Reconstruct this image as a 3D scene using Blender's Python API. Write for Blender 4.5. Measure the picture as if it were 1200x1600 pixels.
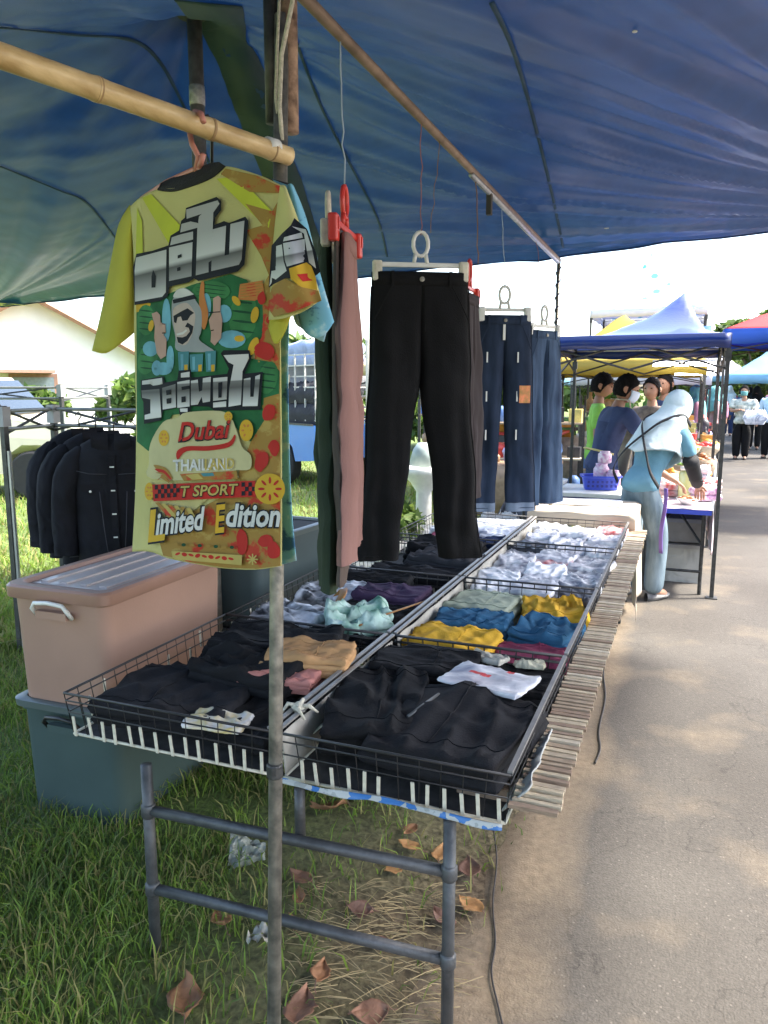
import bpy, bmesh, math, random
import numpy as np
from mathutils import Vector, Matrix, noise

for o in list(bpy.data.objects): bpy.data.objects.remove(o)
scene = bpy.context.scene
COL = scene.collection
R = math.radians

# ---------------------------------------------------------------- camera
EYE = 1.55; PITCH = R(9.2); YAW = R(21.6); FPX = 1200.0
cam = bpy.data.cameras.new('camera'); cam.sensor_fit = 'VERTICAL'; cam.sensor_height = 36; cam.lens = 27
cam.clip_start = 0.05; cam.clip_end = 600
camo = bpy.data.objects.new('camera', cam); COL.objects.link(camo)
camo.location = (0, 0, EYE); camo.rotation_euler = (R(90) - PITCH, 0, YAW)
scene.camera = camo
# ---------------------------------------------------------------- light
SUN_AZ = R(64); SUN_EL = R(52)
w = bpy.data.worlds.new('World'); scene.world = w; w.use_nodes = True
nt = w.node_tree; bg = nt.nodes['Background']
sky = nt.nodes.new('ShaderNodeTexSky'); sky.sky_type = 'NISHITA'; sky.sun_disc = False
sky.sun_elevation = SUN_EL; sky.sun_rotation = SUN_AZ; sky.air_density = 1.0; sky.dust_density = 3.0; sky.ozone_density = 0.3
nt.links.new(sky.outputs[0], bg.inputs[0]); bg.inputs[1].default_value = 0.15
sl = bpy.data.lights.new('sun', 'SUN'); sl.energy = 2.6; sl.angle = R(7); sl.color = (1, .95, .86)
so = bpy.data.objects.new('sun', sl); COL.objects.link(so)
so.rotation_euler = Vector((-math.sin(SUN_AZ)*math.cos(SUN_EL), -math.cos(SUN_AZ)*math.cos(SUN_EL), -math.sin(SUN_EL))).to_track_quat('-Z', 'Y').to_euler()
vs = scene.view_settings; vs.view_transform = 'Standard'; vs.look = 'None'; vs.gamma = 1; vs.use_curve_mapping = False
vs.exposure = 2.5
scene.render.engine = 'CYCLES'
scene.cycles.max_bounces = 5; scene.cycles.diffuse_bounces = 3; scene.cycles.transmission_bounces = 4
scene.cycles.transparent_max_bounces = 12

# ---------------------------------------------------------------- measuring helpers
_fw = Vector((-math.sin(YAW)*math.cos(PITCH), math.cos(YAW)*math.cos(PITCH), -math.sin(PITCH)))
_rt = Vector((math.cos(YAW), math.sin(YAW), 0)); _up = _rt.cross(_fw)
def ray(x, y): return _fw + _rt*((x-600)/FPX) - _up*((y-800)/FPX)
def atz(x, y, z):
    r = ray(x, y); return Vector((0, 0, EYE)) + r*((z-EYE)/r.z)
def aty(x, y, Y):
    r = ray(x, y); return Vector((0, 0, EYE)) + r*(Y/r.y)
def atd(x, y, d): return Vector((0, 0, EYE)) + ray(x, y)*d
def n3(x, y, z=0.0): return noise.noise(Vector((x, y, z)))
def fbm(x, y, z=0.0, o=4):
    a, s, f = 1.0, 0.0, 1.0
    for k in range(o):
        s += a*noise.noise(Vector((x*f, y*f, z+k*7.3))); a *= .5; f *= 2.03
    return s

# ---------------------------------------------------------------- materials
MATS = {}
def newmat(name):
    m = bpy.data.materials.new(name); m.use_nodes = True
    return m, m.node_tree, m.node_tree.nodes['Principled BSDF']
def hexc(h):
    h = h.lstrip('#'); c = [int(h[i:i+2], 16)/255 for i in (0, 2, 4)]
    return tuple(((v+.055)/1.055)**2.4 if v > .04045 else v/12.92 for v in c)
def mat(name, col, rough=.7, var=.15, scale=12, bump=0.0, bscale=80, metal=0.0, coat=0.0, spec=.5, transl=0.0, col2=None, detail=5, sheen=0.0, stretch=None, coords='Object', wrinkle=0.0, wscale=9):
    if name in MATS: return MATS[name]
    m, t, b = newmat(name); L = t.links
    if isinstance(col, str): col = hexc(col)
    if isinstance(col2, str): col2 = hexc(col2)
    tc = t.nodes.new('ShaderNodeTexCoord'); src = tc.outputs[coords]
    if stretch:
        mp = t.nodes.new('ShaderNodeMapping'); mp.inputs['Scale'].default_value = stretch; L.new(src, mp.inputs[0]); src = mp.outputs[0]
    nz = t.nodes.new('ShaderNodeTexNoise'); nz.inputs['Scale'].default_value = scale; nz.inputs['Detail'].default_value = detail; L.new(src, nz.inputs['Vector'])
    rp = t.nodes.new('ShaderNodeValToRGB'); L.new(nz.outputs[0], rp.inputs[0])
    rp.color_ramp.elements[0].position = .3; rp.color_ramp.elements[1].position = .7
    lo = tuple(max(0, c*(1-var)) for c in col); hi = tuple(min(1, c*(1+var)) for c in (col2 or col))
    rp.color_ramp.elements[0].color = (*lo, 1); rp.color_ramp.elements[1].color = (*hi, 1)
    L.new(rp.outputs[0], b.inputs['Base Color'])
    b.inputs['Roughness'].default_value = rough; b.inputs['Metallic'].default_value = metal
    b.inputs['Coat Weight'].default_value = coat; b.inputs['Specular IOR Level'].default_value = spec
    b.inputs['Sheen Weight'].default_value = sheen
    nin = None
    if wrinkle:
        w1 = t.nodes.new('ShaderNodeTexNoise'); w1.inputs['Scale'].default_value = wscale; w1.inputs['Detail'].default_value = 3; w1.inputs['Distortion'].default_value = 1.6; w1.noise_type = 'RIDGED_MULTIFRACTAL'; L.new(src, w1.inputs['Vector'])
        wb = t.nodes.new('ShaderNodeBump'); wb.inputs['Strength'].default_value = wrinkle; wb.inputs['Distance'].default_value = .02; L.new(w1.outputs[0], wb.inputs['Height']); L.new(wb.outputs[0], b.inputs['Normal']); nin = wb
    if bump:
        n2 = t.nodes.new('ShaderNodeTexNoise'); n2.inputs['Scale'].default_value = bscale; n2.inputs['Detail'].default_value = 4; L.new(src, n2.inputs['Vector'])
        bp = t.nodes.new('ShaderNodeBump'); bp.inputs['Strength'].default_value = bump; bp.inputs['Distance'].default_value = .01
        L.new(n2.outputs[0], bp.inputs['Height']); L.new(bp.outputs[0], b.inputs['Normal'])
        if nin: L.new(nin.outputs[0], bp.inputs['Normal'])
    if transl:
        tr = t.nodes.new('ShaderNodeBsdfTranslucent'); L.new(rp.outputs[0], tr.inputs[0])
        mx = t.nodes.new('ShaderNodeMixShader'); mx.inputs[0].default_value = transl
        L.new(b.outputs[0], mx.inputs[1]); L.new(tr.outputs[0], mx.inputs[2])
        L.new(mx.outputs[0], t.nodes['Material Output'].inputs[0])
    MATS[name] = m; return m

# ---------------------------------------------------------------- mesh builder
class MB:
    def __init__(s): s.v = []; s.f = []; s.mi = []
    def add(s, vs, fs, mi=0):
        n = len(s.v); s.v += [tuple(p) for p in vs]; s.f += [tuple(i+n for i in f) for f in fs]; s.mi += [mi]*len(fs); return s
    def box(s, c, d, rz=0, mi=0, M=None):
        x, y, z = (k/2 for k in d); co = math.cos(rz); si = math.sin(rz); vs = []
        for a in (-x, x):
            for b in (-y, y):
                for e in (-z, z):
                    p = Vector((a*co-b*si, a*si+b*co, e))
                    if M: p = M @ p
                    vs.append((p.x+c[0], p.y+c[1], p.z+c[2]))
        return s.add(vs, [(0,1,3,2),(4,6,7,5),(0,4,5,1),(2,3,7,6),(0,2,6,4),(1,5,7,3)], mi)
    def tube(s, pts, r, n=8, mi=0, cap=True):
        pts = [Vector(p) for p in pts]; k = len(pts); rs = r if isinstance(r, (list, tuple)) else [r]*k
        vs = []; prev = None
        for i, p in enumerate(pts):
            t = (pts[min(i+1, k-1)] - pts[max(i-1, 0)])
            t = t.normalized() if t.length > 1e-9 else Vector((0, 0, 1))
            if prev is None:
                a = t.cross(Vector((0, 0, 1)));
                if a.length < .1: a = t.cross(Vector((1, 0, 0)))
            else: a = prev - t*prev.dot(t)
            a.normalize(); prev = a; b = t.cross(a)
            for j in range(n):
                q = 2*math.pi*j/n; vs.append(p + (a*math.cos(q) + b*math.sin(q))*rs[i])
        fs = []
        for i in range(k-1):
            for j in range(n): fs.append((i*n+j, i*n+(j+1) % n, (i+1)*n+(j+1) % n, (i+1)*n+j))
        if cap: fs += [tuple(range(n-1, -1, -1)), tuple((k-1)*n+j for j in range(n))]
        return s.add(vs, fs, mi)
    def lathe(s, prof, n=20, c=(0, 0, 0), mi=0, sx=1, sy=1):
        vs = []; fs = []
        for r, z in prof:
            for j in range(n):
                q = 2*math.pi*j/n; vs.append((c[0]+r*sx*math.cos(q), c[1]+r*sy*math.sin(q), c[2]+z))
        for i in range(len(prof)-1):
            for j in range(n): fs.append((i*n+j, i*n+(j+1) % n, (i+1)*n+(j+1) % n, (i+1)*n+j))
        fs += [tuple(range(n-1, -1, -1)), tuple((len(prof)-1)*n+j for j in range(n))]
        return s.add(vs, fs, mi)
    def grid(s, fn, nu, nv, mi=0, wrap=False):
        vs = [fn(i/nu, j/nv) for j in range(nv+1) for i in range(nu+1)]
        fs = [(j*(nu+1)+i, j*(nu+1)+i+1, (j+1)*(nu+1)+i+1, (j+1)*(nu+1)+i) for j in range(nv) for i in range(nu)]
        return s.add(vs, fs, mi)
    def mesh(s, name, mats, smooth=False):
        me = bpy.data.meshes.new(name); me.from_pydata([tuple(p) for p in s.v], [], s.f)
        for m in (mats if isinstance(mats, (list, tuple)) else [mats]): me.materials.append(m)
        if any(s.mi): me.polygons.foreach_set('material_index', s.mi)
        if smooth: me.polygons.foreach_set('use_smooth', [True]*len(me.polygons))
        me.update(); return me
    def obj(s, name, mats, parent=None, smooth=False, loc=None, rz=0, auto=None):
        me = s.mesh(name, mats, smooth)
        if auto: me.polygons.foreach_set('use_smooth', [True]*len(me.polygons)); me.set_sharp_from_angle(angle=R(auto))
        return link(name, me, parent, loc, rz)
def link(name, data, parent=None, loc=None, rz=0):
    o = bpy.data.objects.new(name, data); COL.objects.link(o)
    if parent: o.parent = parent
    if loc is not None: o.location = loc
    if rz: o.rotation_euler.z = rz
    return o
def tag(o, label=None, cat=None, group=None, kind=None):
    if label: o['label'] = label
    if cat: o['category'] = cat
    if group: o['group'] = group
    if kind: o['kind'] = kind
    return o
def thing(name, label, cat, loc=(0, 0, 0), rz=0, group=None):
    return tag(link(name, None, None, loc, rz), label, cat, group)
def copytree(o, parent=None):
    c = o.copy(); COL.objects.link(c); c.parent = parent
    for ch in list(o.children): copytree(ch, c)
    return c
def thicken(o, t, sub=0, off=0):
    m = o.modifiers.new('solid', 'SOLIDIFY'); m.thickness = t; m.offset = off
    if sub:
        m2 = o.modifiers.new('sub', 'SUBSURF'); m2.levels = sub; m2.render_levels = sub
    return o
def bevel(o, wd, seg=2):
    m = o.modifiers.new('bev', 'BEVEL'); m.width = wd; m.segments = seg; m.limit_method = 'ANGLE'; return o
def bez(p0, p1, sag, n=10, jit=0, seed=0):
    p0, p1 = Vector(p0), Vector(p1); rr = random.Random(seed); out = []
    for i in range(n+1):
        t = i/n; p = p0.lerp(p1, t); p.z -= sag*4*t*(1-t)
        if 0 < i < n: p += Vector((rr.uniform(-jit, jit), rr.uniform(-jit, jit), rr.uniform(-jit, jit)))
        out.append(p)
    return out

# common materials
steel = mat('galvanised_steel', (.19, .185, .16), .5, .35, 30, .15, 120, metal=.55, col2=(.26, .24, .2))
steel_dark = mat('dark_steel', (.06, .06, .058), .5, .3, 40, .2, 120, metal=.5)
black_wire = mat('black_wire', (.016, .015, .015), .45, .3, 30)
white_plastic = mat('white_plastic', (.72, .71, .66), .4, .08, 20)
cream = mat('cream_tape', (.62, .58, .46), .7, .2, 40)
rust = mat('rusty_pipe', (.16, .09, .06), .7, .45, 35, .3, 120, metal=.2, col2=(.3, .2, .14))
# ================================================================ the setting
def edge_x(y):   # where the sandy verge meets the grass
    return -.60 + .03*y + .12*fbm(y*.9, 3.1) + .03*n3(y*6, 1.7)
# ground
def ground_mat():
    m, t, b = newmat('grass_ground'); L = t.links
    tc = t.nodes.new('ShaderNodeTexCoord')
    n1 = t.nodes.new('ShaderNodeTexNoise'); n1.inputs['Scale'].default_value = 1.3; n1.inputs['Detail'].default_value = 8; L.new(tc.outputs['Object'], n1.inputs[0])
    n2 = t.nodes.new('ShaderNodeTexNoise'); n2.inputs['Scale'].default_value = 45; n2.inputs['Detail'].default_value = 6; L.new(tc.outputs['Object'], n2.inputs[0])
    r1 = t.nodes.new('ShaderNodeValToRGB'); L.new(n2.outputs[0], r1.inputs[0])
    e = r1.color_ramp.elements; e[0].position = .3; e[0].color = (.06, .085, .022, 1); e[1].position = .7; e[1].color = (.14, .20, .04, 1)
    r2 = t.nodes.new('ShaderNodeValToRGB'); L.new(n2.outputs[0], r2.inputs[0])
    e = r2.color_ramp.elements; e[0].position = .3; e[0].color = (.07, .05, .03, 1); e[1].position = .7; e[1].color = (.18, .14, .085, 1)
    sx = t.nodes.new('ShaderNodeSeparateXYZ'); L.new(tc.outputs['Object'], sx.inputs[0])
    mr = t.nodes.new('ShaderNodeMapRange'); mr.inputs[1].default_value = -1.5; mr.inputs[2].default_value = -.55; L.new(sx.outputs[0], mr.inputs[0])
    ad = t.nodes.new('ShaderNodeMath'); ad.operation = 'ADD'; L.new(mr.outputs[0], ad.inputs[0])
    sc = t.nodes.new('ShaderNodeMath'); sc.operation = 'MULTIPLY_ADD'; sc.inputs[1].default_value = 1.4; sc.inputs[2].default_value = -.7; L.new(n1.outputs[0], sc.inputs[0]); L.new(sc.outputs[0], ad.inputs[1]); ad.use_clamp = True
    mx = t.nodes.new('ShaderNodeMix'); mx.data_type = 'RGBA'; L.new(ad.outputs[0], mx.inputs[0]); L.new(r1.outputs[0], mx.inputs[6]); L.new(r2.outputs[0], mx.inputs[7])
    L.new(mx.outputs[2], b.inputs['Base Color']); b.inputs['Roughness'].default_value = .95
    bp = t.nodes.new('ShaderNodeBump'); bp.inputs['Strength'].default_value = .6; bp.inputs['Distance'].default_value = .02; L.new(n2.outputs[0], bp.inputs['Height']); L.new(bp.outputs[0], b.inputs['Normal'])
    return m
def gz(x, y):
    if x > -.3: return -.012
    k = min(1, max(0, (-.55-x)/.5)); return -.012 + k*(.03*fbm(x*.7, y*.7, 9) + .012)
g = MB()
def axis(spec):
    out = []
    for a, b, n in spec: out += [a+(b-a)*i/n for i in range(n)]
    return out + [spec[-1][1]]
xs = axis([(-200, -30, 6), (-30, -6, 12), (-6, 0, 60), (0, 8, 6), (8, 200, 6)]); ys = axis([(-60, -3, 4), (-3, 7, 90), (7, 30, 12), (30, 300, 6)])
g.add([(x, y, gz(x, y)) for y in ys for x in xs], [(j*len(xs)+i, j*len(xs)+i+1, (j+1)*len(xs)+i+1, (j+1)*len(xs)+i) for j in range(len(ys)-1) for i in range(len(xs)-1)])
tag(g.obj('ground', ground_mat(), smooth=True), 'grassy ground with bare brown soil beside the road', 'ground', kind='structure')

# road with sandy edge
def road_mat():
    m, t, b = newmat('road_asphalt'); L = t.links
    tc = t.nodes.new('ShaderNodeTexCoord'); O = tc.outputs['Object']
    def nz(s, d=6):
        n = t.nodes.new('ShaderNodeTexNoise'); n.inputs['Scale'].default_value = s; n.inputs['Detail'].default_value = d; L.new(O, n.inputs[0]); return n.outputs[0]
    def ramp(src, *st):
        r = t.nodes.new('ShaderNodeValToRGB'); L.new(src, r.inputs[0]); e = r.color_ramp.elements
        e[0].position, e[0].color = st[0][0], (*st[0][1], 1); e[1].position, e[1].color = st[-1][0], (*st[-1][1], 1)
        for p, c in st[1:-1]: q = e.new(p); q.color = (*c, 1)
        return r.outputs[0]
    def mix(f, a, bb):
        x = t.nodes.new('ShaderNodeMix'); x.data_type = 'RGBA'; L.new(f, x.inputs[0]); L.new(a, x.inputs[6]); L.new(bb, x.inputs[7]); return x.outputs[2]
    asp = ramp(nz(70), (.3, (.050, .044, .038)), (.7, (.088, .079, .068)))
    big = ramp(nz(.8, 8), (.35, (0, 0, 0)), (.65, (1, 1, 1)))
    asp2 = ramp(nz(140), (.3, (.062, .055, .046)), (.7, (.10, .09, .077)))
    base = mix(big, asp, asp2)
    vo = t.nodes.new('ShaderNodeTexVoronoi'); vo.inputs['Scale'].default_value = 55; L.new(O, vo.inputs[0])
    peb = ramp(vo.outputs['Distance'], (.0, (1, 1, 1)), (.16, (1, 1, 1)), (.2, (0, 0, 0)))
    sel = ramp(vo.outputs['Color'], (.62, (0, 0, 0)), (.66, (1, 1, 1)))
    mm = t.nodes.new('ShaderNodeMath'); mm.operation = 'MULTIPLY'; L.new(peb, mm.inputs[0]); L.new(sel, mm.inputs[1])
    pc = ramp(vo.outputs['Color'], (.2, (.1, .08, .065)), (.9, (.15, .137, .118)))
    base = mix(mm.outputs[0], base, pc)
    sand = ramp(nz(38, 8), (.25, (.19, .14, .088)), (.75, (.31, .24, .155)))
    sx = t.nodes.new('ShaderNodeSeparateXYZ'); L.new(O, sx.inputs[0])
    mr = t.nodes.new('ShaderNodeMapRange'); mr.inputs[1].default_value = -.20; mr.inputs[2].default_value = -.42; L.new(sx.outputs[0], mr.inputs[0])
    q = t.nodes.new('ShaderNodeMath'); q.operation = 'MULTIPLY_ADD'; q.inputs[1].default_value = 1.5; q.inputs[2].default_value = -.80; L.new(nz(2.2, 8), q.inputs[0])
    ad = t.nodes.new('ShaderNodeMath'); ad.operation = 'ADD'; ad.use_clamp = True; L.new(mr.outputs[0], ad.inputs[0]); L.new(q.outputs[0], ad.inputs[1])
    st = ramp(nz(.45, 9), (.42, (1, 1, 1)), (.60, (.62, .60, .58)))
    ms_ = t.nodes.new('ShaderNodeMix'); ms_.data_type = 'RGBA'; ms_.blend_type = 'MULTIPLY'; ms_.inputs[0].default_value = 1; L.new(base, ms_.inputs[6]); L.new(st, ms_.inputs[7]); base = ms_.outputs[2]
    vc = t.nodes.new('ShaderNodeTexVoronoi'); vc.feature = 'DISTANCE_TO_EDGE'; vc.inputs['Scale'].default_value = .9; dm = t.nodes.new('ShaderNodeVectorMath'); dm.operation = 'ADD'
    nd = t.nodes.new('ShaderNodeTexNoise'); nd.inputs['Scale'].default_value = 3; nd.inputs['Detail'].default_value = 8; L.new(O, nd.inputs[0]); L.new(O, dm.inputs[0]); L.new(nd.outputs['Color'], dm.inputs[1]); L.new(dm.outputs[0], vc.inputs[0])
    ck = ramp(vc.outputs['Distance'], (.0, (.45, .44, .42)), (.006, (1, 1, 1)))
    mc_ = t.nodes.new('ShaderNodeMix'); mc_.data_type = 'RGBA'; mc_.blend_type = 'MULTIPLY'; mc_.inputs[0].default_value = .7; L.new(base, mc_.inputs[6]); L.new(ck, mc_.inputs[7]); base = mc_.outputs[2]
    base = mix(ad.outputs[0], base, sand)
    L.new(base, b.inputs['Base Color']); b.inputs['Roughness'].default_value = .88
    bp = t.nodes.new('ShaderNodeBump'); bp.inputs['Strength'].default_value = .55; bp.inputs['Distance'].default_value = .006
    L.new(nz(160), bp.inputs['Height']); L.new(bp.outputs[0], b.inputs['Normal'])
    return m
rd = MB(); ry = axis([(-6, -1, 5), (-1, 8, 120), (8, 90, 30)])
cols = [0, .05, .12, .2, .35, .6, 1.2, 5.5]
rd.add([(edge_x(y)+c, y, .004 - (.02 if c == 0 else 0) + (.004*fbm(c*9, y*7) if 0 < c < .3 else 0)) for y in ry for c in cols],
       [(j*8+i, j*8+i+1, (j+1)*8+i+1, (j+1)*8+i) for j in range(len(ry)-1) for i in range(7)])
tag(rd.obj('road', road_mat(), smooth=True), 'grey asphalt lane with a sandy edge along the stalls', 'road', kind='structure')

# grass
def blades(name, label, N, sampler, hgt, wid, seed, mats):
    rg = np.random.default_rng(seed); P = sampler(rg, N); N = len(P)
    h = hgt*(.35+.9*rg.random(N)**1.5); a = rg.random(N)*2*np.pi; bend = h*(.25+.8*rg.random(N)); ba = rg.random(N)*2*np.pi
    wv = np.stack([np.cos(a), np.sin(a), np.zeros(N)], 1)*(wid*(.5+rg.random(N)))[:, None]
    bd = np.stack([np.cos(ba), np.sin(ba), np.zeros(N)], 1)
    up = np.array([0, 0, 1.])
    p0 = P; p1 = P + up*(h*.55)[:, None] + bd*(bend*.3)[:, None]; p2 = P + up*(h*(1-.25*bend/h))[:, None] + bd*bend[:, None]
    V = np.stack([p0-wv*.5, p0+wv*.5, p1+wv*.42, p1-wv*.42, p2], 1).reshape(-1, 3)
    me = bpy.data.meshes.new(name); me.vertices.add(len(V)); me.vertices.foreach_set('co', V.ravel())
    base = np.arange(N)*5
    quad = np.stack([base, base+1, base+2, base+3], 1); tri = np.stack([base+3, base+2, base+4], 1)
    loops = np.concatenate([np.concatenate([quad, tri], 1).ravel()])
    me.loops.add(len(loops)); me.loops.foreach_set('vertex_index', loops)
    st = np.stack([np.arange(N)*7, np.arange(N)*7+4], 1).ravel(); me.polygons.add(2*N); me.polygons.foreach_set('loop_start', st)
    for m in mats: me.materials.append(m)
    me.polygons.foreach_set('material_index', np.repeat(rg.integers(0, len(mats), N), 2).astype(np.int32))
    me.update(); me.validate()
    return tag(link(name, me), label, 'grass', kind='stuff')
gm = [mat('blade_a', (.15, .245, .033), .6, .3, 3, transl=.4), mat('blade_b', (.21, .30, .042), .6, .3, 3, transl=.4), mat('blade_c', (.10, .17, .028), .6, .3, 3, transl=.4), mat('blade_d', (.28, .25, .085), .7, .3, 3, transl=.3)]
def samp_near(rg, N):
    out = []
    X = rg.uniform(-4.5, -.45, N*2); Yv = rg.uniform(.7, 4.6, N*2); k = rg.random(N*2)
    for x, y, q in zip(X, Yv, k):
        d = min(1, max(.04, (-.78-x)/.75)); d *= min(1, max(0.06, .75+1.1*fbm(x*1.6, y*1.6, 4)))
        if q < d and x < edge_x(y)+.1: out.append((x, y, gz(x, y)-.004))
        if len(out) >= N: break
    return np.array(out)
blades('grass', 'short green grass growing around and under the clothes stall', 72000, samp_near, .095, .0045, 3, gm)
def samp_far(rg, N):
    d = 4.4+rg.random(N)**1.8*14; ang = rg.uniform(.02, 1.15, N)
    X = -np.sin(ang)*d-.6; Y = np.cos(ang)*d
    return np.array([(x, y, gz(x, y)-.004) for x, y in zip(X, Y)])
blades('lawn_grass', 'sunlit bright grass on the lawn behind the stall', 52000, samp_far, .13, .013, 5, gm[:2]+[gm[3]])

# ================================================================ tarp
TP = Vector((-1.97, 2.88, 3.12)); TT = Vector((1.55, 5.6)); TL = Vector((-6.25, 5.5))
def tz(x, y):
    e = 2.40 if x > -.88 else 2.40+(.88+x)*.022
    if x > -.88: e = 2.40+.062*min(2.4, x+.88)
    fy = min(1, max(0, (5.42-y)/3))
    r = math.hypot(x-TP.x, y-TP.y)
    z = e + .12*fy*(1-abs(fy-.6)) + (TP.z-2.5)*math.exp(-(r/.95)**1.15)
    near = min(1, r/.35)
    th = math.atan2(y-TT.y, x-TT.x); dt = math.hypot(x-TT.x, y-TT.y)
    f1 = min(1, dt/1.2)*max(0, 1-max(0, dt-3.2)/3.0)*(1 if x > -3 else max(0, (x+5)/2))
    hf = min(1, max(0, (dt-.9)/1.6)); wv = .8*n3(th*14.0, .3)+.9*n3(th*33, 5.5)*(.25+.75*hf)+.5*n3(th*70, 8.8)*hf
    z += .046*f1*wv*near*min(1, max(.15, (y-.5)/3))
    th2 = math.atan2(y-TL.y, x-TL.x); d2 = math.hypot(x-TL.x, y-TL.y)
    f2 = min(1, d2/1.5)*max(0, 1-max(0, d2-3.6)/3)
    z += .075*f2*(n3(th2*9, 2.3)+.5*n3(th2*23, 4.4))*near
    ph = math.atan2(y-TP.y, x-TP.x)
    z += .022*min(1, r/.5)*math.exp(-r/1.1)*n3(math.cos(ph)*4, math.sin(ph)*4, 1.0)*2
    z += .012*fbm(x*1.1, y*1.1, 2)
    return z
TY1 = 5.43
def tarp_edge(x): return TY1 + .03*math.sin(x*1.9) + .02*n3(x*3, 0)
def tarp_pt(px, py, drop=.006):
    r = ray(px, py); a, b = .6, 9.0
    for i in range(200):
        t = a+(b-a)*i/200; p = Vector((0, 0, EYE))+r*t
        if p.z > tz(p.x, p.y): break
    lo, hi = t-(b-a)/200, t
    for k in range(20):
        m = (lo+hi)/2; p = Vector((0, 0, EYE))+r*m
        if p.z > tz(p.x, p.y): hi = m
        else: lo = m
    p.z -= drop; return p
def tarp_mat():
    m, t, b = newmat('blue_tarp'); L = t.links
    tc = t.nodes.new('ShaderNodeTexCoord'); O = tc.outputs['Object']
    n1 = t.nodes.new('ShaderNodeTexNoise'); n1.inputs['Scale'].default_value = .55; n1.inputs['Detail'].default_value = 6; L.new(O, n1.inputs[0])
    wv = t.nodes.new('ShaderNodeTexNoise'); wv.inputs['Scale'].default_value = 9; wv.inputs['Detail'].default_value = 8; L.new(O, wv.inputs[0])
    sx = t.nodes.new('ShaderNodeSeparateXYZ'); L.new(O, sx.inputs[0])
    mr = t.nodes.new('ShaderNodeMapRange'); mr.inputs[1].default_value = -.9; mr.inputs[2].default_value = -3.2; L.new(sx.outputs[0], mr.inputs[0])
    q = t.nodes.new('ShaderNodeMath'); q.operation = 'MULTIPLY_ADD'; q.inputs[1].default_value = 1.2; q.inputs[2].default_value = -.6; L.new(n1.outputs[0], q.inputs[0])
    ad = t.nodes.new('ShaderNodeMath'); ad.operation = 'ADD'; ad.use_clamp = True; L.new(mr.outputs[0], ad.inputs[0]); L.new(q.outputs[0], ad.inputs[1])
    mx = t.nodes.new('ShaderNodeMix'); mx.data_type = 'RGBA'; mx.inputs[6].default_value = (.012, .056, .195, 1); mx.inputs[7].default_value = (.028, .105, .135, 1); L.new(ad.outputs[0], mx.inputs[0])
    r = t.nodes.new('ShaderNodeValToRGB'); L.new(wv.outputs[0], r.inputs[0]); r.color_ramp.elements[0].position = .3; r.color_ramp.elements[0].color = (.82, .82, .82, 1); r.color_ramp.elements[1].position = .7; r.color_ramp.elements[1].color = (1.12, 1.1, 1.06, 1)
    ml = t.nodes.new('ShaderNodeMix'); ml.data_type = 'RGBA'; ml.blend_type = 'MULTIPLY'; ml.inputs[0].default_value = 1; L.new(mx.outputs[2], ml.inputs[6]); L.new(r.outputs[0], ml.inputs[7])
    L.new(ml.outputs[2], b.inputs['Base Color']); b.inputs['Roughness'].default_value = .38; b.inputs['Specular IOR Level'].default_value = .5
    wave = t.nodes.new('ShaderNodeTexNoise'); wave.inputs['Scale'].default_value = 260; L.new(O, wave.inputs[0])
    bp = t.nodes.new('ShaderNodeBump'); bp.inputs['Strength'].default_value = .12; bp.inputs['Distance'].default_value = .003; L.new(wave.outputs[0], bp.inputs['Height']); L.new(bp.outputs[0], b.inputs['Normal'])
    tr = t.nodes.new('ShaderNodeBsdfTranslucent'); L.new(ml.outputs[2], tr.inputs[0])
    ms = t.nodes.new('ShaderNodeMixShader'); ms.inputs[0].default_value = .05; L.new(b.outputs[0], ms.inputs[1]); L.new(tr.outputs[0], ms.inputs[2]); L.new(ms.outputs[0], t.nodes['Material Output'].inputs[0])
    return m
tarp = thing('tarp_canopy', 'large blue tarpaulin stretched overhead across the whole stall', 'tarp', (TP.x, TP.y, 0))
NX, NY = 300, 230
xa = np.linspace(0, 1, NX+1); tv = np.linspace(0, 1, NY+1)
tb = MB(); TPL = Vector((TP.x, TP.y, 0))
def tarp_xy(u, v):
    y = -2.2+(TY1+2.2)*v**.85; k = min(1, max(0, (y-2.2)/3.2)); k = k*k*(3-2*k); xl = -3.35-2.95*k
    x = xl+(1.65-xl)*u; return x, -2.2+(tarp_edge(x)+2.2)*v**.85
TXY = [tarp_xy(u, v) for v in tv for u in xa]
tb.add([(x-TP.x, y-TP.y, tz(x, y)) for x, y in TXY],
       [(j*(NX+1)+i, j*(NX+1)+i+1, (j+1)*(NX+1)+i+1, (j+1)*(NX+1)+i) for j in range(NY) for i in range(NX)])
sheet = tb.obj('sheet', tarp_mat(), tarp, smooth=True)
hem = MB(); hem.tube([(x-TP.x, tarp_edge(x)-TP.y, tz(x, tarp_edge(x))-.004) for x in np.linspace(-6.3, 1.65, 120)], .006, 6)
hem.obj('hem', mat('tarp_hem', (.02, .045, .14), .6), tarp, smooth=True)
seam_m = mat('tarp_seam', (.02, .06, .115), .7, .2, 8)
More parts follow.
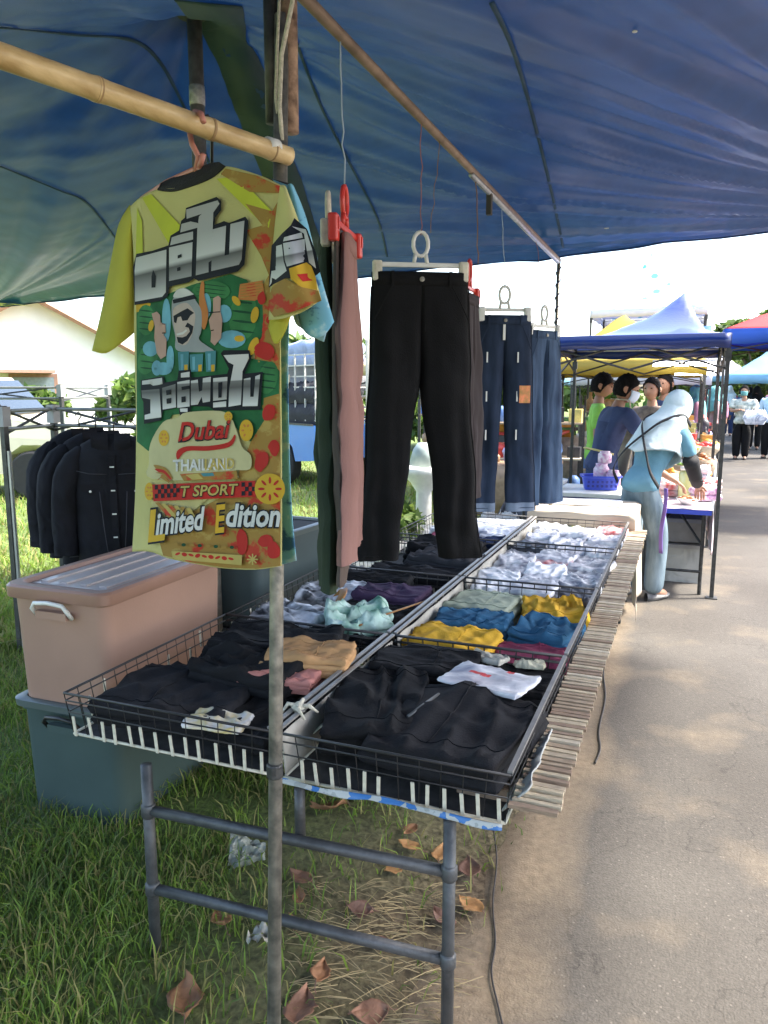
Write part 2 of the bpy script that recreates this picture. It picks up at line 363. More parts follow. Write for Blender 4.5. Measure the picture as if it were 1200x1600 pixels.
def seam(pix, wd, name='seam', m=seam_m, n=40):
    P = [Vector((*p, 0)) for p in pix]; pts = []
    for i in range(n+1):   # smooth through the measured points
        u = i/n*(len(P)-1); k = min(int(u), len(P)-2); f = u-k
        p0, p1, p2, p3 = P[max(0, k-1)], P[k], P[k+1], P[min(len(P)-1, k+2)]
        q = .5*((2*p1)+(p2-p0)*f+(2*p0-5*p1+4*p2-p3)*f*f+(3*p1-p0-3*p2+p3)*f**3)
        pts.append(tarp_pt(q.x, q.y))
    mb = MB(); vs = []
    for i, p in enumerate(pts):
        d = (pts[min(i+1, n)]-pts[max(i-1, 0)]); s = Vector((-d.y, d.x, 0)).normalized()
        for k in (-1, 0, 1):
            q = p+s*wd/2*k; q.z = tz(q.x, q.y)-.006; vs.append(q-TPL)
    mb.add(vs, [(i*3+k, i*3+k+1, i*3+k+4, i*3+k+3) for i in range(n) for k in (0, 1)])
    o = mb.obj(name, m, tarp, smooth=True); return thicken(o, .003)
seam([(0, 40), (120, 52), (205, 60), (250, 95), (290, 170), (330, 260)], .013)
seam([(0, 258), (90, 295), (135, 315), (180, 370)], .011)
seam([(768, 0), (800, 70), (830, 170), (860, 290), (880, 385)], .014)
seam([(462, 60), (500, 160), (545, 250), (590, 340), (605, 400)], .013)
band = seam([(325, 2), (370, 90), (410, 200), (450, 300), (485, 400)], .20, 'overlap_band', mat('tarp_overlap', (.02, .055, .06), .6, .2, 3))
for px, py, s in ((992, 46, .008), (948, 355, .013), (895, 407, .016), (1196, 366, .016), (190, 478, .014), (230, 481, .01)):
    p = tarp_pt(px, py, .008); mb = MB(); mb.lathe([(s*.35, 0), (s, .001), (s, .003), (s*.35, .004)], 12)
    mb.obj('eyelet_daylight', white_plastic, tarp, loc=p-TPL)  # white discs put in for daylight coming through the tarp's eyelet holes
pt = tarp_pt(15, 474, .01); mb = MB(); mb.grid(lambda u, v: (u*.32-.16, v*.22-.11, .01*math.sin(u*5)), 6, 4)
mb.obj('yellow_patch', mat('yellow_patch', (.5, .5, .08), .5), tarp, loc=pt-TPL)
# ================================================================ poles, beam, bamboo
t = thing('tent_pole', 'centre pole with black cap pushing up the blue tarp', 'pole', (TP.x, TP.y, 0))
MB().tube([(0, 0, 0), (0, 0, TP.z-.06)], .030, 14).obj('tube', mat('worn_alu', (.32, .29, .25), .5, .3, 25, .1, 90, metal=.4), t, smooth=True)
MB().lathe([(.02, -.03), (.10, -.012), (.125, 0), (.125, .016), (.08, .03)], 24, (0, 0, TP.z-.06)).obj('cap', black_wire, t, auto=40)
MB().lathe([(.032, 0), (.033, .03), (.032, .075)], 14, (0, 0, TP.z-.42)).obj('tape', mat('silver_tape', (.5, .5, .48), .35, .3, 60, .5, 60), t, smooth=True)
PX, PY = -.90, 1.635
t = thing('front_pole', 'grey steel front pole in front of the hanging printed shirt', 'pole', (PX, PY, 0))
fb = atz(428, 1640, 0)-Vector((PX, PY, 0)); MB().tube([(fb.x, fb.y, 0), (fb.x*.45, fb.y*.45, 1.2), (.01, 0, 2.36)], .0165, 14).obj('tube', steel, t, smooth=True)
MB().tube([(.018, .012, 2.12), (.02, .012, 2.50)], .021, 14).obj('sleeve', rust, t, smooth=True)
MB().tube([(-.018, .0, 2.14), (-.018, .0, 2.46)], .016, 12).obj('stub', steel_dark, t, smooth=True)
MB().lathe([(.0168, 0), (.019, .003), (.019, .03), (.0168, .033)], 14, (fb.x*.72, fb.y*.72, .655)).obj('clamp', steel_dark, t)
bz = 2.41; B0 = Vector((-.885, 1.60, 2.44)); B1 = Vector((-.872, 5.36, 2.385))
t = thing('roof_beam', 'rusty steel pipe beam running along the stall under the tarp', 'beam', B0)
MB().tube([(0, 0, 0), (B1-B0)*.5, (B1-B0)], .0155, 12).obj('pipe', mat('beam_pipe', (.27, .20, .15), .55, .3, 14, .15, 90, metal=.25), t, smooth=True)
MB().tube([(B1-B0)*.42+Vector((0, 0, -.018)), (B1-B0)*.99+Vector((0, 0, -.018))], .012, 10).obj('inner_pipe', mat('bright_steel', (.42, .44, .5), .35, .2, 30, metal=.6), t, smooth=True)
pb = (B1-B0)*.50; MB().box((0, 0, -.055), (.022, .03, .11)).obj('hanging_block', mat('dark_block', (.05, .045, .04), .6), t, loc=pb)
t = thing('rear_pole', 'thin steel pole wound with cord at the far end of the beam', 'pole', (-.872, 5.36, 0))
MB().tube([(0, 0, 0), (0, 0, 2.38)], .013, 10).obj('tube', steel, t, smooth=True)
hp = []
for i in range(150): a = i*.55; hp.append((.016*math.cos(a), .016*math.sin(a), 1.3+i*.007))
MB().tube(hp, .004, 5).obj('wound_cord', mat('blue_cord', (.05, .06, .12), .7), t, smooth=True)
# bamboo
b0 = Vector((-1.35, .35, 2.105)); b1 = Vector((-.862, 1.605, 2.062))
t = thing('bamboo_pole', 'pale bamboo pole tied across to the front pole', 'bamboo pole', b0)
dv = b1-b0; Ln = dv.length; dn = dv.normalized(); pts, rs = [], []
nodes = [.12, .40, .66, .90, 1.14, 1.30]
for i in range(121):
    s = Ln*i/120; r = .0225-.0022*s
    for k in nodes: r += .0022*math.exp(-((s-k)/.010)**2)
    q = dn*s; q.z += .006*math.sin(s*3.1); pts.append(q); rs.append(r)
def bamboo_mat():
    m = mat('bamboo', (.50, .32, .12), .42, .25, 5, .1, 60, col2=(.58, .43, .22), stretch=(6, 1.2, 6), coat=.15); return m
MB().tube(pts, rs, 18).obj('culm', bamboo_mat(), t, smooth=True)
for k in nodes:
    MB().tube([dn*(k-.004)+Vector((0, 0, .006*math.sin(k*3.1))), dn*(k+.003)+Vector((0, 0, .006*math.sin(k*3.1)))], .0232-.0022*k+.0012, 18).obj('node', mat('bamboo_node', (.32, .2, .09), .6, .3, 20), t, smooth=True)
e = dn*(Ln-.05); MB().tube([e-dn*.014, e+dn*.014], .0208, 18).obj('tape', white_plastic, t, smooth=True)
# rope tie at front pole
rp = mat('white_rope', (.55, .52, .42), .85, .2, 90, .6, 200)
t = thing('rope_tie', 'off white rope lashing bamboo end up to the front pole', 'rope', (-.868, 1.60, 2.06))
L0 = [(-.008, .0, .03), (-.01, -.005, .1), (.0, -.01, .2), (.03, -.012, .30), (.035, -.01, .345)]
MB().tube(L0, .005, 8).obj('strand', rp, t, smooth=True)
MB().tube([(-.014, .004, .03), (-.022, .0, .12), (-.015, .0, .23), (.0, -.01, .34)], .0035, 8).obj('strand', rp, t, smooth=True)
MB().lathe([(.004, 0), (.012, .006), (.013, .014), (.005, .02)], 10, (.035, -.012, .335)).obj('knot', rp, t, smooth=True)
MB().tube([(.035, -.012, .345), (.055, -.015, .362), (.075, -.015, .355)], .005, 8).obj('tail', rp, t, smooth=True)

# ================================================================ trestle, slats
t = thing('pipe_trestle', 'grey steel pipe trestle holding up the front of the baskets', 'trestle', (-.88, 1.575, 0))
lg = mat('trestle_pipe', (.085, .088, .09), .5, .3, 20, .2, 90, metal=.45)
for x, y in ((-.405, -.04), (.42, .0)):
    MB().tube([(x, y, 0), (x, y, .565)], .0155, 12).obj('leg', lg, t, smooth=True)
MB().tube([(-.40, -.04, .205), (.42, 0, .205)], .0145, 12).obj('rail', lg, t, smooth=True)
MB().tube([(-.40, -.04, .435), (.42, 0, .435)], .0145, 12).obj('rail', lg, t, smooth=True)
MB().tube([(.03, .0, .435), (.03, .0, .565)], .0135, 12).obj('post', lg, t, smooth=True)
for (x, y, z) in ((-.405, -.04, .205), (.42, 0, .205), (-.405, -.04, .435), (.42, 0, .435)):
    MB().lathe([(.016, -.02), (.02, -.014), (.02, .014), (.016, .02)], 12, (x, y, z)).obj('joint', lg, t, smooth=True)
for yy, lab in ((3.3, 'middle'), (4.95, 'far')):
    t2 = copytree(t); t2.location = (-.9, yy, 0); t2['label'] = 'steel pipe trestle under the %s baskets of the stall' % lab
for c in list(bpy.data.objects):
    pass
wood = [mat('slat_%d' % i, c, .75, .25, 18, .25, 120, stretch=(2, 14, 14)) for i, c in enumerate([(.42, .34, .24), (.52, .45, .34), (.33, .25, .17), (.47, .39, .27), (.27, .19, .13)])]
pl = thing('slat_platform', 'weathered wooden slat platform under the right row of baskets', 'slat platform', (-.6, 3.2, 0))
rr = random.Random(5); y = 1.57; me_s = []
for m in wood:
    for k in range(2):
        mb = MB(); L = .108; n = 4; vs = []
        for i in range(n+1):
            x = -L/2+L*i/n
            for a, b in ((-1, -1), (1, -1), (1, 1), (-1, 1)):
                vs.append((x, a*(.0078+.0016*n3(i*.7, k*3.1)), b*(.0045+.001*n3(i*.9, 4+k))))
        fs = [(i*4+j, i*4+(j+1) % 4, i*4+4+(j+1) % 4, i*4+4+j) for i in range(n) for j in range(4)]+[(3, 2, 1, 0), (n*4, n*4+1, n*4+2, n*4+3)]
        mb.add(vs, fs); me_s.append(mb.mesh('slat', m))
while y < 5.15:
    o = link('slat', rr.choice(me_s), pl, (.332+rr.uniform(-.004, .004), y-3.2, .638+rr.uniform(-.002, .002)))
    o.rotation_euler = (rr.uniform(-.12, .12), rr.uniform(-.01, .01), rr.uniform(-.03, .03)); y += rr.uniform(.0225, .0295)
for x in (.305, .365): MB().box((x, .16, .620), (.02, 3.52, .022)).obj('bearer', wood[2], pl)
for y in (-1.5, .1, 1.75): MB().box((.25, y, .592), (.25, .04, .03)).obj('arm', wood[4], pl)

# ================================================================ baskets
YS = [1.575, 2.40, 3.29, 4.18, 5.06]
lining = mat('grey_lining', (.36, .34, .29), .9, .25, 9, .3, 50)
rimgrey = mat('rim_grey', (.24, .23, .215), .45, .2, 20, metal=.3)
mesh_stake = MB().box((0, 0, 0), (.0085, .003, .062)).mesh('stake', cream)
pmesh = mat('basket_floor', (.05, .048, .045), .9, .4, 30)
def basket(x0, x1, y0, y1, label, right, first, far):
    cx, cy = (x0+x1)/2, (y0+y1)/2
    t = thing('wire_basket', label, 'basket', (cx, cy, .572), 0, 'wire display baskets of the clothes stall')
    hx, hy = (x1-x0)/2-.004, (y1-y0)/2-.004; H1 = .128; ins = .014
    def ring(z, k, r, m, nm):
        mb = MB(); c = [(-hx+k, -hy+k), (hx-k, -hy+k), (hx-k, hy-k), (-hx+k, hy-k)]
        for i in range(4): mb.tube([(*c[i], z), (*c[(i+1) % 4], z)], r, 6)
        return mb.obj(nm, m, t, smooth=True)
    ring(H1, 0, .0036, black_wire, 'rim'); ring(H1-.022, .002, .0022, black_wire, 'upper_wire'); ring(H1*.55, .006, .0019, black_wire, 'middle_wire'); ring(.004, ins, .0042, black_wire if far else cream, 'base_ring')
    mb = MB()
    for s in (-1, 1):
        n = int(hx*2/.05)
        for i in range(n+1):
            x = -hx+2*hx*i/n; mb.tube([(x*(1-ins/hx), s*(hy-ins), .004), (x, s*hy, H1)], .0014, 4, cap=False)
        n = int(hy*2/.05)
        for i in range(n+1):
            yv = -hy+2*hy*i/n; mb.tube([(s*(hx-ins), yv*(1-ins/hy), .004), (s*hx, yv, H1)], .0014, 4, cap=False)
    mb.obj('side_wires', black_wire, t)
    MB().box((0, 0, .0), (2*hx-2*ins, 2*hy-2*ins, .004)).obj('floor', pmesh, t)
    for s in ((-1,) if not first else (-1,)):
        n = 14
        for i in range(n):
            if rr.random() < .08: continue
            x = -hx+.03+2*(hx-.03)*i/(n-1)
            o = link('stake', mesh_stake, t, (x+rr.uniform(-.006, .006), s*(hy-.006), .034+rr.uniform(-.004, .004))); o.rotation_euler = (R(-6)*s, rr.uniform(-.06, .06), 0)
    n = 13
    for i in range(n):
        if rr.random() < .25: continue
        yv = -hy+.04+2*(hy-.04)*i/(n-1)
        o = link('stake', mesh_stake, t, (-(hx+.001), yv, .06+rr.uniform(-.03, .03))); o.rotation_euler = (rr.uniform(-.1, .1), R(-6), R(90))
    for s in ((-1, 1) if right else (1,)):     # flat rails along the long sides
        MB().box((s*(hx-.004), 0, H1+.005), (.012, 2*hy-.012, .006)).obj('side_rail', rimgrey, t)
    if right:
        mb = MB(); mb.grid(lambda u, v: (-hx+.006+.008*(1-v)+.003*n3(u*9, v*3, cy), -hy+.02+u*(2*hy-.04), .008+v*(H1-.02)+.006*n3(u*6, 1)*v), 30, 4)
        thicken(mb.obj('lining', lining, t, smooth=True), .002)
    return t
XM, XR, XL = -.925, -.318, -1.60
names = ['nearest', 'second', 'third', 'farthest']
for i in range(4):
    basket(XM+.005, XR, YS[i], YS[i+1], ['front right wire basket of black folded trousers beside the road', 'right wire basket holding the yellow, blue and sage folded clothes', 'right wire basket of pastel clothes in clear bags', 'right wire basket of white bagged clothes next to the cloth covered table'][i], True, i == 0, i > 1)
    basket(XL, XM-.005, YS[i], YS[i+1], ['front left wire basket with tan, pink and black clothes', 'left wire basket with the purple folded trousers and silver bags', 'left wire basket of black clothes under the hanging black trousers', 'left far wire basket of white and blue folded clothes'][i], False, i == 0, i > 1)
# white cloth tie between the baskets
t = thing('rag_tie', 'knotted off white rag tied on the rail between front baskets', 'rag', (XM, 1.72, .705))
MB().lathe([(.004, -.012), (.018, -.006), (.02, .006), (.006, .018)], 10).obj('knot', rp, t, smooth=True)
for a in range(4):
    MB().tube([(0, 0, .005), (.03*math.cos(a*1.7), .03*math.sin(a*1.7), .012), (.05*math.cos(a*1.7+.4), .05*math.sin(a*1.7+.4), -.012)], [.007, .006, .003], 6).obj('tail', rp, t, smooth=True)
# plastic banner under front right basket
def banner_mat():
    m, t, b = newmat('banner_print'); L = t.links
    tc = t.nodes.new('ShaderNodeTexCoord'); n = t.nodes.new('ShaderNodeTexNoise'); n.inputs['Scale'].default_value = 22; n.inputs['Detail'].default_value = 3; L.new(tc.outputs['Object'], n.inputs[0])
    r = t.nodes.new('ShaderNodeValToRGB'); L.new(n.outputs[0], r.inputs[0]); r.color_ramp.interpolation = 'CONSTANT'
    e = r.color_ramp.elements; e[0].color = (.05, .17, .42, 1); e[1].position = .47; e[1].color = (.42, .44, .42, 1); q = e.new(.6); q.color = (.30, .32, .30, 1)
    L.new(r.outputs[0], b.inputs['Base Color']); b.inputs['Roughness'].default_value = .35; return m
mb = MB(); mb.grid(lambda u, v: (u*.57, -.006*math.sin(u*9)-.008*v, .012-.022*v*(.35+.65*abs(n3(u*5, 2.2)))+.004*n3(u*7, v*2)), 40, 5)
o = tag(thicken(mb.obj('plastic_banner', banner_mat(), smooth=True, loc=(-.905, 1.566, .578)), .002), 'crumpled blue and white plastic sheet edging the front right basket', 'plastic sheet')
mb = MB(); mb.grid(lambda u, v: (.07+.10*v+.02*u, u*.62, .0+.075*v**.8*(.6+.4*math.sin(u*5+1))+.012*n3(u*8, v*3)), 30, 5)
tag(thicken(mb.obj('pale_cloth_liner', mat('pale_liner', (.5, .54, .45), .85, .15, 14, .3, 60), smooth=True, loc=(-.99, 1.76, .605)), .003), 'pale greenish cloth lining the inside edge of front right basket', 'cloth')
mb = MB(); mb.grid(lambda u, v: (-.045+.055*v+.01*n3(u*6, v), u*.34, .05+.06*v+.012*n3(u*9, v*4)), 24, 4)
tag(thicken(mb.obj('grey_rag', mat('grey_rag', (.4, .41, .38), .9, .2, 14, .3, 60), smooth=True, loc=(-.30, 1.60, .55)), .004), 'grey rag folded over the right rim of the front basket', 'rag')

# ================================================================ storage boxes
def storage_box(name, label, loc, rz, L, W, H, body, lidm, lid=True, rim=None, handle=white_plastic):
    t = thing(name, label, 'box', loc, rz, 'plastic storage boxes behind the baskets')
    def sect(hw, hl, z, r=.045, n=5):
        out = []
        for sx, sy, a0 in ((1, 1, 0), (-1, 1, 90), (-1, -1, 180), (1, -1, 270)):
            for k in range(n+1):
                a = R(a0+90*k/n); out.append((sx*(hw-r)+r*math.cos(a), sy*(hl-r)+r*math.sin(a), z))
        return out
    def loft(secs, m, nm, cap0=True, cap1=True):
        n = len(secs[0]); vs = [p for s in secs for p in s]; fs = [(i*n+j, i*n+(j+1) % n, (i+1)*n+(j+1) % n, (i+1)*n+j) for i in range(len(secs)-1) for j in range(n)]
        if cap0: fs.append(tuple(range(n-1, -1, -1)))
        if cap1: fs.append(tuple((len(secs)-1)*n+j for j in range(n)))
        return MB().add(vs, fs).obj(nm, m, t, auto=35)
    w, l = W/2, L/2; tp = .022
    loft([sect(w-tp-.006, l-tp-.006, 0), sect(w-tp, l-tp, .008), sect(w-.012, l-.012, H*.9), sect(w-.004, l-.004, H*.905), sect(w-.004, l-.004, H-.002)], body, 'body', True, False if not lid else True)
    if lid:
        loft([sect(w+.006, l+.006, H-.035), sect(w+.009, l+.009, H-.03), sect(w+.009, l+.009, H+.004), sect(w+.002, l+.002, H+.012), sect(w-.028, l-.028, H+.012), sect(w-.036, l-.036, H-.004)], lidm, 'lid', False, True)
        for k in range(4):
            x = -w+.085+(2*w-.17)*k/3; MB().box((x, 0, H+.0005), (.032, L*.74, .012)).obj('lid_rib', rim or lidm, t)
        MB().box((0, 0, H-.003), (W*.78, L*.80, .006)).obj('lid_panel', rim or lidm, t)
    else:
        loft([sect(w-.006, l-.006, H-.03), sect(w+.010, l+.010, H-.028), sect(w+.012, l+.012, H-.004), sect(w+.006, l+.006, H), sect(w-.016, l-.016, H), sect(w-.02, l-.02, H-.02)], lidm, 'rim', False, False)
        loft([sect(w-.02, l-.02, H-.012), sect(w-.02, l-.02, H-.011)], mat('box_inside', (.02, .022, .024), .8), 'inside')
    for s in (-1, 1):
        y = s*(l+.010); hz = H*.86
        MB().tube([(-.075, y-.01*s, hz-.03), (-.075, y+.012*s, hz), (-.06, y+.016*s, hz+.02), (0, y+.018*s, hz+.026), (.06, y+.016*s, hz+.02), (.075, y+.012*s, hz), (.075, y-.01*s, hz-.03)], .0075, 8).obj('handle', handle, t, smooth=True)
        MB().box((0, y-.002*s, hz-.022), (.13, .022, .026)).obj('handle_grip', body, t)
    return t
tan = mat('tan_plastic', (.36, .215, .16), .45, .10, 3, .05, 120)
tanlid = mat('tan_lid', (.33, .19, .14), .38, .10, 5)
lidclear = mat('milky_lid', (.46, .39, .37), .3, .12, 9, coat=.3)
greenp = mat('dark_green_plastic', (.055, .085, .082), .4, .1, 5, .03, 200)
greenrim = mat('green_rim', (.10, .125, .12), .35, .1, 5)
tealp = mat('dark_teal_plastic', (.06, .085, .09), .4, .1, 5)
storage_box('storage_box', 'dark green plastic box on the grass under the tan box', (-1.98, 2.32, -.0), R(1), .74, .45, .455, greenp, greenrim, lid=False, handle=black_wire)
storage_box('storage_box', 'tan plastic storage box with lid on top of the dark green box', (-1.985, 2.31, .45), R(1), .74, .43, .415, tan, tanlid, rim=lidclear)
storage_box('storage_box', 'dark teal plastic box with open top behind the hanging printed shirt', (-1.93, 3.22, .46), R(-4), .66, .43, .42, tealp, greenrim, lid=False, handle=black_wire)
storage_box('storage_box', 'dark box on the grass under the open teal box', (-1.93, 3.22, 0), R(-4), .66, .43, .455, greenp, greenrim, lid=False, handle=black_wire)
# ================================================================ hanging shirts
SYAW = R(17); SN = Vector((math.sin(SYAW), math.cos(SYAW), 0)); SC = Vector((-.957, 1.40, 0))
def SP(px, py, off=0.0):
    c = SC+SN*off; r = ray(px, py); k = (c-Vector((0, 0, EYE))).dot(SN)/r.dot(SN)
    return Vector((0, 0, EYE))+r*k
def soff(px, py):      # gentle folds of the hanging back panel, rolled away at both sides
    v = (py-280)/600
    o = .015*math.sin(px*.034+v*1.8)*v + .014*n3(px*.013, py*.005, 3) + .004*n3(px*.02+py*.012, py*.006, 11) + .003*n3(px*.03, py*.008, 5)*v
    e = max(0, (226-px)/20); o += .014*e*e
    e = max(0, (px-415)/26); o += .014*e*e
    return o-.012
def smooth_pts(P, closed=True, n=4):
    out = []; m = len(P)
    for i in range(m if closed else m-1):
        p0, p1, p2, p3 = [Vector(P[(i+k) % m] if closed else P[min(max(i+k, 0), m-1)]) for k in (-1, 0, 1, 2)]
        for j in range(n):
            f = j/n; out.append(.5*((2*p1)+(p2-p0)*f+(2*p0-5*p1+4*p2-p3)*f*f+(3*p1-p0-3*p2+p3)*f**3))
    return out
def bm_to_mesh(bm, name, m, fn, step=8, uvs=True):
    xs = [v.co.x for v in bm.verts]; ys = [v.co.y for v in bm.verts]
    for ax, lo, hi in ((0, min(xs), max(xs)), (1, min(ys), max(ys))):
        q = math.ceil((lo+.01)/step)*step
        while q < hi:
            co = Vector((q, 0, 0)) if ax == 0 else Vector((0, q, 0)); no = Vector((1, 0, 0)) if ax == 0 else Vector((0, 1, 0))
            bmesh.ops.bisect_plane(bm, geom=bm.verts[:]+bm.edges[:]+bm.faces[:], plane_co=co, plane_no=no); q += step
    bmesh.ops.triangulate(bm, faces=bm.faces[:])
    uv = bm.loops.layers.uv.new('photo')
    for f in bm.faces:
        f.smooth = True
        for l in f.loops: l[uv].uv = (l.vert.co.x/1000, l.vert.co.y/1000)
    for v in bm.verts: v.co = fn(v.co.x, v.co.y)
    me = bpy.data.meshes.new(name); bm.to_mesh(me); bm.free(); me.materials.append(m); return me
LIFT = [0.0]
def decal(pts, m, parent, name='print_patch', lift=None, smooth=False, org=(0, 0), sc=1.0, holes=(), fn=None):
    LIFT[0] += .00005; lf = lift if lift is not None else .0036+LIFT[0]
    lf += {'silver_letter': .0009, 'letter_gap': .0016, 'checker': .0007, 'fruit_slice': .0006}.get(name, 0)
    P = [((x/sc)+org[0], (y/sc)+org[1]) for x, y in pts]
    if smooth: P = smooth_pts(P)
    bm = bmesh.new(); bm.faces.new([bm.verts.new((p[0], p[1], 0)) for p in P])
    f = fn or (lambda x, y: SP(x, y, soff(x, y)-lf))
    me = bm_to_mesh(bm, name, m, f)
    return link(name, me, parent, -parent.location)
def ell(cx, cy, rx, ry, rot=0, n=16):
    c, s = math.cos(rot), math.sin(rot)
    return [(cx+rx*math.cos(a)*c-ry*math.sin(a)*s, cy+rx*math.cos(a)*s+ry*math.sin(a)*c) for a in (2*math.pi*i/n for i in range(n))]
def print_text(body, p0, p1, h, m, parent, bold=0.0, shear=0.0, name='print_text', spacing=1.0, fn=None):
    """text stretched between two measured points on the cloth, cap height h"""
    LIFT[0] += .00005; lf = .0044+LIFT[0]
    cu = bpy.data.curves.new(name, 'FONT'); cu.body = body; cu.offset = bold; cu.shear = shear; cu.space_character = spacing; cu.resolution_u = 3; cu.fill_mode = 'FRONT'
    o = bpy.data.objects.new('tmp', cu); COL.objects.link(o)
    dg = bpy.context.evaluated_depsgraph_get(); me = bpy.data.meshes.new_from_object(o.evaluated_get(dg))
    bpy.data.objects.remove(o)
    bm = bmesh.new(); bm.from_mesh(me); bpy.data.meshes.remove(me)
    if not bm.verts: return None
    x0 = min(v.co.x for v in bm.verts); x1 = max(v.co.x for v in bm.verts)
    dx, dy = (p1[0]-p0[0]), (p1[1]-p0[1])
    for v in bm.verts:
        u = (v.co.x-x0)/(x1-x0); k = v.co.y/.73
        v.co = Vector((p0[0]+dx*u, p0[1]+dy*u-k*h, 0))
    f = fn or (lambda x, y: SP(x, y, soff(x, y)-lf))
    return link(name, bm_to_mesh(bm, name, m, f, step=8), parent, -parent.location)
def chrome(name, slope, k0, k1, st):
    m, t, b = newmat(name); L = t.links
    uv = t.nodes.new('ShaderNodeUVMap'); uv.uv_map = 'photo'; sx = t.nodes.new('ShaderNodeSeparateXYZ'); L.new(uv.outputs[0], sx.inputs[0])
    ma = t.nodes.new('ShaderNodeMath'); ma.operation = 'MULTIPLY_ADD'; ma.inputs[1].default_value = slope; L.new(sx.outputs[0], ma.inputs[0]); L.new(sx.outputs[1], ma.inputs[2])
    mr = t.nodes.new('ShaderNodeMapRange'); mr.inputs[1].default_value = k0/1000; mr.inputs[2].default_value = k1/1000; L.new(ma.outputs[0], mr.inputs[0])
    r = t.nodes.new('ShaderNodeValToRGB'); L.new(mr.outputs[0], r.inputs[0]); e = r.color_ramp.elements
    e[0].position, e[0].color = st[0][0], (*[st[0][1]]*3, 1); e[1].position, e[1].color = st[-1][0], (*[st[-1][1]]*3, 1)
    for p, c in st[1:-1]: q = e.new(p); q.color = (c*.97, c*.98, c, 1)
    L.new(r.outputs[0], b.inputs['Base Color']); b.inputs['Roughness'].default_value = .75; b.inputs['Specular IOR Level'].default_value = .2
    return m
def splat(name, c1, c2, c3, scale):
    m, t, b = newmat(name); L = t.links
    uv = t.nodes.new('ShaderNodeUVMap'); uv.uv_map = 'photo'
    n = t.nodes.new('ShaderNodeTexNoise'); n.inputs['Scale'].default_value = scale; n.inputs['Detail'].default_value = 5; n.inputs['Roughness'].default_value = .6; L.new(uv.outputs[0], n.inputs[0])
    r = t.nodes.new('ShaderNodeValToRGB'); L.new(n.outputs[0], r.inputs[0]); e = r.color_ramp.elements
    e[0].position, e[0].color = .40, (*c2, 1); e[1].position, e[1].color = .63, (*c3, 1)
    for p, c in ((.46, c1), (.57, c1)): q = e.new(p); q.color = (*c, 1)
    L.new(r.outputs[0], b.inputs['Base Color']); b.inputs['Roughness'].default_value = .8; b.inputs['Specular IOR Level'].default_value = .2
    return m
def ink(name, c, v=.08): return mat('ink_'+name, c, .8, v, 20, spec=.2)
pale = mat('shirt_pale', (.62, .58, .25), .85, .08, 6, .15, 300, transl=.25, spec=.2)
lime = ink('lime', (.45, .48, .045)); limeT = mat('lime_cloth', (.60, .56, .085), .85, .08, 6, .15, 300, transl=.35, spec=.2)
khaki = splat('ink_khaki', (.30, .18, .045), (.42, .045, .025), (.38, .27, .08), 26); green = ink('green', (.02, .115, .045), .3)
dgreen = ink('dgreen', (.012, .06, .03)); lgreen = ink('lgreen', (.04, .17, .06), .3); blk = ink('black', (.012, .014, .02)); red = ink('red', (.40, .025, .02))
cyan = ink('cyan', (.13, .33, .42), .25); orange = ink('orange', (.45, .17, .05)); yel = ink('yellow', (.52, .32, .03)); skin_i = ink('skin', (.42, .27, .22)); wht = ink('white', (.55, .55, .53)); gry = ink('grey', (.27, .29, .30)); gold = ink('gold', (.42, .33, .10))
teal_i = ink('teal', (.06, .20, .23))

def panel(name, left, right, top, bot, off, m, parent, nu=26, nv=40, loc=None):
    L_, R_, T_, B_ = [smooth_pts(p, False, 6)+[Vector(p[-1])] for p in (left, right, top, bot)]
    def at(P, u): k = u*(len(P)-1); i = min(int(k), len(P)-2); return P[i].lerp(P[i+1], k-i)
    mb = MB(); uvs = []
    def f(u, v):
        a = at(L_, v)*(1-u)+at(R_, v)*u; b = at(T_, u)*(1-v)+at(B_, u)*v
        c = (T_[0]*(1-u)+T_[-1]*u)*(1-v)+(B_[0]*(1-u)+B_[-1]*u)*v
        p = a+b-c; uvs.append(p); return SP(p.x, p.y, off(p.x, p.y, u, v))-parent.location
    mb.grid(f, nu, nv); o = mb.obj(name, m, parent, smooth=True)
    uv = o.data.uv_layers.new(name='photo')
    for lp in o.data.loops: q = uvs[lp.vertex_index]; uv.data[lp.index].uv = (q.x/1000, q.y/1000)
    return o
V2 = lambda *a: [Vector(p) for p in a]
sh = thing('printed_shirt', 'yellow and khaki printed football shirt with big silver lettering hanging from the bamboo', 'shirt', SP(325, 880, .02))
LE = V2((204, 322), (209, 400), (210, 520), (213, 650), (212, 760), (207, 862)); RE = V2((440, 290), (438, 400), (438, 500), (440, 700), (440, 884))
TO = V2((204, 322), (222, 307), (246, 296), (290, 292), (330, 276), (352, 260), (400, 272), (440, 290)); BO = V2((207, 862), (235, 862), (262, 872), (300, 880), (350, 888), (400, 890), (440, 884))
thicken(panel('back_panel', LE, RE, TO, BO, lambda x, y, u, v: soff(x, y), pale, sh, 60, 70), .0015)
TOf = V2((204, 322), (222, 307), (250, 300), (290, 330), (330, 318), (352, 268), (400, 272), (440, 290))
thicken(panel('front_panel', LE, RE, TOf, BO, lambda x, y, u, v: -soff(x, y)*.3+.022+.03*math.sin(math.pi*u), limeT, sh, 20, 20), .0015)
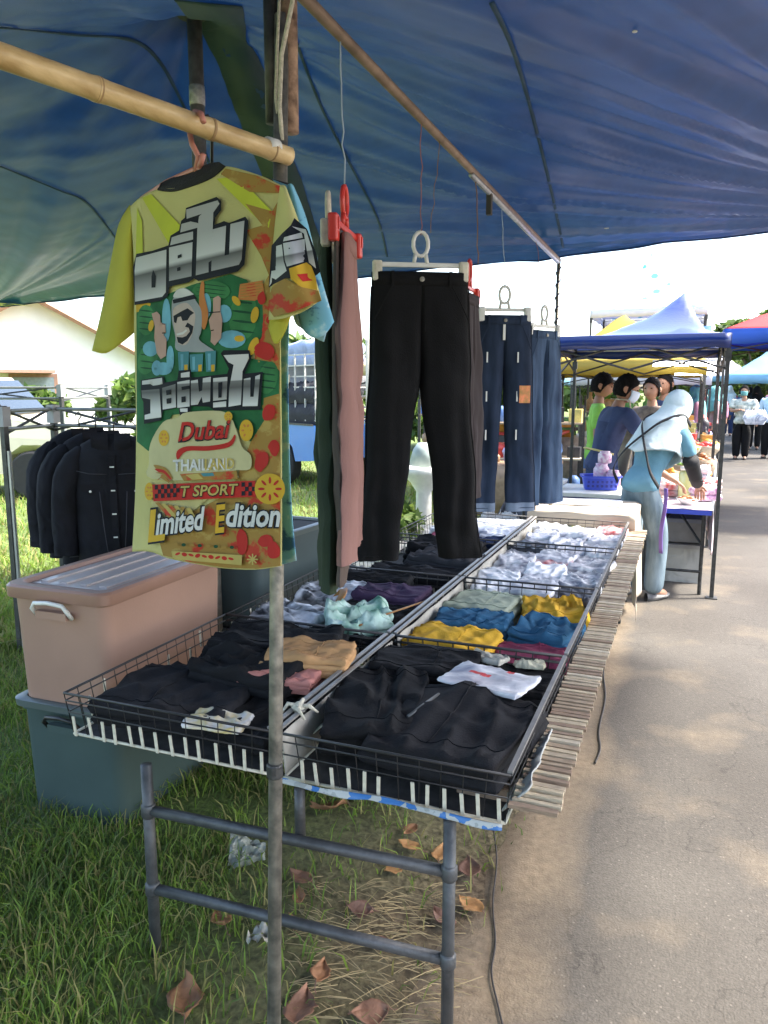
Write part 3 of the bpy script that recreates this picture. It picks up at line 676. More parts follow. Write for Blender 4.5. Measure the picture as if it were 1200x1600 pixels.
# collar
cb = V2((246, 297), (268, 299), (292, 293), (330, 278), (352, 260)); ct = V2((252, 287), (268, 279), (303, 266), (325, 257), (341, 253))
mb = MB(); A, Bc = smooth_pts(cb, False, 5)+[cb[-1]], smooth_pts(ct, False, 5)+[ct[-1]]
n = len(A); mb.add([SP(A[i].x, A[i].y, soff(A[i].x, A[i].y)-.003)-sh.location for i in range(n)]+[SP(Bc[i].x, Bc[i].y, .018*math.sin(math.pi*i/(n-1))-.012)-sh.location for i in range(n)], [(i, i+1, n+i+1, n+i) for i in range(n-1)])
thicken(mb.obj('collar', mat('black_rib', (.012, .012, .013), .9, .2, 60, .4, 200), sh, smooth=True), .003)
# left sleeve (hangs away from the body)
sleeveL = lambda x, y, u, v: .03+.03*math.sin(math.pi*u)*-1+.012*n3(x*.02, y*.01, 8)
o = panel('sleeve', V2((203, 320), (186, 350), (175, 400), (160, 480), (144, 548)), V2((208, 352), (212, 400), (213, 450), (212, 490), (209, 520)), V2((203, 320), (206, 336), (208, 352)), V2((144, 548), (165, 552), (190, 536), (209, 520)), sleeveL, limeT, sh, 12, 20); thicken(o, .0015)
o = panel('sleeve_lining', V2((203, 320), (188, 352), (177, 402), (162, 480), (146, 546)), V2((208, 352), (212, 400), (213, 450), (212, 490), (209, 518)), V2((203, 320), (206, 336), (208, 352)), V2((146, 546), (165, 546), (190, 530), (209, 518)), lambda x, y, u, v: .04+.035*math.sin(math.pi*u), limeT, sh, 10, 16); thicken(o, .0015)
# right sleeve, swung towards the viewer
def offR(x, y, u, v): return -.014-.05*math.sin(math.pi*min(1, u*.75+.1))*min(1, v*1.6+.15)+.008*n3(x*.05, y*.02, 4)
sr = (V2((438, 290), (430, 350), (424, 420), (422, 470), (420, 500)), V2((446, 291), (466, 345), (482, 400), (494, 440), (502, 468)), V2((438, 290), (442, 289), (446, 291)), V2((420, 500), (445, 497), (475, 486), (502, 468)))
o = panel('sleeve', *sr, offR, pale, sh, 18, 26); thicken(o, .0015)
o = panel('sleeve_lining', V2((440, 300), (432, 400), (424, 480), (420, 512)), V2((446, 300), (452, 400), (456, 470), (455, 492)), V2((440, 300), (443, 299), (446, 300)), V2((420, 512), (430, 538), (445, 520), (455, 492)), lambda x, y, u, v: -.012-.01*math.sin(math.pi*u), limeT, sh, 10, 20); thicken(o, .0015)

D = lambda pts, m, sm=False, org=(0, 0), sc=1, nm='print_patch': decal(pts, m, sh, nm, None, sm, org, sc)
Z1 = dict(org=(195, 290), sc=6); Z2 = dict(org=(205, 440), sc=5); Z3 = dict(org=(205, 640), sc=4.615)
# coloured grounds of the print
D([(222, 309), (236, 303), (300, 372), (283, 400), (262, 378)], lime)
D([(338, 279), (372, 276), (425, 330), (420, 356), (400, 340)], lime)
D([(214, 325), (222, 345), (224, 420), (217, 430), (212, 400)], lime)
D([(352, 263), (400, 274), (438, 291), (437, 302), (390, 300), (370, 288), (345, 272)], khaki)
D([(383, 318), (425, 330), (437, 310), (437, 470), (438, 884), (400, 889), (350, 887), (300, 879), (255, 868), (236, 800), (300, 800), (360, 770), (392, 690), (400, 600), (395, 470), (420, 430), (408, 400), (384, 360), (410, 352)], khaki)
D([(238, 782), (330, 776), (300, 800), (262, 830), (240, 815)], ink('palestripe', (.45, .40, .18)))
D([(213, 478), (300, 445), (360, 428), (385, 437), (410, 468), (412, 520), (392, 560), (425, 566), (437, 580), (436, 615), (412, 622), (414, 655), (392, 690), (340, 642), (270, 648), (232, 705), (214, 690)], green)
D([(212, 470), (236, 474), (232, 484), (213, 488)], yel)
for x, y, rx, ry, ro in ((380, 495, 22, 38, .1), (419, 590, 15, 26, .2), (228, 500, 14, 24, 0), (231, 560, 15, 26, .3), (330, 455, 30, 16, 0)):
    D(ell(x, y, rx, ry, ro), lgreen)
    for k in range(4): D(ell(x, y-ry*.6+k*ry*.4, rx*.8, ry*.05, .12), dgreen)
for x, y, rx, ry in ((260, 500, 7, 34), (322, 478, 8, 20), (235, 545, 12, 12), (350, 490, 12, 14), (362, 530, 22, 14), (245, 575, 8, 12), (266, 560, 6, 20), (255, 576, 14, 10)): D(ell(x, y, rx, ry), cyan)
D([(375, 444), (410, 438), (414, 462), (398, 470), (372, 468)], orange)
for k in range(5): D([(376, 446+k*4.5), (410, 441+k*4.5), (410, 442.5+k*4.5), (376, 447.5+k*4.5)], khaki)
for x, y, rx, ry, ro in ((369, 470, 9, 5, .9), (398, 492, 6, 13, .2), (374, 529, 8, 5, 0), (396, 541, 7, 15, .4), (236, 509, 4, 9, .2)): D(ell(x, y, rx, ry, ro), yel)
for x, y, rx, ry, ro in ((413, 548, 16, 14, .5), (409, 465, 6, 11, 0), (425, 500, 10, 7, 0), (420, 645, 9, 14, .3), (428, 700, 9, 12, 0), (408, 722, 10, 16, .3), (415, 845, 12, 10, 0), (428, 860, 10, 14, 0), (378, 846, 9, 20, 0)): D(smooth_pts([(p[0]*1.0+3*n3(p[0], p[1]), p[1]+4*n3(p[1], p[0])) for p in ell(x, y, rx, ry, ro, 9)], True, 2), red)
D([(545, 10), (570, 10), (572, 110), (602, 250), (575, 370), (545, 330), (530, 150)], orange, True, **Z2)
# cartoon of a man in headcloth and dark glasses
D([(330, 130), (350, 70), (410, 50), (470, 80), (500, 140), (548, 230), (548, 380), (530, 450), (590, 500), (640, 545), (450, 550), (350, 530), (345, 430), (318, 300), (318, 160)], gry, True, **Z2)
D([(335, 125), (355, 70), (410, 52), (465, 82), (485, 110)], wht, True, **Z2)
D([(322, 142), (490, 100), (512, 132), (330, 172)], blk, **Z2)
D([(335, 205), (430, 165), (490, 230), (500, 290), (480, 400), (440, 480), (400, 497), (360, 470), (345, 400), (330, 300)], ink('faceprint', (.44, .36, .32)), True, **Z2)
D([(330, 268), (400, 228), (440, 208), (492, 245), (462, 265), (440, 302), (400, 307), (388, 272), (362, 280), (352, 325), (335, 318)], blk, **Z2)
D([(355, 432), (400, 436), (430, 425), (458, 390), (450, 362), (420, 352), (440, 320), (487, 350), (477, 400), (440, 462), (400, 492), (365, 475)], blk, **Z2)
D([(352, 408), (400, 395), (430, 372), (436, 385), (405, 412), (360, 420)], wht, **Z2)
D([(160, 250), (200, 235), (225, 260), (230, 320), (266, 330), (270, 400), (250, 412), (276, 450), (272, 580), (230, 606), (200, 560), (180, 440), (185, 350)], skin_i, **Z2)
D([(640, 130), (680, 110), (700, 130), (696, 230), (712, 300), (702, 440), (652, 500), (620, 470), (625, 400), (606, 300), (640, 240)], skin_i, **Z2)
for q in ([(605, 238), (694, 232), (694, 240), (606, 246)], [(622, 380), (645, 374), (645, 382), (624, 388)], [(238, 326), (264, 330), (262, 336), (238, 332)], [(240, 398), (266, 396), (262, 406), (242, 406)]): D(q, blk, **Z2)
for x0, x1, y0 in ((365, 452, 550), (456, 562, 570), (578, 662, 545)):
    D([(x0, y0), (x1, y0-6), (x1-6, 700), (x0+8, 705)], teal_i, **Z2); D([(x0+20, y0+18), (x0+42, y0+16), (x0+42, 690), (x0+24, 692)], cyan, **Z2); D([(x1-38, 650), (x1-10, 648), (x1-12, 700), (x1-38, 702)], yel, **Z2)
# upper silver lettering
D([(90, 1120), (78, 760), (108, 640), (260, 610), (408, 560), (428, 470), (508, 420), (528, 330), (563, 300), (573, 210), (860, 105), (902, 140), (902, 230), (848, 300), (840, 368), (930, 332), (978, 350), (1130, 290), (1160, 330), (1122, 740), (1060, 805), (690, 895), (650, 870), (600, 908), (420, 948), (400, 1040), (330, 1082)], blk, nm='letter_outline', **Z1)
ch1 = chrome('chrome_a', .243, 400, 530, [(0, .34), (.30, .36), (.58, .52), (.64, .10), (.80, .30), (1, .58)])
for q in ([(105, 675), (390, 600), (385, 1000), (350, 1042), (96, 1088), (92, 800)], [(415, 580), (635, 530), (625, 850), (415, 895)], [(440, 485), (522, 458), (640, 430), (640, 505), (425, 560)], [(530, 360), (620, 335), (690, 348), (690, 392), (520, 440)],
          [(575, 225), (870, 138), (888, 170), (830, 252), (815, 700), (785, 720), (785, 812), (665, 842), (680, 400), (695, 290), (720, 265), (580, 312)], [(825, 410), (950, 375), (935, 655), (978, 645), (990, 360), (1122, 328), (1096, 690), (1070, 742), (810, 802)]): D(q, ch1, nm='silver_letter', **Z1)
for q in ([(265, 788), (292, 850), (286, 955), (250, 957), (250, 850)], [(495, 655), (532, 640), (532, 670), (495, 685)], [(490, 770), (522, 760), (522, 795), (490, 803)], [(600, 322), (690, 345), (690, 352), (598, 332)]): D(q, blk, nm='letter_gap', **Z1)
# lower silver lettering
D([(75, 770), (250, 738), (262, 790), (360, 770), (370, 695), (466, 688), (472, 750), (750, 720), (762, 680), (700, 560), (720, 536), (922, 536), (938, 600), (884, 720), (1028, 705), (1008, 1002), (650, 1008), (610, 978), (470, 972), (452, 1048), (380, 1048), (370, 984), (250, 1008), (232, 1084), (100, 1112), (95, 940), (75, 900)], blk, nm='letter_outline', **Z2)
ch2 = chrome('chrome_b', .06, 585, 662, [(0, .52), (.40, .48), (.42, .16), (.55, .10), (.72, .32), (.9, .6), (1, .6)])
for q in ([(80, 850), (220, 838), (225, 900), (236, 1060), (105, 1078), (105, 1042), (150, 1030), (150, 920), (85, 908)], [(85, 775), (240, 752), (246, 800), (172, 815), (150, 800), (85, 806)], [(242, 830), (346, 800), (350, 982), (246, 1000)], [(360, 785), (456, 768), (456, 975), (360, 987)], [(388, 715), (456, 704), (456, 746), (388, 750)], [(380, 992), (440, 990), (440, 1018), (384, 1018)],
          [(466, 775), (520, 765), (530, 860), (555, 850), (560, 755), (622, 744), (616, 936), (560, 946), (550, 900), (520, 960), (466, 966)], [(640, 755), (752, 744), (746, 920), (640, 932)], [(640, 946), (742, 934), (742, 978), (640, 984)], [(720, 575), (916, 565), (920, 600), (870, 700), (857, 962), (760, 978), (766, 830), (800, 650), (760, 630)], [(880, 760), (932, 750), (930, 900), (956, 900), (970, 740), (1008, 725), (987, 972), (870, 974)]): D(q, ch2, nm='silver_letter', **Z2)
for q in ([(272, 850), (312, 842), (312, 880), (275, 888)], [(275, 915), (312, 908), (312, 950), (277, 955)], [(392, 822), (456, 812), (456, 838), (395, 848)], [(392, 900), (425, 895), (425, 940), (392, 945)], [(680, 790), (712, 784), (706, 905), (680, 908)]): D(q, blk, nm='letter_gap', **Z2)
# lower part
D([(140, 240), (230, 90), (330, 60), (400, 20), (640, 10), (720, 60), (760, 150), (800, 270), (862, 330), (855, 430), (740, 440), (740, 500), (160, 500), (130, 380)], ink('cream_ground', (.46, .43, .24)), True, **Z3)
for x, y, rx, ry in ((830, 150, 50, 78), (235, 205, 38, 58), (130, 590, 34, 64), (700, 50, 30, 36)):
    D(ell(x, y, rx, ry, 0, 18), yel, nm='fruit_slice', **Z3)
    for k in range(6): a = k*math.pi/3; D(ell(x+rx*.5*math.cos(a), y+ry*.5*math.sin(a), rx*.25, ry*.1, a, 8), orange, nm='fruit_slice', **Z3)
for k in range(5): D([(160+k*8, 400+k*28), (250-k*10, 420+k*18), (300-k*6, 500+k*8), (230, 470)], red if k % 2 else khaki, True, **Z3)
print_text('Dubai', (278, 690), (360, 684), 30, blk, sh, bold=.045, shear=.25); print_text('Dubai', (278, 689), (360, 683), 30, red, sh, bold=.02, shear=.25)
D([(330, 300), (400, 265), (560, 262), (700, 235), (745, 180), (750, 215), (705, 270), (560, 296), (400, 300), (335, 360)], red, True, **Z3)
print_text('THAILAND', (270, 736), (366, 733), 18, wht, sh, bold=.03); print_text('LAND', (320, 734), (366, 732), 17, gold, sh, bold=.03)
D([(350, 465), (760, 440), (770, 500), (380, 515)], khaki, **Z3); D([(500, 460), (590, 455), (600, 478), (520, 482)], teal_i, **Z3); D([(390, 470), (480, 462), (520, 500), (440, 505)], gold, **Z3)
D([(150, 540), (895, 512), (900, 628), (160, 662)], red, nm='red_bar', **Z3)
for r_ in range(3):
    for c_ in range(8):
        if (r_+c_) % 2: continue
        x0 = 170+c_*22; y0 = 545+r_*32-c_*1.5; D([(x0, y0), (x0+22, y0-1), (x0+22, y0+30), (x0, y0+32)], blk, nm='checker', **Z3)
        if c_ < 4: x0 = 795+c_*25; y0 = 525+r_*32; D([(x0, y0), (x0+25, y0-1), (x0+25, y0+30), (x0, y0+32)], blk, nm='checker', **Z3)
print_text('T SPORT', (281, 777), (373, 773), 18, blk, sh, bold=.05, shear=.15); print_text('T SPORT', (282, 776), (372, 772), 17, gold, sh, bold=.02, shear=.15)
x, y = 1000, 572; D(ell(x, y, 110, 112, 0, 22), yel, nm='fruit_slice', **Z3)
for k in range(8): a = k*math.pi/4; D(ell(x+62*math.cos(a), y+62*math.sin(a), 26, 10, a, 8), red, nm='fruit_slice', **Z3)
for k in range(6): D([(170+k*45, 670+k*8), (200+k*45, 668+k*8), (330+k*30, 800), (290+k*30, 800)], gold if k % 2 else khaki, **Z3)
for bld, m1, m2 in ((.075, blk, blk), (.028, wht, yel)):
    print_text('imited', (243, 836), (320, 826), 36, m1, sh, bold=bld, shear=.2); print_text('L', (231, 846), (258, 842), 50, m2, sh, bold=bld, shear=.1)
    print_text('dition', (353, 822), (438, 822), 36, m1, sh, bold=bld, shear=.2); print_text('E', (336, 832), (352, 830), 44, m2, sh, bold=bld, shear=.1)
D([(290, 1020), (800, 1050), (795, 1122), (300, 1078)], gold, **Z3)
for k in range(9): D(ell(335+k*48, 1040+k*4.5, 20, 9+5*(k % 2), .3 if k % 3 else -.4), red, True, **Z3)
for k in range(8): D(ell(320+k*58, 972+k*3, 16, 12), dgreen if k % 2 else khaki, **Z3)
for k in range(4): a = k*math.pi/4; D([(875+40*math.cos(a)-5*math.sin(a), 1080+40*math.sin(a)+5*math.cos(a)), (875+40*math.cos(a)+5*math.sin(a), 1080+40*math.sin(a)-5*math.cos(a)), (875-40*math.cos(a)+5*math.sin(a), 1080-40*math.sin(a)-5*math.cos(a)), (875-40*math.cos(a)-5*math.sin(a), 1080-40*math.sin(a)+5*math.cos(a))], gold, **Z3)
# sleeve print (same plane function as the sleeve, slightly proud)
def sleeve_uv(x, y):
    v = min(1, max(0, (y-290)/205)); l = 438-18*v; r = 446+56*v; u = min(1, max(0, (x-l)/(r-l))); return u, v
LS = [0.0]
def DS(pts, m, nm='sleeve_print'):
    LS[0] += .0004; lf = .009+LS[0]
    P = [((x/5.333)+400, (y/5.333)+260) for x, y in pts]
    return decal([(p[0], p[1]) for p in P], m, sh, nm, fn=lambda x, y: SP(x, y, offR(x, y, *sleeve_uv(x, y))-lf))
DS([(105, 1010), (130, 660), (215, 560), (290, 490), (320, 430), (425, 520), (500, 720), (535, 880), (440, 960), (250, 930)], blk)
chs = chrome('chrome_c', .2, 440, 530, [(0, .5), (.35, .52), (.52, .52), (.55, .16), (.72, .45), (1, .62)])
for q in ([(150, 670), (215, 650), (230, 790), (255, 870), (130, 970), (110, 1000), (140, 800)], [(225, 640), (405, 605), (412, 790), (258, 835), (240, 780)], [(235, 590), (380, 550), (390, 595), (225, 625)], [(300, 500), (415, 525), (470, 700), (500, 850), (440, 800), (400, 560)]): DS(q, chs, 'silver_letter')
DS([(275, 850), (420, 800), (460, 830), (500, 930), (510, 1030), (380, 1010), (290, 940)], yel); DS([(340, 900), (440, 890), (470, 950), (390, 960)], red)
DS([(140, 985), (240, 935), (380, 1005), (520, 1035), (545, 1120), (340, 1200), (150, 1255), (110, 1200), (115, 1060)], khaki)
# pink hanger
pinkp = mat('pink_hanger', (.5, .2, .15), .4, .1, 10)
hg = thing('pink_hanger', 'salmon plastic hanger carrying the printed shirt on the bamboo', 'hanger', SP(312, 262, -.005))
H0 = hg.location
def rel(pts, o): return [Vector(p)-o for p in pts]
pb = atd(312, 190, 1.62)
MB().tube(rel([SP(306, 268, .004), SP(310, 245, .0), SP(300, 225, .0), SP(296, 205, .01), SP(297, 186, .02), SP(305, 175, -.0), SP(314, 178, -.03), SP(318, 190, -.035)], H0), .006, 8).obj('hook', pinkp, hg, smooth=True)
MB().tube(rel([SP(222, 312, .008), SP(262, 285, .008), SP(308, 264, .006), SP(352, 268, .008), SP(425, 294, .008)], H0), .007, 8).obj('arm', pinkp, hg, smooth=True)
MB().tube(rel([SP(312, 262, .0), SP(318, 240, -.002)], H0), .006, 8).obj('prong', pinkp, hg, smooth=True)

# ---- light blue shirt behind
bl = splat('blue_print', (.17, .40, .52), (.04, .12, .26), (.35, .52, .58), 22)
bs = thing('light_blue_shirt', 'light blue patterned shirt hanging just behind the printed shirt', 'shirt', SP(400, 880, .12))
PO = lambda b: (lambda x, y, u, v: b+.02*math.sin(math.pi*u)+.01*n3(x*.03, y*.01, b))
bLE = V2((300, 296), (300, 500), (300, 880)); bRE = V2((456, 292), (455, 420), (450, 560), (452, 700), (456, 800), (463, 876)); bTO = V2((300, 296), (350, 272), (410, 276), (456, 292)); bBO = V2((300, 880), (380, 886), (430, 884), (463, 876))
thicken(panel('back_panel', bLE, bRE, bTO, bBO, PO(.075), bl, bs, 16, 40), .0015)
thicken(panel('front_panel', bLE, bRE, bTO, bBO, PO(.115), bl, bs, 16, 30), .0015)
o = panel('sleeve', V2((450, 288), (455, 350), (460, 440), (468, 500), (478, 520)), V2((458, 290), (478, 340), (498, 420), (512, 470), (522, 503)), V2((450, 288), (454, 287), (458, 290)), V2((478, 520), (492, 528), (508, 522), (522, 503)), lambda x, y, u, v: .03-.02*math.sin(math.pi*u), bl, bs, 12, 24); thicken(o, .0015)
o = panel('sleeve_lining', V2((452, 420), (456, 480), (462, 505), (470, 512)), V2((480, 420), (500, 470), (512, 500), (506, 534)), V2((452, 420), (466, 416), (480, 420)), V2((470, 512), (484, 522), (496, 530), (506, 534)), lambda x, y, u, v: .05, mat('pale_blue_lining', (.32, .5, .58), .85, .1, 8), bs, 8, 10); thicken(o, .0015)
hg = thing('black_hanger', 'black wire hanger hooked over the bamboo for the blue shirt', 'hanger', SP(330, 265, .06)); H0 = hg.location
MB().tube(rel([SP(331, 262, .07), SP(331, 230, .06), SP(331, 205, .05), SP(330, 188, .045), SP(324, 181, .02), SP(317, 184, .0)], H0), .0035, 8).obj('hook', black_wire, hg, smooth=True)
MB().tube(rel([SP(305, 292, .095), SP(331, 262, .07), SP(380, 272, .09), SP(452, 290, .095)], H0), .0045, 8).obj('arm', black_wire, hg, smooth=True)
# ================================================================ hanging trousers
def trousers(name, label, top, yaw, wh, hh, length, hem, spread, m, group='trousers hanging from the beam', rise=.27, thick=.028, seed=0, wrink=1.7, detail=True, hemm=None):
    """top = centre of the waistband; yaw = direction of the width axis"""
    t = thing(name, label, 'trousers', top, yaw, group); N = 28
    def ring(cx, hw, th, z, k, pinch=0.0):
        out = []
        for j in range(N):
            a = 2*math.pi*j/N; c, s = math.cos(a), math.sin(a)
            x = cx+hw*math.copysign(abs(c)**.8, c); y = th*math.copysign(abs(s)**.75, s)
            if pinch:
                q = min(1, abs(abs(x)-hw/2)/(hw/2)); y = y*(1-pinch)+pinch*th*math.copysign(max(0, 1-q**2.5)**.375, s)*(1 if j % (N//2) else 0)
            f = wrink*min(1, .2-z*1.4)
            y += f*(.010*n3(x*14+seed, z*2.2, seed)+.006*n3(x*34, z*3+seed, 2)+.004*n3(x*10, z*16, seed+5)); x += .005*f*n3(z*5, seed, cx*3)
            out.append((x, y, z))
        return out
    def loft(secs, nm, mm, par, cap=False):
        vs = [p for s in secs for p in s]; fs = [(i*N+j, i*N+(j+1) % N, (i+1)*N+(j+1) % N, (i+1)*N+j) for i in range(len(secs)-1) for j in range(N)]
        o = MB().add(vs, fs).obj(nm, mm, par, smooth=True); thicken(o, .002); return o
    NQ = 12; K = 44
    for sgn in (-1, 1):                       # each half runs unbroken from waist to hem, meeting at the centre seam
        secs = []
        for i in range(K+1):
            v = i/K; z = -length*v; k = min(1, max(0, -z/rise)); ks = k*k*(3-2*k)
            if -z <= rise: a, b_ = 0.0, wh+(hh-wh)*k**.7
            else:
                u = (-z-rise)/(length-rise); uu = u**.8; hw = (hh*.5*(1-uu)+hem*uu)*(1-.05*math.sin(u*math.pi)); cx = hh*.5*(1-u)+(hem+spread)*u; a, b_ = max(0, cx-hw), cx+hw
            th = thick*(.7+.6*min(1, k))*(1-.15*max(0, (-z-rise)/(length-rise))); row = []
            for side in (-1, 1):
                for jq in range(NQ+1):
                    q = jq/NQ if side < 0 else 1-jq/NQ
                    y = (1-ks)*max(0, 1-q**2.5)**.375+ks*max(0, 1-abs(2*q-1)**2.5)**.375; x = sgn*(a+(b_-a)*q); f = wrink*min(1, .15-z*1.5)
                    y = side*th*y+f*(.011*n3(x*13+seed, z*1.6, seed)+.007*n3(x*30, z*2.4+seed, 2)+.007*n3(x*9+z*5, z*11, seed+5)*(.35+abs(math.sin(z*5+seed))))
                    row.append((x+.006*f*n3(z*5, seed, 0), y, z))
            secs.append(row)
        n_ = len(secs[0]); vs = [p for r_ in secs for p in r_]; fs = [(i*n_+j, i*n_+(j+1) % n_, (i+1)*n_+(j+1) % n_, (i+1)*n_+j) for i in range(K) for j in range(n_)]
        leg = MB().add(vs, fs).obj('leg', m, t, smooth=True)
        if detail:
            MB().tube([Vector(secs[i][NQ])+Vector((sgn*.001, -.004, 0)) for i in range(2, K+1, 2)], .0022, 5).obj('side_seam', m, leg, True)
            MB().tube([Vector(p)+Vector((0, -.0012, .018)) for p in secs[-1][1:NQ]], .0018, 5).obj('hem_stitch', m, leg, True)
        if hemm:
            H3 = [[(x, y*1.1, z) for x, y, z in q] for q in (secs[-3], secs[-2], secs[-1])]; MB().add([p for q in H3 for p in q], [(i*n_+j, i*n_+(j+1) % n_, (i+1)*n_+(j+1) % n_, (i+1)*n_+j) for i in range(2) for j in range(n_)]).obj('turn_up', hemm, leg, True)
    wb = [[(x*1.012, y*1.15, z) for x, y, z in ring(0, wh, thick*.7, zz, 0)] for zz in (.004, -.02, -.042)]
    loft(wb, 'waistband', m, t)
    if detail:
        MB().lathe([(.001, -.003), (.009, -.003), (.009, .002), (.001, .003)], 12).obj('button', steel, t, loc=(0, -thick*.95, -.022)).rotation_euler = (R(90), 0, 0)
        MB().box((.012, -thick*1.12, -.125), (.003, .004, .15)).obj('fly_seam', m, t)
        for sx in (-.6, .6): MB().box((sx*wh, -thick*.86, -.02), (.011, .004, .05)).obj('belt_loop', m, t)
        for sx in (-1, 1): MB().tube([(sx*wh*.62, -thick*1.05, -.045), (sx*wh*.8, -thick*1.12, -.10), (sx*wh*.98, -thick*.95, -.16)], .0022, 5).obj('pocket_edge', m, t)
    return t
def clip_hanger(label, top, yaw, w, m, hookh=.115, m2=None):
    t = thing('clip_hanger', label, 'hanger', top, yaw, 'clip hangers on the beam')
    MB().box((0, 0, 0), (2*w+.03, .010, .017)).obj('bar', m, t); bevel(t.children[0], .003)
    for s in (-1, 1):
        c = MB().box((s*w, -.004, -.022), (.034, .026, .07)).obj('clip', m2 or m, t); bevel(c, .006)
        MB().box((s*w, -.018, -.012), (.014, .004, .03)).obj('spring', m2 or m, c)
    pts = []
    for i in range(15):
        a = -math.pi*.5+math.pi*2*i/14; pts.append((.027*math.sin(a+math.pi*.5), 0, hookh*.62-.036*math.cos(a+math.pi*.5)*1.15))
    MB().tube(pts, .007, 8, cap=False).obj('hook', m, t, smooth=True)
    MB().tube([(-.024, 0, .005), (-.018, 0, hookh*.33)], .007, 8).obj('stem', m, t, smooth=True); MB().tube([(.024, 0, .005), (.018, 0, hookh*.33)], .007, 8).obj('stem', m, t, smooth=True)
    return t
def string(label, p0, p1, m, r=.0018, seed=1, sag=0):
    pts = bez(p0, p1, sag, 10, .004, seed)
    return tag(MB().tube([p-Vector(p0) for p in pts], r, 5).obj('hanging_string', m, None, smooth=True, loc=p0), label, 'string', 'strings tied to the beam')
pstr = mat('pink_string', (.3, .12, .12), .8); wstr = mat('clear_string', (.35, .42, .55), .5); bstr = mat('brown_string', (.25, .14, .09), .8)
def beam_at(Yv, dz=0): u = (Yv-B0.y)/(B1.y-B0.y); return B0.lerp(B1, u)+Vector((0, 0, dz))
blackc = mat('black_cloth', (.0055, .0055, .006), .9, .3, 8, .25, 220, spec=.25, wrinkle=.35, wscale=5)
greenc = mat('green_cloth', (.028, .042, .024), .9, .15, 6, .2, 220, spec=.2, wrinkle=.25, wscale=4, stretch=(1, 1, .35)); brownc = mat('brown_cloth', (.10, .075, .062), .9, .15, 6, .2, 220, spec=.2, wrinkle=.25, wscale=4, stretch=(1, 1, .35)); mauve = mat('mauve_cloth', (.25, .135, .115), .9, .1, 6, .2, 220, spec=.2, wrinkle=.25, wscale=4, stretch=(1, 1, .35))
def denim(name, a, b_): return mat(name, a, .9, .25, 5, .35, 260, col2=b_, spec=.2, stretch=(3, 3, .7), wrinkle=.3, wscale=3)
denim_d = denim('dark_denim', (.014, .022, .042), (.028, .042, .075)); denim_b = denim('blue_denim', (.024, .042, .085), (.055, .09, .15)); hem_g = mat('denim_turnup', (.16, .2, .27), .9, .2, 20)
# black trousers in the middle
p = atd(657, 428, 2.72); trousers('black_trousers', 'long black trousers hanging open on a white clip hanger above the baskets', p, R(30), .172, .186, 1.03, .080, .078, blackc, seed=3, rise=.40, thick=.034)
h = p+Vector((0, 0, .03)); clip_hanger('white clip hanger gripping the long black trousers', h, R(30), .155, white_plastic, m2=cream)
string('thin pink string above the white hanger of the black trousers', h+Vector((.0, 0, .10)), beam_at(2.56), pstr, seed=2)
string('loose brown string beside the black trousers hanger', h+Vector((.03, .02, .11)), beam_at(2.76), bstr, .0014, seed=4)
# trousers on the red hanger, seen from the side
vd = Vector((-.42, .907, 0)); vyaw = math.atan2(vd.y, vd.x)
redp = mat('red_plastic', (.62, .045, .03), .35, .1, 10)
pm = atd(545, 378, 2.14); sd = Vector((.907, .42, 0))
trousers('mauve_trousers', 'dusty mauve trousers seen edge on below the red hanger', pm, vyaw-R(6), .12, .17, .88, .10, .0, mauve, seed=7, thick=.020, wrink=1.6, detail=False)
trousers('brown_trousers', 'grey brown trousers hanging between the green and mauve pairs', pm-sd*.026+Vector((0, 0, .01)), vyaw-R(3), .13, .155, .95, .10, .0, brownc, seed=9, thick=.012, wrink=1.2, detail=False)
trousers('green_trousers', 'dark green trousers hanging edge on right beside the shirts', pm-sd*.062+Vector((-.03, .05, .0)), vyaw+R(3), .13, .16, .97, .11, .0, greenc, seed=11, thick=.022, wrink=1.4, detail=False)
clip_hanger('red plastic clip hanger with the three edge on trousers', pm+Vector((-.012, 0, .035)), vyaw-R(14), .14, redp)
clip_hanger('pale clip hanger behind the red hanger', pm-sd*.06+Vector((-.02, .05, .03)), vyaw-R(4), .14, cream)
string('clear string holding the red hanger from the beam', pm+Vector((-.012, 0, .14)), beam_at(1.93), wstr, .0022, seed=5)
# pair hidden behind, and the jeans
p = atd(733, 462, 3.2); trousers('plain_dark_trousers', 'dark trousers half hidden behind the long black trousers', p, R(92), .14, .15, .86, .10, .0, mat('maroon_black', (.022, .013, .014), .9, .2, 8), seed=13, detail=False)
clip_hanger('red topped hanger half hidden behind black trousers', p+Vector((.0, .0, .03)), R(92), .12, redp); string('brown string down to the half hidden red hanger', p+Vector((.03, .02, .13)), beam_at(3.25), bstr, .0025, seed=6)
p = atd(788, 494, 3.78); trousers('dark_jeans', 'dark blue jeans with white tag hanging between black trousers and pale jeans', p, R(28), .135, .15, .97, .080, .026, denim_d, seed=15, rise=.34, hemm=hem_g)
tg = p
clip_hanger('white clip hanger holding the dark blue jeans', p+Vector((0, 0, .03)), R(28), .115, white_plastic); string('thin string above the dark blue jeans', p+Vector((0, 0, .13)), beam_at(3.72), wstr, seed=8)
p = atd(850, 518, 4.4); trousers('blue_jeans', 'faded blue jeans hanging last in line next to the rear pole', p, R(62), .14, .16, 1.0, .10, .012, denim_b, seed=17, hemm=None)
clip_hanger('white clip hanger holding the faded blue jeans', p+Vector((0, 0, .03)), R(62), .12, white_plastic); string('thin string above the faded blue jeans', p+Vector((0, 0, .13)), beam_at(4.55), pstr, seed=9)
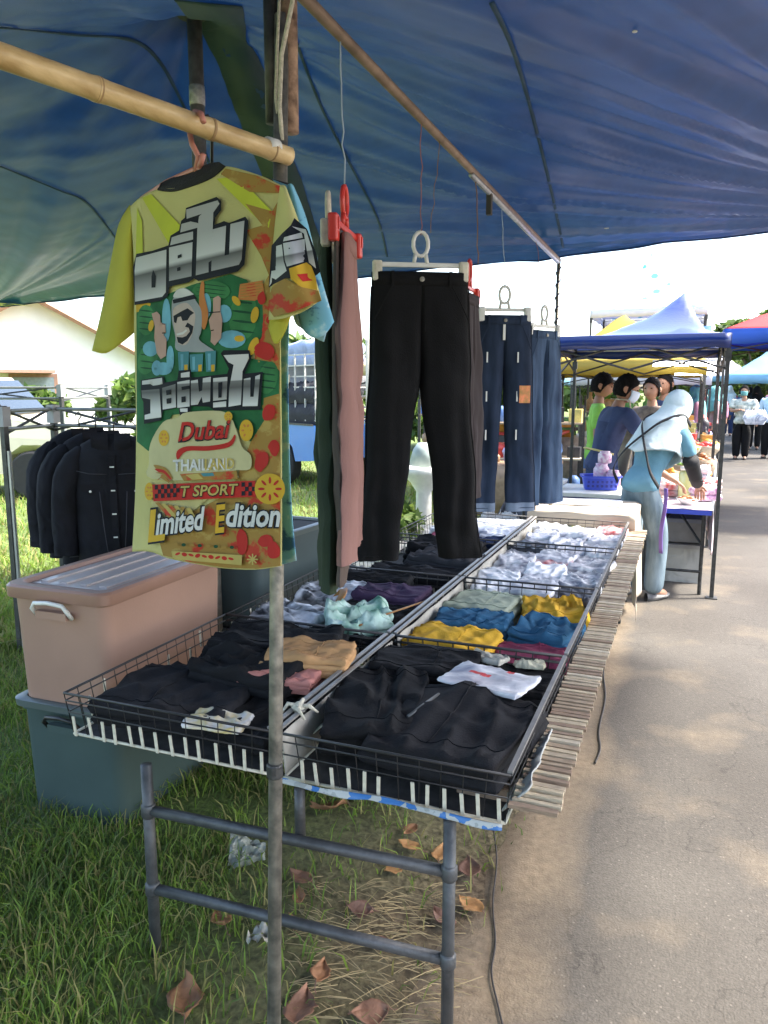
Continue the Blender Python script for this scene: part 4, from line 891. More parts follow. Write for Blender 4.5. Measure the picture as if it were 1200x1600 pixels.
# tags on dark jeans
o = MB().box((0, 0, 0), (.012, .002, .075)).obj('paper_tag', white_plastic, None, loc=tg+Vector((.01, -.035, -.08))); o.rotation_euler.z = R(28); tag(o, 'white paper tag dangling from the dark jeans waistband', 'tag')
o = MB().box((0, 0, 0), (.055, .003, .085)).obj('hang_tag', mat('yellow_tag', (.6, .42, .08), .5, .5, 30, col2=(.7, .2, .08)), None, loc=tg+Vector((.11, .01, -.38))); o.rotation_euler.z = R(28); tag(o, 'yellow and red price tag on the leg of the dark jeans', 'tag')
for sx, leg_ in ((-.07, 'left'), (.085, 'right')):
    for k, hgt_ in enumerate(('upper', 'middle', 'lower')):
        pp = tg+Vector((sx*math.cos(R(28)), sx*math.sin(R(28))-.045, -.2-.19*k)); o = MB().box((0, 0, 0), (.007, .002, .05)).obj('size_strip', white_plastic, None, loc=pp); o.rotation_euler.z = R(28); tag(o, 'white size strip on the %s part of the %s leg of the dark jeans' % (hgt_, leg_), 'sticker', 'size strips on the jeans')
# ================================================================ clothes laid in the baskets
def slab(mb, w, d, th, z0, seed, amp, nx=26, ny=22, cx=0, cy=0, rot=0, taper=0.0, curl=0.0):
    """one folded layer: rounded edges, wrinkled top"""
    c, s = math.cos(rot), math.sin(rot); vs = []
    rows = [(-1, .0)]+[(j/ny*2-1, 1) for j in range(ny+1)]+[(1, .0)]
    for j in range(-2, ny+3):
        for i in range(-2, nx+3):
            u = min(1, max(-1, i/nx*2-1)); v = min(1, max(-1, j/ny*2-1))
            ex = max(0, -i, i-nx); ey = max(0, -j, j-ny); e = max(ex, ey)
            h = (1.0, .5, .0)[e]; sc = (1.0, 1+.5*th/max(w, d), 1.0)[e]
            rx = 1-.03*(abs(v)**6); ry = 1-.03*(abs(u)**6)
            x = u*w/2*sc*rx*(1-taper*v); y = v*d/2*sc*ry
            x += .012*amp*n3(u*1.7, v*1.7, seed)*1.6+.003*n3(v*6, seed, 1); y += .012*amp*n3(u*1.7, v*1.7, seed+9)*1.6+.003*n3(u*6, seed, 2)
            A1 = seed*1.3; A2 = A1+1.1; p1 = u*math.cos(A1)+v*math.sin(A1); q1 = v*math.cos(A1)-u*math.sin(A1); p2 = u*math.cos(A2)+v*math.sin(A2); q2 = v*math.cos(A2)-u*math.sin(A2)
            r1 = (1-abs(n3(p1*1.9+seed, q1*.5+.3*p1, seed+5)))**4-.35; r2 = (1-abs(n3(p2*2.3+seed, q2*.6+.2*n3(p2*2, q2*2), seed+8)))**5-.3; r3 = n3(p1*3, q1*1.2+seed, seed)
            wz = amp*1.5*(.014*fbm(u*.9+seed, v*.9, seed, 2)+.018*r1+.012*r2+.004*r3+.004*((1-abs(n3(p2*5, q2*1.6, seed)))**4-.4))
            z = z0+th*h+max(-th*.6, wz)*(1 if e == 0 else .55 if e == 1 else 0)+curl*u*u*h
            vs.append((cx+x*c-y*s, cy+x*s+y*c, z))
    W = nx+5; H = ny+5; top = lambda i, j: Vector(vs[(j+2)*W+i+2])
    mb.add(vs, [(j*W+i, j*W+i+1, (j+1)*W+i+1, (j+1)*W+i) for j in range(H-1) for i in range(W-1)])
    return top, nx, ny
def stitch(top, nx, ny, m, par, rr_):
    o = Vector((0, 0, .0012)); a = rr_.choice((3, 4)); b = nx//2+rr_.randint(-3, 3)
    MB().tube([top(i, a)+o for i in range(nx+1)], .0016, 5).obj('seam', m, par, True)
    MB().tube([top(i, ny-2)+o for i in range(nx+1)], .0016, 5).obj('seam', m, par, True)
    MB().tube([top(b, j)+o for j in range(a, ny+1)], .0018, 5).obj('seam', m, par, True)
def garment(name, label, cat, loc, size, rot, m, layers=2, th=.018, seed=0, amp=.5, group=None, taper=0.0, curl=0.0):
    t = thing(name, label, cat, loc, rot, group) if layers > 1 else None
    rr2 = random.Random(seed)
    if layers == 1:
        mb = MB(); slab(mb, size[0], size[1], th, 0, seed, amp, taper=taper, curl=curl)
        o = mb.obj(name, m, None, True, loc, rot); return tag(o, label, cat, group)
    for k in range(layers):
        mb = MB(); tp_ = slab(mb, size[0]*(1-.03*k+rr2.uniform(-.03, .03)), size[1]*(1+rr2.uniform(-.05, .03)), th, th*1.02*k, seed+k*.37*(1 if k < layers-1 else 1), amp*(.25 if k < layers-1 else 1), cx=rr2.uniform(-.008, .008), cy=rr2.uniform(-.008, .008), rot=rr2.uniform(-.04, .04), taper=taper, curl=curl)
        fo = mb.obj('fold', m, t, True)
        if k == layers-1 and cat in ('trousers', 'clothes'): stitch(*tp_, m, fo, rr2)
    return t
def bagmat(name, cols, scale=9, rough=.18):
    m, t, b = newmat('bag_'+name); L = t.links
    tc = t.nodes.new('ShaderNodeTexCoord'); n = t.nodes.new('ShaderNodeTexNoise'); n.inputs['Scale'].default_value = scale; n.inputs['Detail'].default_value = 3; n.inputs['Distortion'].default_value = 1.2; L.new(tc.outputs['Object'], n.inputs[0])
    r = t.nodes.new('ShaderNodeValToRGB'); L.new(n.outputs[0], r.inputs[0]); e = r.color_ramp.elements; k = len(cols)
    for i, c in enumerate(cols):
        p = .33+.34*i/(k-1); q = e[0] if i == 0 else (e[1] if i == k-1 else e.new(p)); q.position = p; q.color = (*c, 1)
    L.new(r.outputs[0], b.inputs['Base Color']); b.inputs['Roughness'].default_value = .6; b.inputs['Coat Weight'].default_value = .6; b.inputs['Coat Roughness'].default_value = rough+.1
    v = t.nodes.new('ShaderNodeTexNoise'); v.inputs['Scale'].default_value = 16; v.inputs['Detail'].default_value = 6; v.inputs['Distortion'].default_value = 2.5; L.new(tc.outputs['Object'], v.inputs[0])
    bp = t.nodes.new('ShaderNodeBump'); bp.inputs['Strength'].default_value = .4; bp.inputs['Distance'].default_value = .008; L.new(v.outputs[0], bp.inputs['Height']); L.new(bp.outputs[0], b.inputs['Coat Normal']); L.new(bp.outputs[0], b.inputs['Normal'])
    return m
def C(name, c, **k): return mat('cloth_'+name, c, .9, k.pop('var', .15), 7, .3, 240, spec=.25, wrinkle=.55, wscale=7, **k)
blk1 = C('black', (.008, .008, .009)); blk2 = C('charcoal', (.013, .013, .015)); tanc = C('tan', (.42, .24, .11)); pinkc = C('pink', (.45, .19, .16)); yelc = C('mustard', (.58, .34, .03)); bluec = C('petrol', (.025, .10, .19)); sage = C('sage', (.30, .34, .26)); maroon = C('maroon', (.19, .035, .075)); purp = C('purple', (.06, .035, .075)); navy = C('navy', (.02, .035, .09)); darkgrey = C('dark_grey', (.035, .035, .04))
silver = bagmat('silver', [(.02, .02, .025), (.1, .1, .12), (.75, .76, .8)], 12); whiteb = bagmat('white', [(.82, .82, .83), (.75, .77, .8), (.85, .85, .85), (.8, .8, .82), (.2, .22, .3)], 6); pastel = bagmat('pastel', [(.8, .8, .81), (.7, .36, .42), (.82, .8, .8), (.14, .14, .2)], 6); bluew = bagmat('bluewhite', [(.06, .08, .14), (.86, .88, .9), (.8, .82, .88), (.42, .5, .68), (.9, .9, .9)], 8); blackw = bagmat('blackwhite', [(.03, .03, .04), (.1, .1, .13), (.7, .7, .72), (.05, .05, .06)], 6); multi = bagmat('multi', [(.85, .85, .85), (.14, .14, .2), (.85, .8, .78), (.65, .4, .3), (.85, .85, .88)], 9); redw = bagmat('redwhite', [(.5, .05, .05), (.6, .2, .18), (.7, .68, .68)], 6)
FB = .580
# front right basket
G = lambda *a, **k: garment(*a, **k)
G('black_trousers_fold', 'black folded trousers with zip filling the right of the front right basket', 'trousers', (-.52, 1.83, FB+.018+.03), (.38, .42), R(-8), blk2, layers=2, th=.030, seed=2.1, amp=.75)
G('black_trousers_fold', 'black rumpled trousers at the left of the front right basket', 'trousers', (-.765, 1.90, FB+.018+.022), (.26, .44), R(14), blk1, layers=3, th=.024, seed=4.4, amp=.8)
G('black_trousers_fold', 'black neatly layered trousers at the back left of front right basket', 'trousers', (-.73, 2.22, FB+.018+.02), (.34, .22), R(5), blk1, layers=4, th=.020, seed=6.2, amp=.4)
G('black_trousers_fold', 'black folded cloth in the back right corner of front right basket', 'trousers', (-.45, 2.25, FB+.018+.01), (.24, .22), R(-4), blk1, layers=3, th=.019, seed=7.7, amp=.4)
o = MB().tube([(0, 0, 0), (.02, .07, .008), (.035, .16, .006)], .005, 6).obj('zip_strip', mat('zip_grey', (.12, .12, .115), .4, metal=.5), None, True, (-.645, 1.80, .694)); tag(o, 'grey zip lying between the two black trousers in front basket', 'zip')
pk = garment('clear_bag_pack', 'clear plastic packet with red print on the black trousers', 'plastic packet', (-.50, 2.10, FB+.018+.105), (.25, .17), R(-14), whiteb, layers=1, th=.012, seed=3.3, amp=.35)
for (x, y, a, b_) in ((-.03, -.02, .05, .016), (.0, -.025, .03, .02), (.05, .035, .022, .014)):
    MB().grid(lambda u, v: ((u-.5)*a+x, (v-.5)*b_+y, .026+.002*n3(u*3, v)), 4, 3).obj('red_print', mat('red_print', (.55, .04, .04), .4), pk)
garment('label_card', 'pale cardboard label poking up at the back of the front basket', 'card', (-.56, 2.33, FB+.018+.085), (.12, .07), R(-20), C('card', (.45, .43, .37)), layers=1, th=.01, seed=8, amp=.4)
garment('label_card', 'small cream card at back right of the front right basket', 'card', (-.43, 2.345, FB+.018+.075), (.09, .05), R(5), C('card2', (.5, .48, .36)), layers=1, th=.01, seed=8.8, amp=.4)
# right basket two
for nm, lab, x, y, w, d, r_, m, n_, s, a in (
    ('yellow_trousers', 'mustard yellow folded trousers at the front of the coloured basket', -.735, 2.56, .31, .23, -4, yelc, 3, 11.1, .55),
    ('maroon_cloth', 'maroon folded cloth right of the front yellow trousers', -.46, 2.55, .25, .2, 6, maroon, 2, 12.4, .4),
    ('blue_cloth', 'petrol blue folded cloth behind the front yellow trousers', -.74, 2.80, .30, .20, 5, bluec, 3, 13.5, .5),
    ('blue_cloth', 'petrol blue rumpled cloth at the right rim of the coloured basket', -.455, 2.78, .23, .24, -10, bluec, 3, 14.2, .8),
    ('sage_cloth', 'sage green folded cloth at the back left of the coloured basket', -.755, 3.07, .28, .28, -3, sage, 3, 15.8, .3),
    ('yellow_cloth', 'mustard yellow rumpled cloth at the back right of coloured basket', -.47, 3.06, .26, .28, 12, yelc, 3, 16.3, .95)):
    G(nm, lab, 'clothes', (x, y, FB+.012), (w, d), R(r_), m, layers=n_, th=.026, seed=s, amp=a)
# front left basket
G('black_trousers_fold', 'black folded trousers lying at the front of the left front basket', 'trousers', (-1.36, 1.80, FB+.016+.012), (.40, .34), R(10), blk2, layers=2, th=.030, seed=21, amp=.7)
G('black_trousers_fold', 'black rumpled trousers in the middle of the left front basket', 'trousers', (-1.22, 1.97, FB+.016+.03), (.36, .20), R(-6), blk1, layers=3, th=.026, seed=22.2, amp=.9)
G('black_trousers_fold', 'black trousers piled high at the back of the left front basket', 'trousers', (-1.28, 2.22, FB+.016+.02), (.46, .26), R(8), blk1, layers=4, th=.024, seed=23.1, amp=.8)
G('tan_trousers', 'tan corduroy folded trousers beside the front pole', 'trousers', (-1.07, 2.07, FB+.016+.085), (.28, .17), R(12), tanc, layers=3, th=.018, seed=24.4, amp=.5)
G('pink_cloth', 'dusty pink folded cloth under the tan trousers', 'clothes', (-1.11, 1.95, FB+.016+.062), (.24, .13), R(8), pinkc, layers=3, th=.014, seed=25.5, amp=.4)
G('black_trousers_fold', 'black folded cloth in the right corner of the left front basket', 'trousers', (-1.05, 1.76, FB+.016+.008), (.20, .28), R(-5), blk1, layers=2, th=.022, seed=26, amp=.5)
garment('yellow_packet', 'small yellow and white plastic packet in front left basket', 'plastic packet', (-1.14, 1.66, FB+.016+.055), (.17, .10), R(6), bagmat('yellowp', [(.7, .7, .72), (.62, .45, .05), (.75, .75, .77), (.62, .45, .05)], 12), layers=1, th=.012, seed=27, amp=.35)
# left basket two
for nm, lab, cat_, x, y, w, d, r_, m, n_, s, a, dz in (
    ('silver_bag', 'shiny clear bag with black clothes at left of second basket', 'plastic packet', -1.42, 3.02, .34, .24, 8, silver, 2, 31, .7, .02),
    ('silver_bag', 'shiny clear bag beside the front rail of second left basket', 'plastic packet', -1.43, 2.62, .30, .22, -6, silver, 2, 32, .7, .03),
    ('purple_trousers', 'dark purple folded trousers in the second left basket', 'trousers', -1.15, 3.0, .32, .22, 2, purp, 4, 33, .5, .0),
    ('black_cloth', 'black folded cloth between purple trousers and mint cloth', 'clothes', -1.15, 2.76, .32, .22, -4, blk1, 3, 34, .5, .0),
    ('mint_cloth', 'mint green and white tie dye cloth in second left basket', 'clothes', -1.14, 2.60, .24, .22, 28, mat('mint_dye', (.10, .34, .22), .85, .3, 16, .2, 200, col2=(.5, .62, .56)), 2, 35, 1.4, .045),
    ('black_cloth', 'black cloth along the front rail of second left basket', 'clothes', -1.22, 2.50, .5, .12, 0, blk1, 2, 36, .6, .0),
    ('black_cloth', 'black folded trousers behind the silver bag at the second rail', 'clothes', -1.34, 3.20, .42, .14, 4, blk1, 4, 37, .5, .0)):
    G(nm, lab, cat_, (x, y, FB+.012+dz), (w, d), R(r_), m, layers=n_, th=.024, seed=s, amp=a)
for lab, pts in (('tan leather strap curled beside the silver bag', [(-1.32, 2.80, .70), (-1.28, 2.78, .735), (-1.25, 2.70, .73), (-1.25, 2.62, .69)]), ('orange brown strap along the middle rail', [(-.97, 2.86, .69), (-1.0, 2.74, .695), (-1.06, 2.60, .69), (-1.10, 2.50, .68)])):
    p0 = Vector(pts[0]); mb = MB(); Q = smooth_pts([Vector(p) for p in pts], False, 6)+[Vector(pts[-1])]
    mb.add([q-p0+Vector((sg*.016, 0, sg*.006)) for q in Q for sg in (-1, 1)], [(2*i, 2*i+1, 2*i+3, 2*i+2) for i in range(len(Q)-1)])
    tag(thicken(mb.obj('leather_strap', mat('tan_leather', (.36, .17, .05), .55, .15, 12), None, True, p0), .006), lab, 'strap')
# left basket three
for nm, lab, x, y, w, d, r_, m, n_, s, a in (
    ('black_cloth', 'black trousers pile near the front rail of third left basket', -1.20, 3.46, .46, .26, 5, blk2, 3, 41, .8),
    ('black_cloth', 'black rumpled clothes under the hem of the black trousers', -1.12, 3.74, .40, .28, -8, darkgrey, 4, 42, .9),
    ('black_cloth', 'black clothes heap at the back of the third left basket', -1.22, 4.02, .44, .24, 4, blk1, 4, 43, .8),
    ('grey_cloth', 'pale grey crumpled cloth at left rim of third basket', -1.49, 3.44, .16, .22, 4, C('palegrey', (.35, .35, .34)), 2, 44, .6)):
    G(nm, lab, 'clothes', (x, y, FB+.012), (w, d), R(r_), m, layers=n_, th=.026, seed=s, amp=a)
for nm, lab, x, y, w, d, r_, m, n_, s, a in (
    ('maroon_cloth', 'dark red folded cloth in far left basket', -1.28, 4.36, .3, .2, 3, maroon, 3, 45, .4),
    ('white_pack', 'white bagged shirt at the rear of the far left basket', -1.30, 4.70, .4, .3, -4, whiteb, 3, 46, .5),
    ('blue_cloth', 'blue folded cloth at right of far left basket', -1.05, 4.32, .2, .2, 8, navy, 3, 47, .5),
    ('white_pack', 'white bagged shirt next to middle rail in far left basket', -1.05, 4.62, .22, .3, 2, whiteb, 3, 48, .5),
    ('white_pack', 'white bagged cloth at far end of the far left basket', -1.2, 4.93, .5, .18, 0, bluew, 3, 49, .5)):
    G(nm, lab, 'clothes', (x, y, FB+.012), (w, d), R(r_), m, layers=n_, th=.026, seed=s, amp=a)
# right baskets three and four: rows of bagged shirts
k = 0; rr3 = random.Random(12)
rows3 = [('third', 3.38, [multi, whiteb, blackw]), ('third', 3.55, [multi, whiteb, bluew]), ('third', 3.74, [pastel, multi, bluew]), ('third', 3.92, [pastel, redw, pastel]), ('third', 4.08, [pastel, whiteb, bluew])]
rows4 = [('fourth', 4.27, [blackw, whiteb, whiteb]), ('fourth', 4.44, [whiteb, whiteb, bluew]), ('fourth', 4.62, [whiteb, bluew, whiteb]), ('fourth', 4.80, [bluew, whiteb, whiteb]), ('fourth', 4.97, [whiteb, multi, redw])]
cn = {bluew: 'blue and white', multi: 'multicoloured', blackw: 'black and white', pastel: 'pink and white', redw: 'red', whiteb: 'white'}
for ri, (bn, y, ms) in enumerate(rows3+rows4):
    for ci, m in enumerate(ms):
        x = -.80+.185*ci; cnm = ['left', 'middle', 'right'][ci]; rn = ['front', 'second', 'middle', 'fourth', 'rear'][ri % 5]
        garment('bagged_shirt', '%s bagged shirt at %s of the %s row in the %s right basket' % (cn[m], cnm, rn, bn), 'bagged shirt', (x+rr3.uniform(-.015, .015), y, FB+.01+.016*((ri*3+ci) % 2)), (.19, .19), R(rr3.uniform(-10, 10)), m, layers=2, th=.03, seed=60+k, amp=.5, group='shirts in clear bags'); k += 1
# ================================================================ litter on the ground
leafm = [mat('leaf_%d' % i, c, .75, .35, 14, .5, 50) for i, c in enumerate([(.27, .13, .06), (.22, .11, .065), (.38, .20, .075), (.15, .08, .055)])]
def leaf(px, py, size, rot, mi, curl, seed, label, z=.012):
    mb = MB()
    def f(u, v):
        a = v; w = size*.42*math.sin(math.pi*min(1, max(0, a))**.8)*(1+.12*n3(a*6, seed)); s = u*2-1
        x = s*w; y = (a-.5)*size*1.25
        return (x*(1+.25*n3(a*9, s*2, seed)), y+.1*size*n3(s*2, a*2, seed+4), curl*size*(s*s*.22+.16*(2*a-1)**2+.35*s*n3(seed, a*1.5))+.10*size*n3(u*2.4, v*2.8, seed)+.012)
    mb.grid(f, 8, 12); p = atz(px, py, z); p.z = max(gz(p.x, p.y), 0 if p.x > edge_x(p.y) else -1)+.006
    t = thing('dry_leaf', label, 'leaf', p, rot, 'fallen dry leaves on the ground')
    o = mb.obj('blade', leafm[mi], t, True); thicken(o, .0012); o.rotation_euler = (n3(seed, 1)*.5, n3(seed, 2)*.5, 0)
    MB().tube([(0, -size*.6, .006+curl*size*.5), (0, -size*.8, .01), (.006, -size*.95, .006)], .0015, 5).obj('stalk', leafm[3], t)
L_ = [(290, 1565, .13, .6, 0, .5, 'large curled brown leaf at the bottom left in the grass'), (515, 1268, .13, 1.9, 0, .8, 'large rolled brown leaf under the front baskets'), (736, 1412, .09, 1.1, 2, .4, 'orange leaf lying on the sand right of the trestle leg'), (470, 1578, .12, .2, 1, .4, 'reddish leaf at the bottom centre behind the front pole'), (575, 1585, .10, 2.2, 1, .5, 'dark red leaf at the bottom edge near the sand'), (735, 1357, .10, .4, 3, .5, 'dark crinkled leaf just right of the trestle upper rail'),
      (640, 1325, .08, 1.5, 2, .4, 'ochre leaf between the trestle rails near the leg'), (690, 1335, .09, .1, 2, .5, 'ochre leaf touching the right trestle leg'), (615, 1360, .07, 2.4, 2, .4, 'small ochre leaf below the upper trestle rail'), (345, 1445, .09, .9, 0, .5, 'brown leaf half sunk in grass beside the lower rail'), (470, 1382, .09, 1.3, 1, .4, 'red brown leaf in the grass right of the front pole'), (467, 1408, .06, .5, 0, .5, 'small upright brown leaf right of the front pole'),
      (560, 1425, .08, 1.8, 3, .5, 'dark brown leaf in thin grass at the middle'), (500, 1525, .08, .2, 0, .6, 'brown leaf on bare soil above the bottom edge'), (590, 1475, .07, 2.0, 3, .4, 'dark leaf on soil below the lower rail'), (690, 1435, .09, 1.0, 3, .5, 'dark leaf against the right trestle leg low down'), (640, 1300, .07, 2.8, 0, .4, 'small brown leaf in shade below the basket corner'), (455, 1450, .06, .7, 0, .4, 'small brown leaf touching the lower rail at the pole')]
for i, (px, py, s, r_, mi, cu, lab) in enumerate(L_): leaf(px, py, s*.82, r_, mi, cu, i*1.7, lab)
rg = random.Random(9)
mb = MB()
for i in range(260):
    px = rg.uniform(440, 690); py = rg.uniform(1380, 1600); p = atz(px, py, .01); a = rg.uniform(-.6, .9); l = rg.uniform(.03, .14); q = Vector((math.cos(a), math.sin(a), rg.uniform(-.05, .12)))*l
    p.z = max(gz(p.x, p.y), .0)+.006; mb.tube([p, p+q*.5+Vector((0, 0, .006)), p+q], .0012, 4)
tag(mb.obj('dry_straw', mat('straw', (.34, .26, .13), .8, .3, 9)), 'dry straw and twigs scattered on the bare soil', 'straw', kind='stuff')
p = atz(385, 1335, .02); mb = MB(); mb.grid(lambda u, v: ((u-.5)*.12, (v-.5)*.13*(1-.5*u), .02+.03*fbm(u*3, v*3, 2)), 14, 14)
glass = bagmat('scrap', [(.25, .27, .24), (.5, .5, .48), (.2, .22, .18)], 20); o = tag(mb.obj('plastic_scrap', glass, None, False, p), 'crumpled clear plastic scrap in the grass between trestle rails', 'plastic scrap'); o.rotation_euler = (.5, .2, .6)
p = atz(408, 1468, .02); mb = MB(); mb.grid(lambda u, v: ((u-.5)*.06, (v-.5)*.06, .02+.03*fbm(u*3, v*3, 7)), 10, 10); tag(mb.obj('paper_scrap', C('paper', (.42, .4, .34)), None, True, p), 'small crumpled paper scrap beside the front pole base', 'paper scrap')
def cord(px, lab, r=.0028):
    P = [atz(x, y, .010) for x, y in px]; Q = smooth_pts(P, False, 8)+[P[-1]]
    tag(MB().tube([q-P[0] for q in Q], r, 6).obj('cord', mat('dark_cord', (.035, .03, .027), .7), None, True, P[0]), lab, 'cord')
cord([(768, 1275), (776, 1340), (770, 1410), (774, 1470), (768, 1520), (778, 1570), (785, 1600)], 'thin dark cord snaking down the sand beside the trestle leg')
cord([(948, 1010), (943, 1050), (946, 1090), (936, 1140), (938, 1170), (930, 1192)], 'thin dark cord on the sand right of the slats', .004)
# ================================================================ people
def skin_mesh(verts, edges, radii, mats, lv=2, root=0):
    me = bpy.data.meshes.new('sk'); me.from_pydata([tuple(v) for v in verts], edges, [])
    o = bpy.data.objects.new('sk', me); COL.objects.link(o)
    sk = o.modifiers.new('skin', 'SKIN'); sk.use_smooth_shade = True; sk.branch_smoothing = .6
    sv = me.skin_vertices[0].data if me.skin_vertices else None
    if sv is None:
        bm = bmesh.new(); bm.from_mesh(me); bm.verts.layers.skin.verify(); bm.to_mesh(me); bm.free(); sv = me.skin_vertices[0].data
    for i, r in enumerate(radii): sv[i].radius = (r, r) if not isinstance(r, tuple) else r; sv[i].use_root = (i == root)
    ss = o.modifiers.new('sub', 'SUBSURF'); ss.levels = lv; ss.render_levels = lv
    dg = bpy.context.evaluated_depsgraph_get(); out = bpy.data.meshes.new_from_object(o.evaluated_get(dg))
    bpy.data.objects.remove(o); bpy.data.meshes.remove(me)
    for m in (mats if isinstance(mats, (list, tuple)) else [mats]): out.materials.append(m)
    out.polygons.foreach_set('use_smooth', [True]*len(out.polygons)); return out
skins = [mat('skin_%d' % i, c, .55, .08, 8, spec=.4) for i, c in enumerate([(.36, .19, .12), (.28, .14, .085), (.42, .25, .17)])]
hairm = mat('black_hair', (.006, .005, .005), .9, .4, 60, .6, 60, spec=.15)
def head_geo(mb, M, s, mi=0):
    def f(u, v):
        th = 2*math.pi*u; ph = math.pi*v; d = Vector((math.sin(ph)*math.sin(th), math.sin(ph)*math.cos(th), math.cos(ph)))
        x, y, z = d.x*.074, d.y*.094, d.z*.112
        if z < 0: k = 1+z*2.6; x *= max(.5, k); y *= max(.62, 1+z*2.0)
        if d.y > 0 and z < -.03: y += .012
        fr = max(0, d.y); y += .024*math.exp(-((x/.012)**2))*math.exp(-(((z+.015)/.022)**2))*fr       # nose
        y -= .010*math.exp(-(((abs(x)-.031)/.014)**2))*math.exp(-(((z-.012)/.012)**2))*fr               # eye sockets
        y += .006*math.exp(-(((z-.034)/.012)**2))*fr; y += .005*math.exp(-(((z+.056)/.010)**2))*math.exp(-((x/.025)**2))*fr
        return M @ Vector((x*s, y*s, z*s))
    mb.grid(f, 28, 20, mi)
    for sx in (-1, 1):                                                                                 # ears
        mb.grid(lambda u, v: M @ (Vector((sx*(.074+.014*math.sin(math.pi*v)), -.008-.018*math.sin(math.pi*v)+.018*math.cos(2*math.pi*u)*math.sin(math.pi*v), -.005+.032*math.cos(math.pi*v)+.004*math.sin(2*math.pi*u)))*s), 8, 6, mi)
def finger_chain(V, E, Rr, wrist, fwd, side, up, s, base):
    """palm and five bent fingers rooted at the wrist"""
    palm = len(V); V.append(wrist+fwd*.05*s); E.append((base, palm)); Rr.append((.034*s, .016*s))
    for k, (sd, ln) in enumerate(((-.030, .062), (-.011, .074), (.010, .070), (.028, .056))):
        a = len(V); V.append(wrist+fwd*.088*s+side*sd*s); V.append(V[a]+fwd*ln*.5*s-up*.012*s); V.append(V[a+1]+fwd*ln*.38*s-up*.03*s)
        E.extend([(palm, a), (a, a+1), (a+1, a+2)]); Rr.extend([.0095*s, .0088*s, .0075*s])
    a = len(V); V.append(wrist+fwd*.035*s-side*.036*s); V.append(V[a]+fwd*.035*s-side*.018*s-up*.012*s); E.extend([(palm, a), (a, a+1)]); Rr.extend([.0115*s, .009*s])
def person(label, loc, rz, h=1.6, lean=0, arms=None, shirt=None, trouser=None, skin=0, hair='short', sleeve='short', head_turn=0, head_nod=0, shoes=black_wire, legs=None, fat=1.0, lv=2, group=None, hands=True, mask=None, hairmat=None):
    s = h/1.6; t = thing('person', label, 'person', loc, rz, group)
    Lr = Matrix.Rotation(-R(lean), 4, 'X'); HP = Vector((0, 0, .86*s))
    up = lambda x, y, z: HP+Lr @ (Vector((x*s, y*s, z*s))-HP)
    hips, sp, ch, nk = HP, up(0, -.005, 1.02), up(0, 0, 1.19), up(0, 0, 1.335)
    hd = Matrix.Translation(up(0, .028, 1.475)) @ Matrix.Rotation(R(head_turn), 4, 'Z') @ Matrix.Rotation(-R(lean*.55+head_nod), 4, 'X')
    hb = up(0, .012, 1.40)
    sh_ = {q: up(q*.168*fat, -.005, 1.285) for q in (-1, 1)}
    lg = legs or {-1: (-.09, .012, -.01), 1: (.09, .012, -.01)}
    arms = arms or {}
    A = {}
    for q in (-1, 1):
        if q in arms: el, wr = [Vector(v)*s for v in arms[q]]
        else: el, wr = Vector((q*.22*s*fat, -.02*s, 1.02*s)), Vector((q*.235*s*fat, .05*s, .80*s))
        A[q] = (el, wr)
    LG = {}
    for q in (-1, 1):
        kx, ky, ay = lg[q]; LG[q] = (Vector((q*.085*s, 0, .83*s)), Vector((kx*1.02*s, (ky+.012)*s, .455*s)), Vector((kx*s, ay*s, .075*s)), Vector(((kx+q*.012)*s, (ay+.13)*s, .03*s)))
    # body: one continuous skin
    V = [hips, sp, ch, nk, hb]; E = [(0, 1), (1, 2), (2, 3), (3, 4)]; Rr = [(.105*s, .08*s), (.10*s, .075*s), (.105*s, .08*s), (.05*s, .05*s), (.048*s, .048*s)]
    for q in (-1, 1):
        i = len(V); V += [sh_[q], A[q][0], A[q][1]]; E += [(2, i), (i, i+1), (i+1, i+2)]; Rr += [.042*s, .037*s, .026*s]
        if hands:
            f = (A[q][1]-A[q][0]).normalized(); sd = f.cross(Vector((0, 0, 1)));
            sd = Vector((1, 0, 0)) if sd.length < .2 else sd.normalized(); finger_chain(V, E, Rr, A[q][1], f, sd*(-q), sd.cross(f)*1.0, s, i+2)
        else:
            V.append(A[q][1]+(A[q][1]-A[q][0]).normalized()*.12*s); E.append((i+2, len(V)-1)); Rr.append((.03*s, .018*s))
        i = len(V); V += list(LG[q]); E += [(0, i), (i, i+1), (i+1, i+2), (i+2, i+3)]; Rr += [.07*s, .05*s, .038*s, .034*s]
    me = skin_mesh(V, E, Rr, skins[skin], lv)
    mb = MB(); head_geo(mb, hd, s); hm = mb.mesh('hd', skins[skin], True)
    bm = bmesh.new(); bm.from_mesh(me); bm.from_mesh(hm); bm.to_mesh(me); bm.free(); bpy.data.meshes.remove(hm)
    me.polygons.foreach_set('use_smooth', [True]*len(me.polygons)); body = link('body', me, t)
    # face
    eb = MB()
    for sx in (-1, 1): eb.grid(lambda u, v: hd @ (Vector((sx*.031+.012*math.cos(2*math.pi*u)*math.sin(math.pi*v), .083+.006*math.cos(math.pi*v), .012+.006*math.sin(2*math.pi*u)*math.sin(math.pi*v)))*s), 8, 4)
    eb.obj('eyes', hairm, t, smooth=True)
    if mask:
        mb = MB(); mb.grid(lambda u, v: hd @ (Vector((math.sin((u-.5)*2.7)*(.076-.014*v), math.cos((u-.5)*2.7)*(.112-.022*v)-.0+.012*math.sin(math.pi*v), .0-.095*v))*s), 14, 6); thicken(mb.obj('face_mask', mask, t, True), .003)
    else:
        MB().tube([hd @ (Vector((x, .100-.6*x*x*10, -.056))*s) for x in (-.022, -.01, 0, .01, .022)], .004*s, 6).obj('mouth', mat('lips', (.3, .1, .08), .5), t, smooth=True)
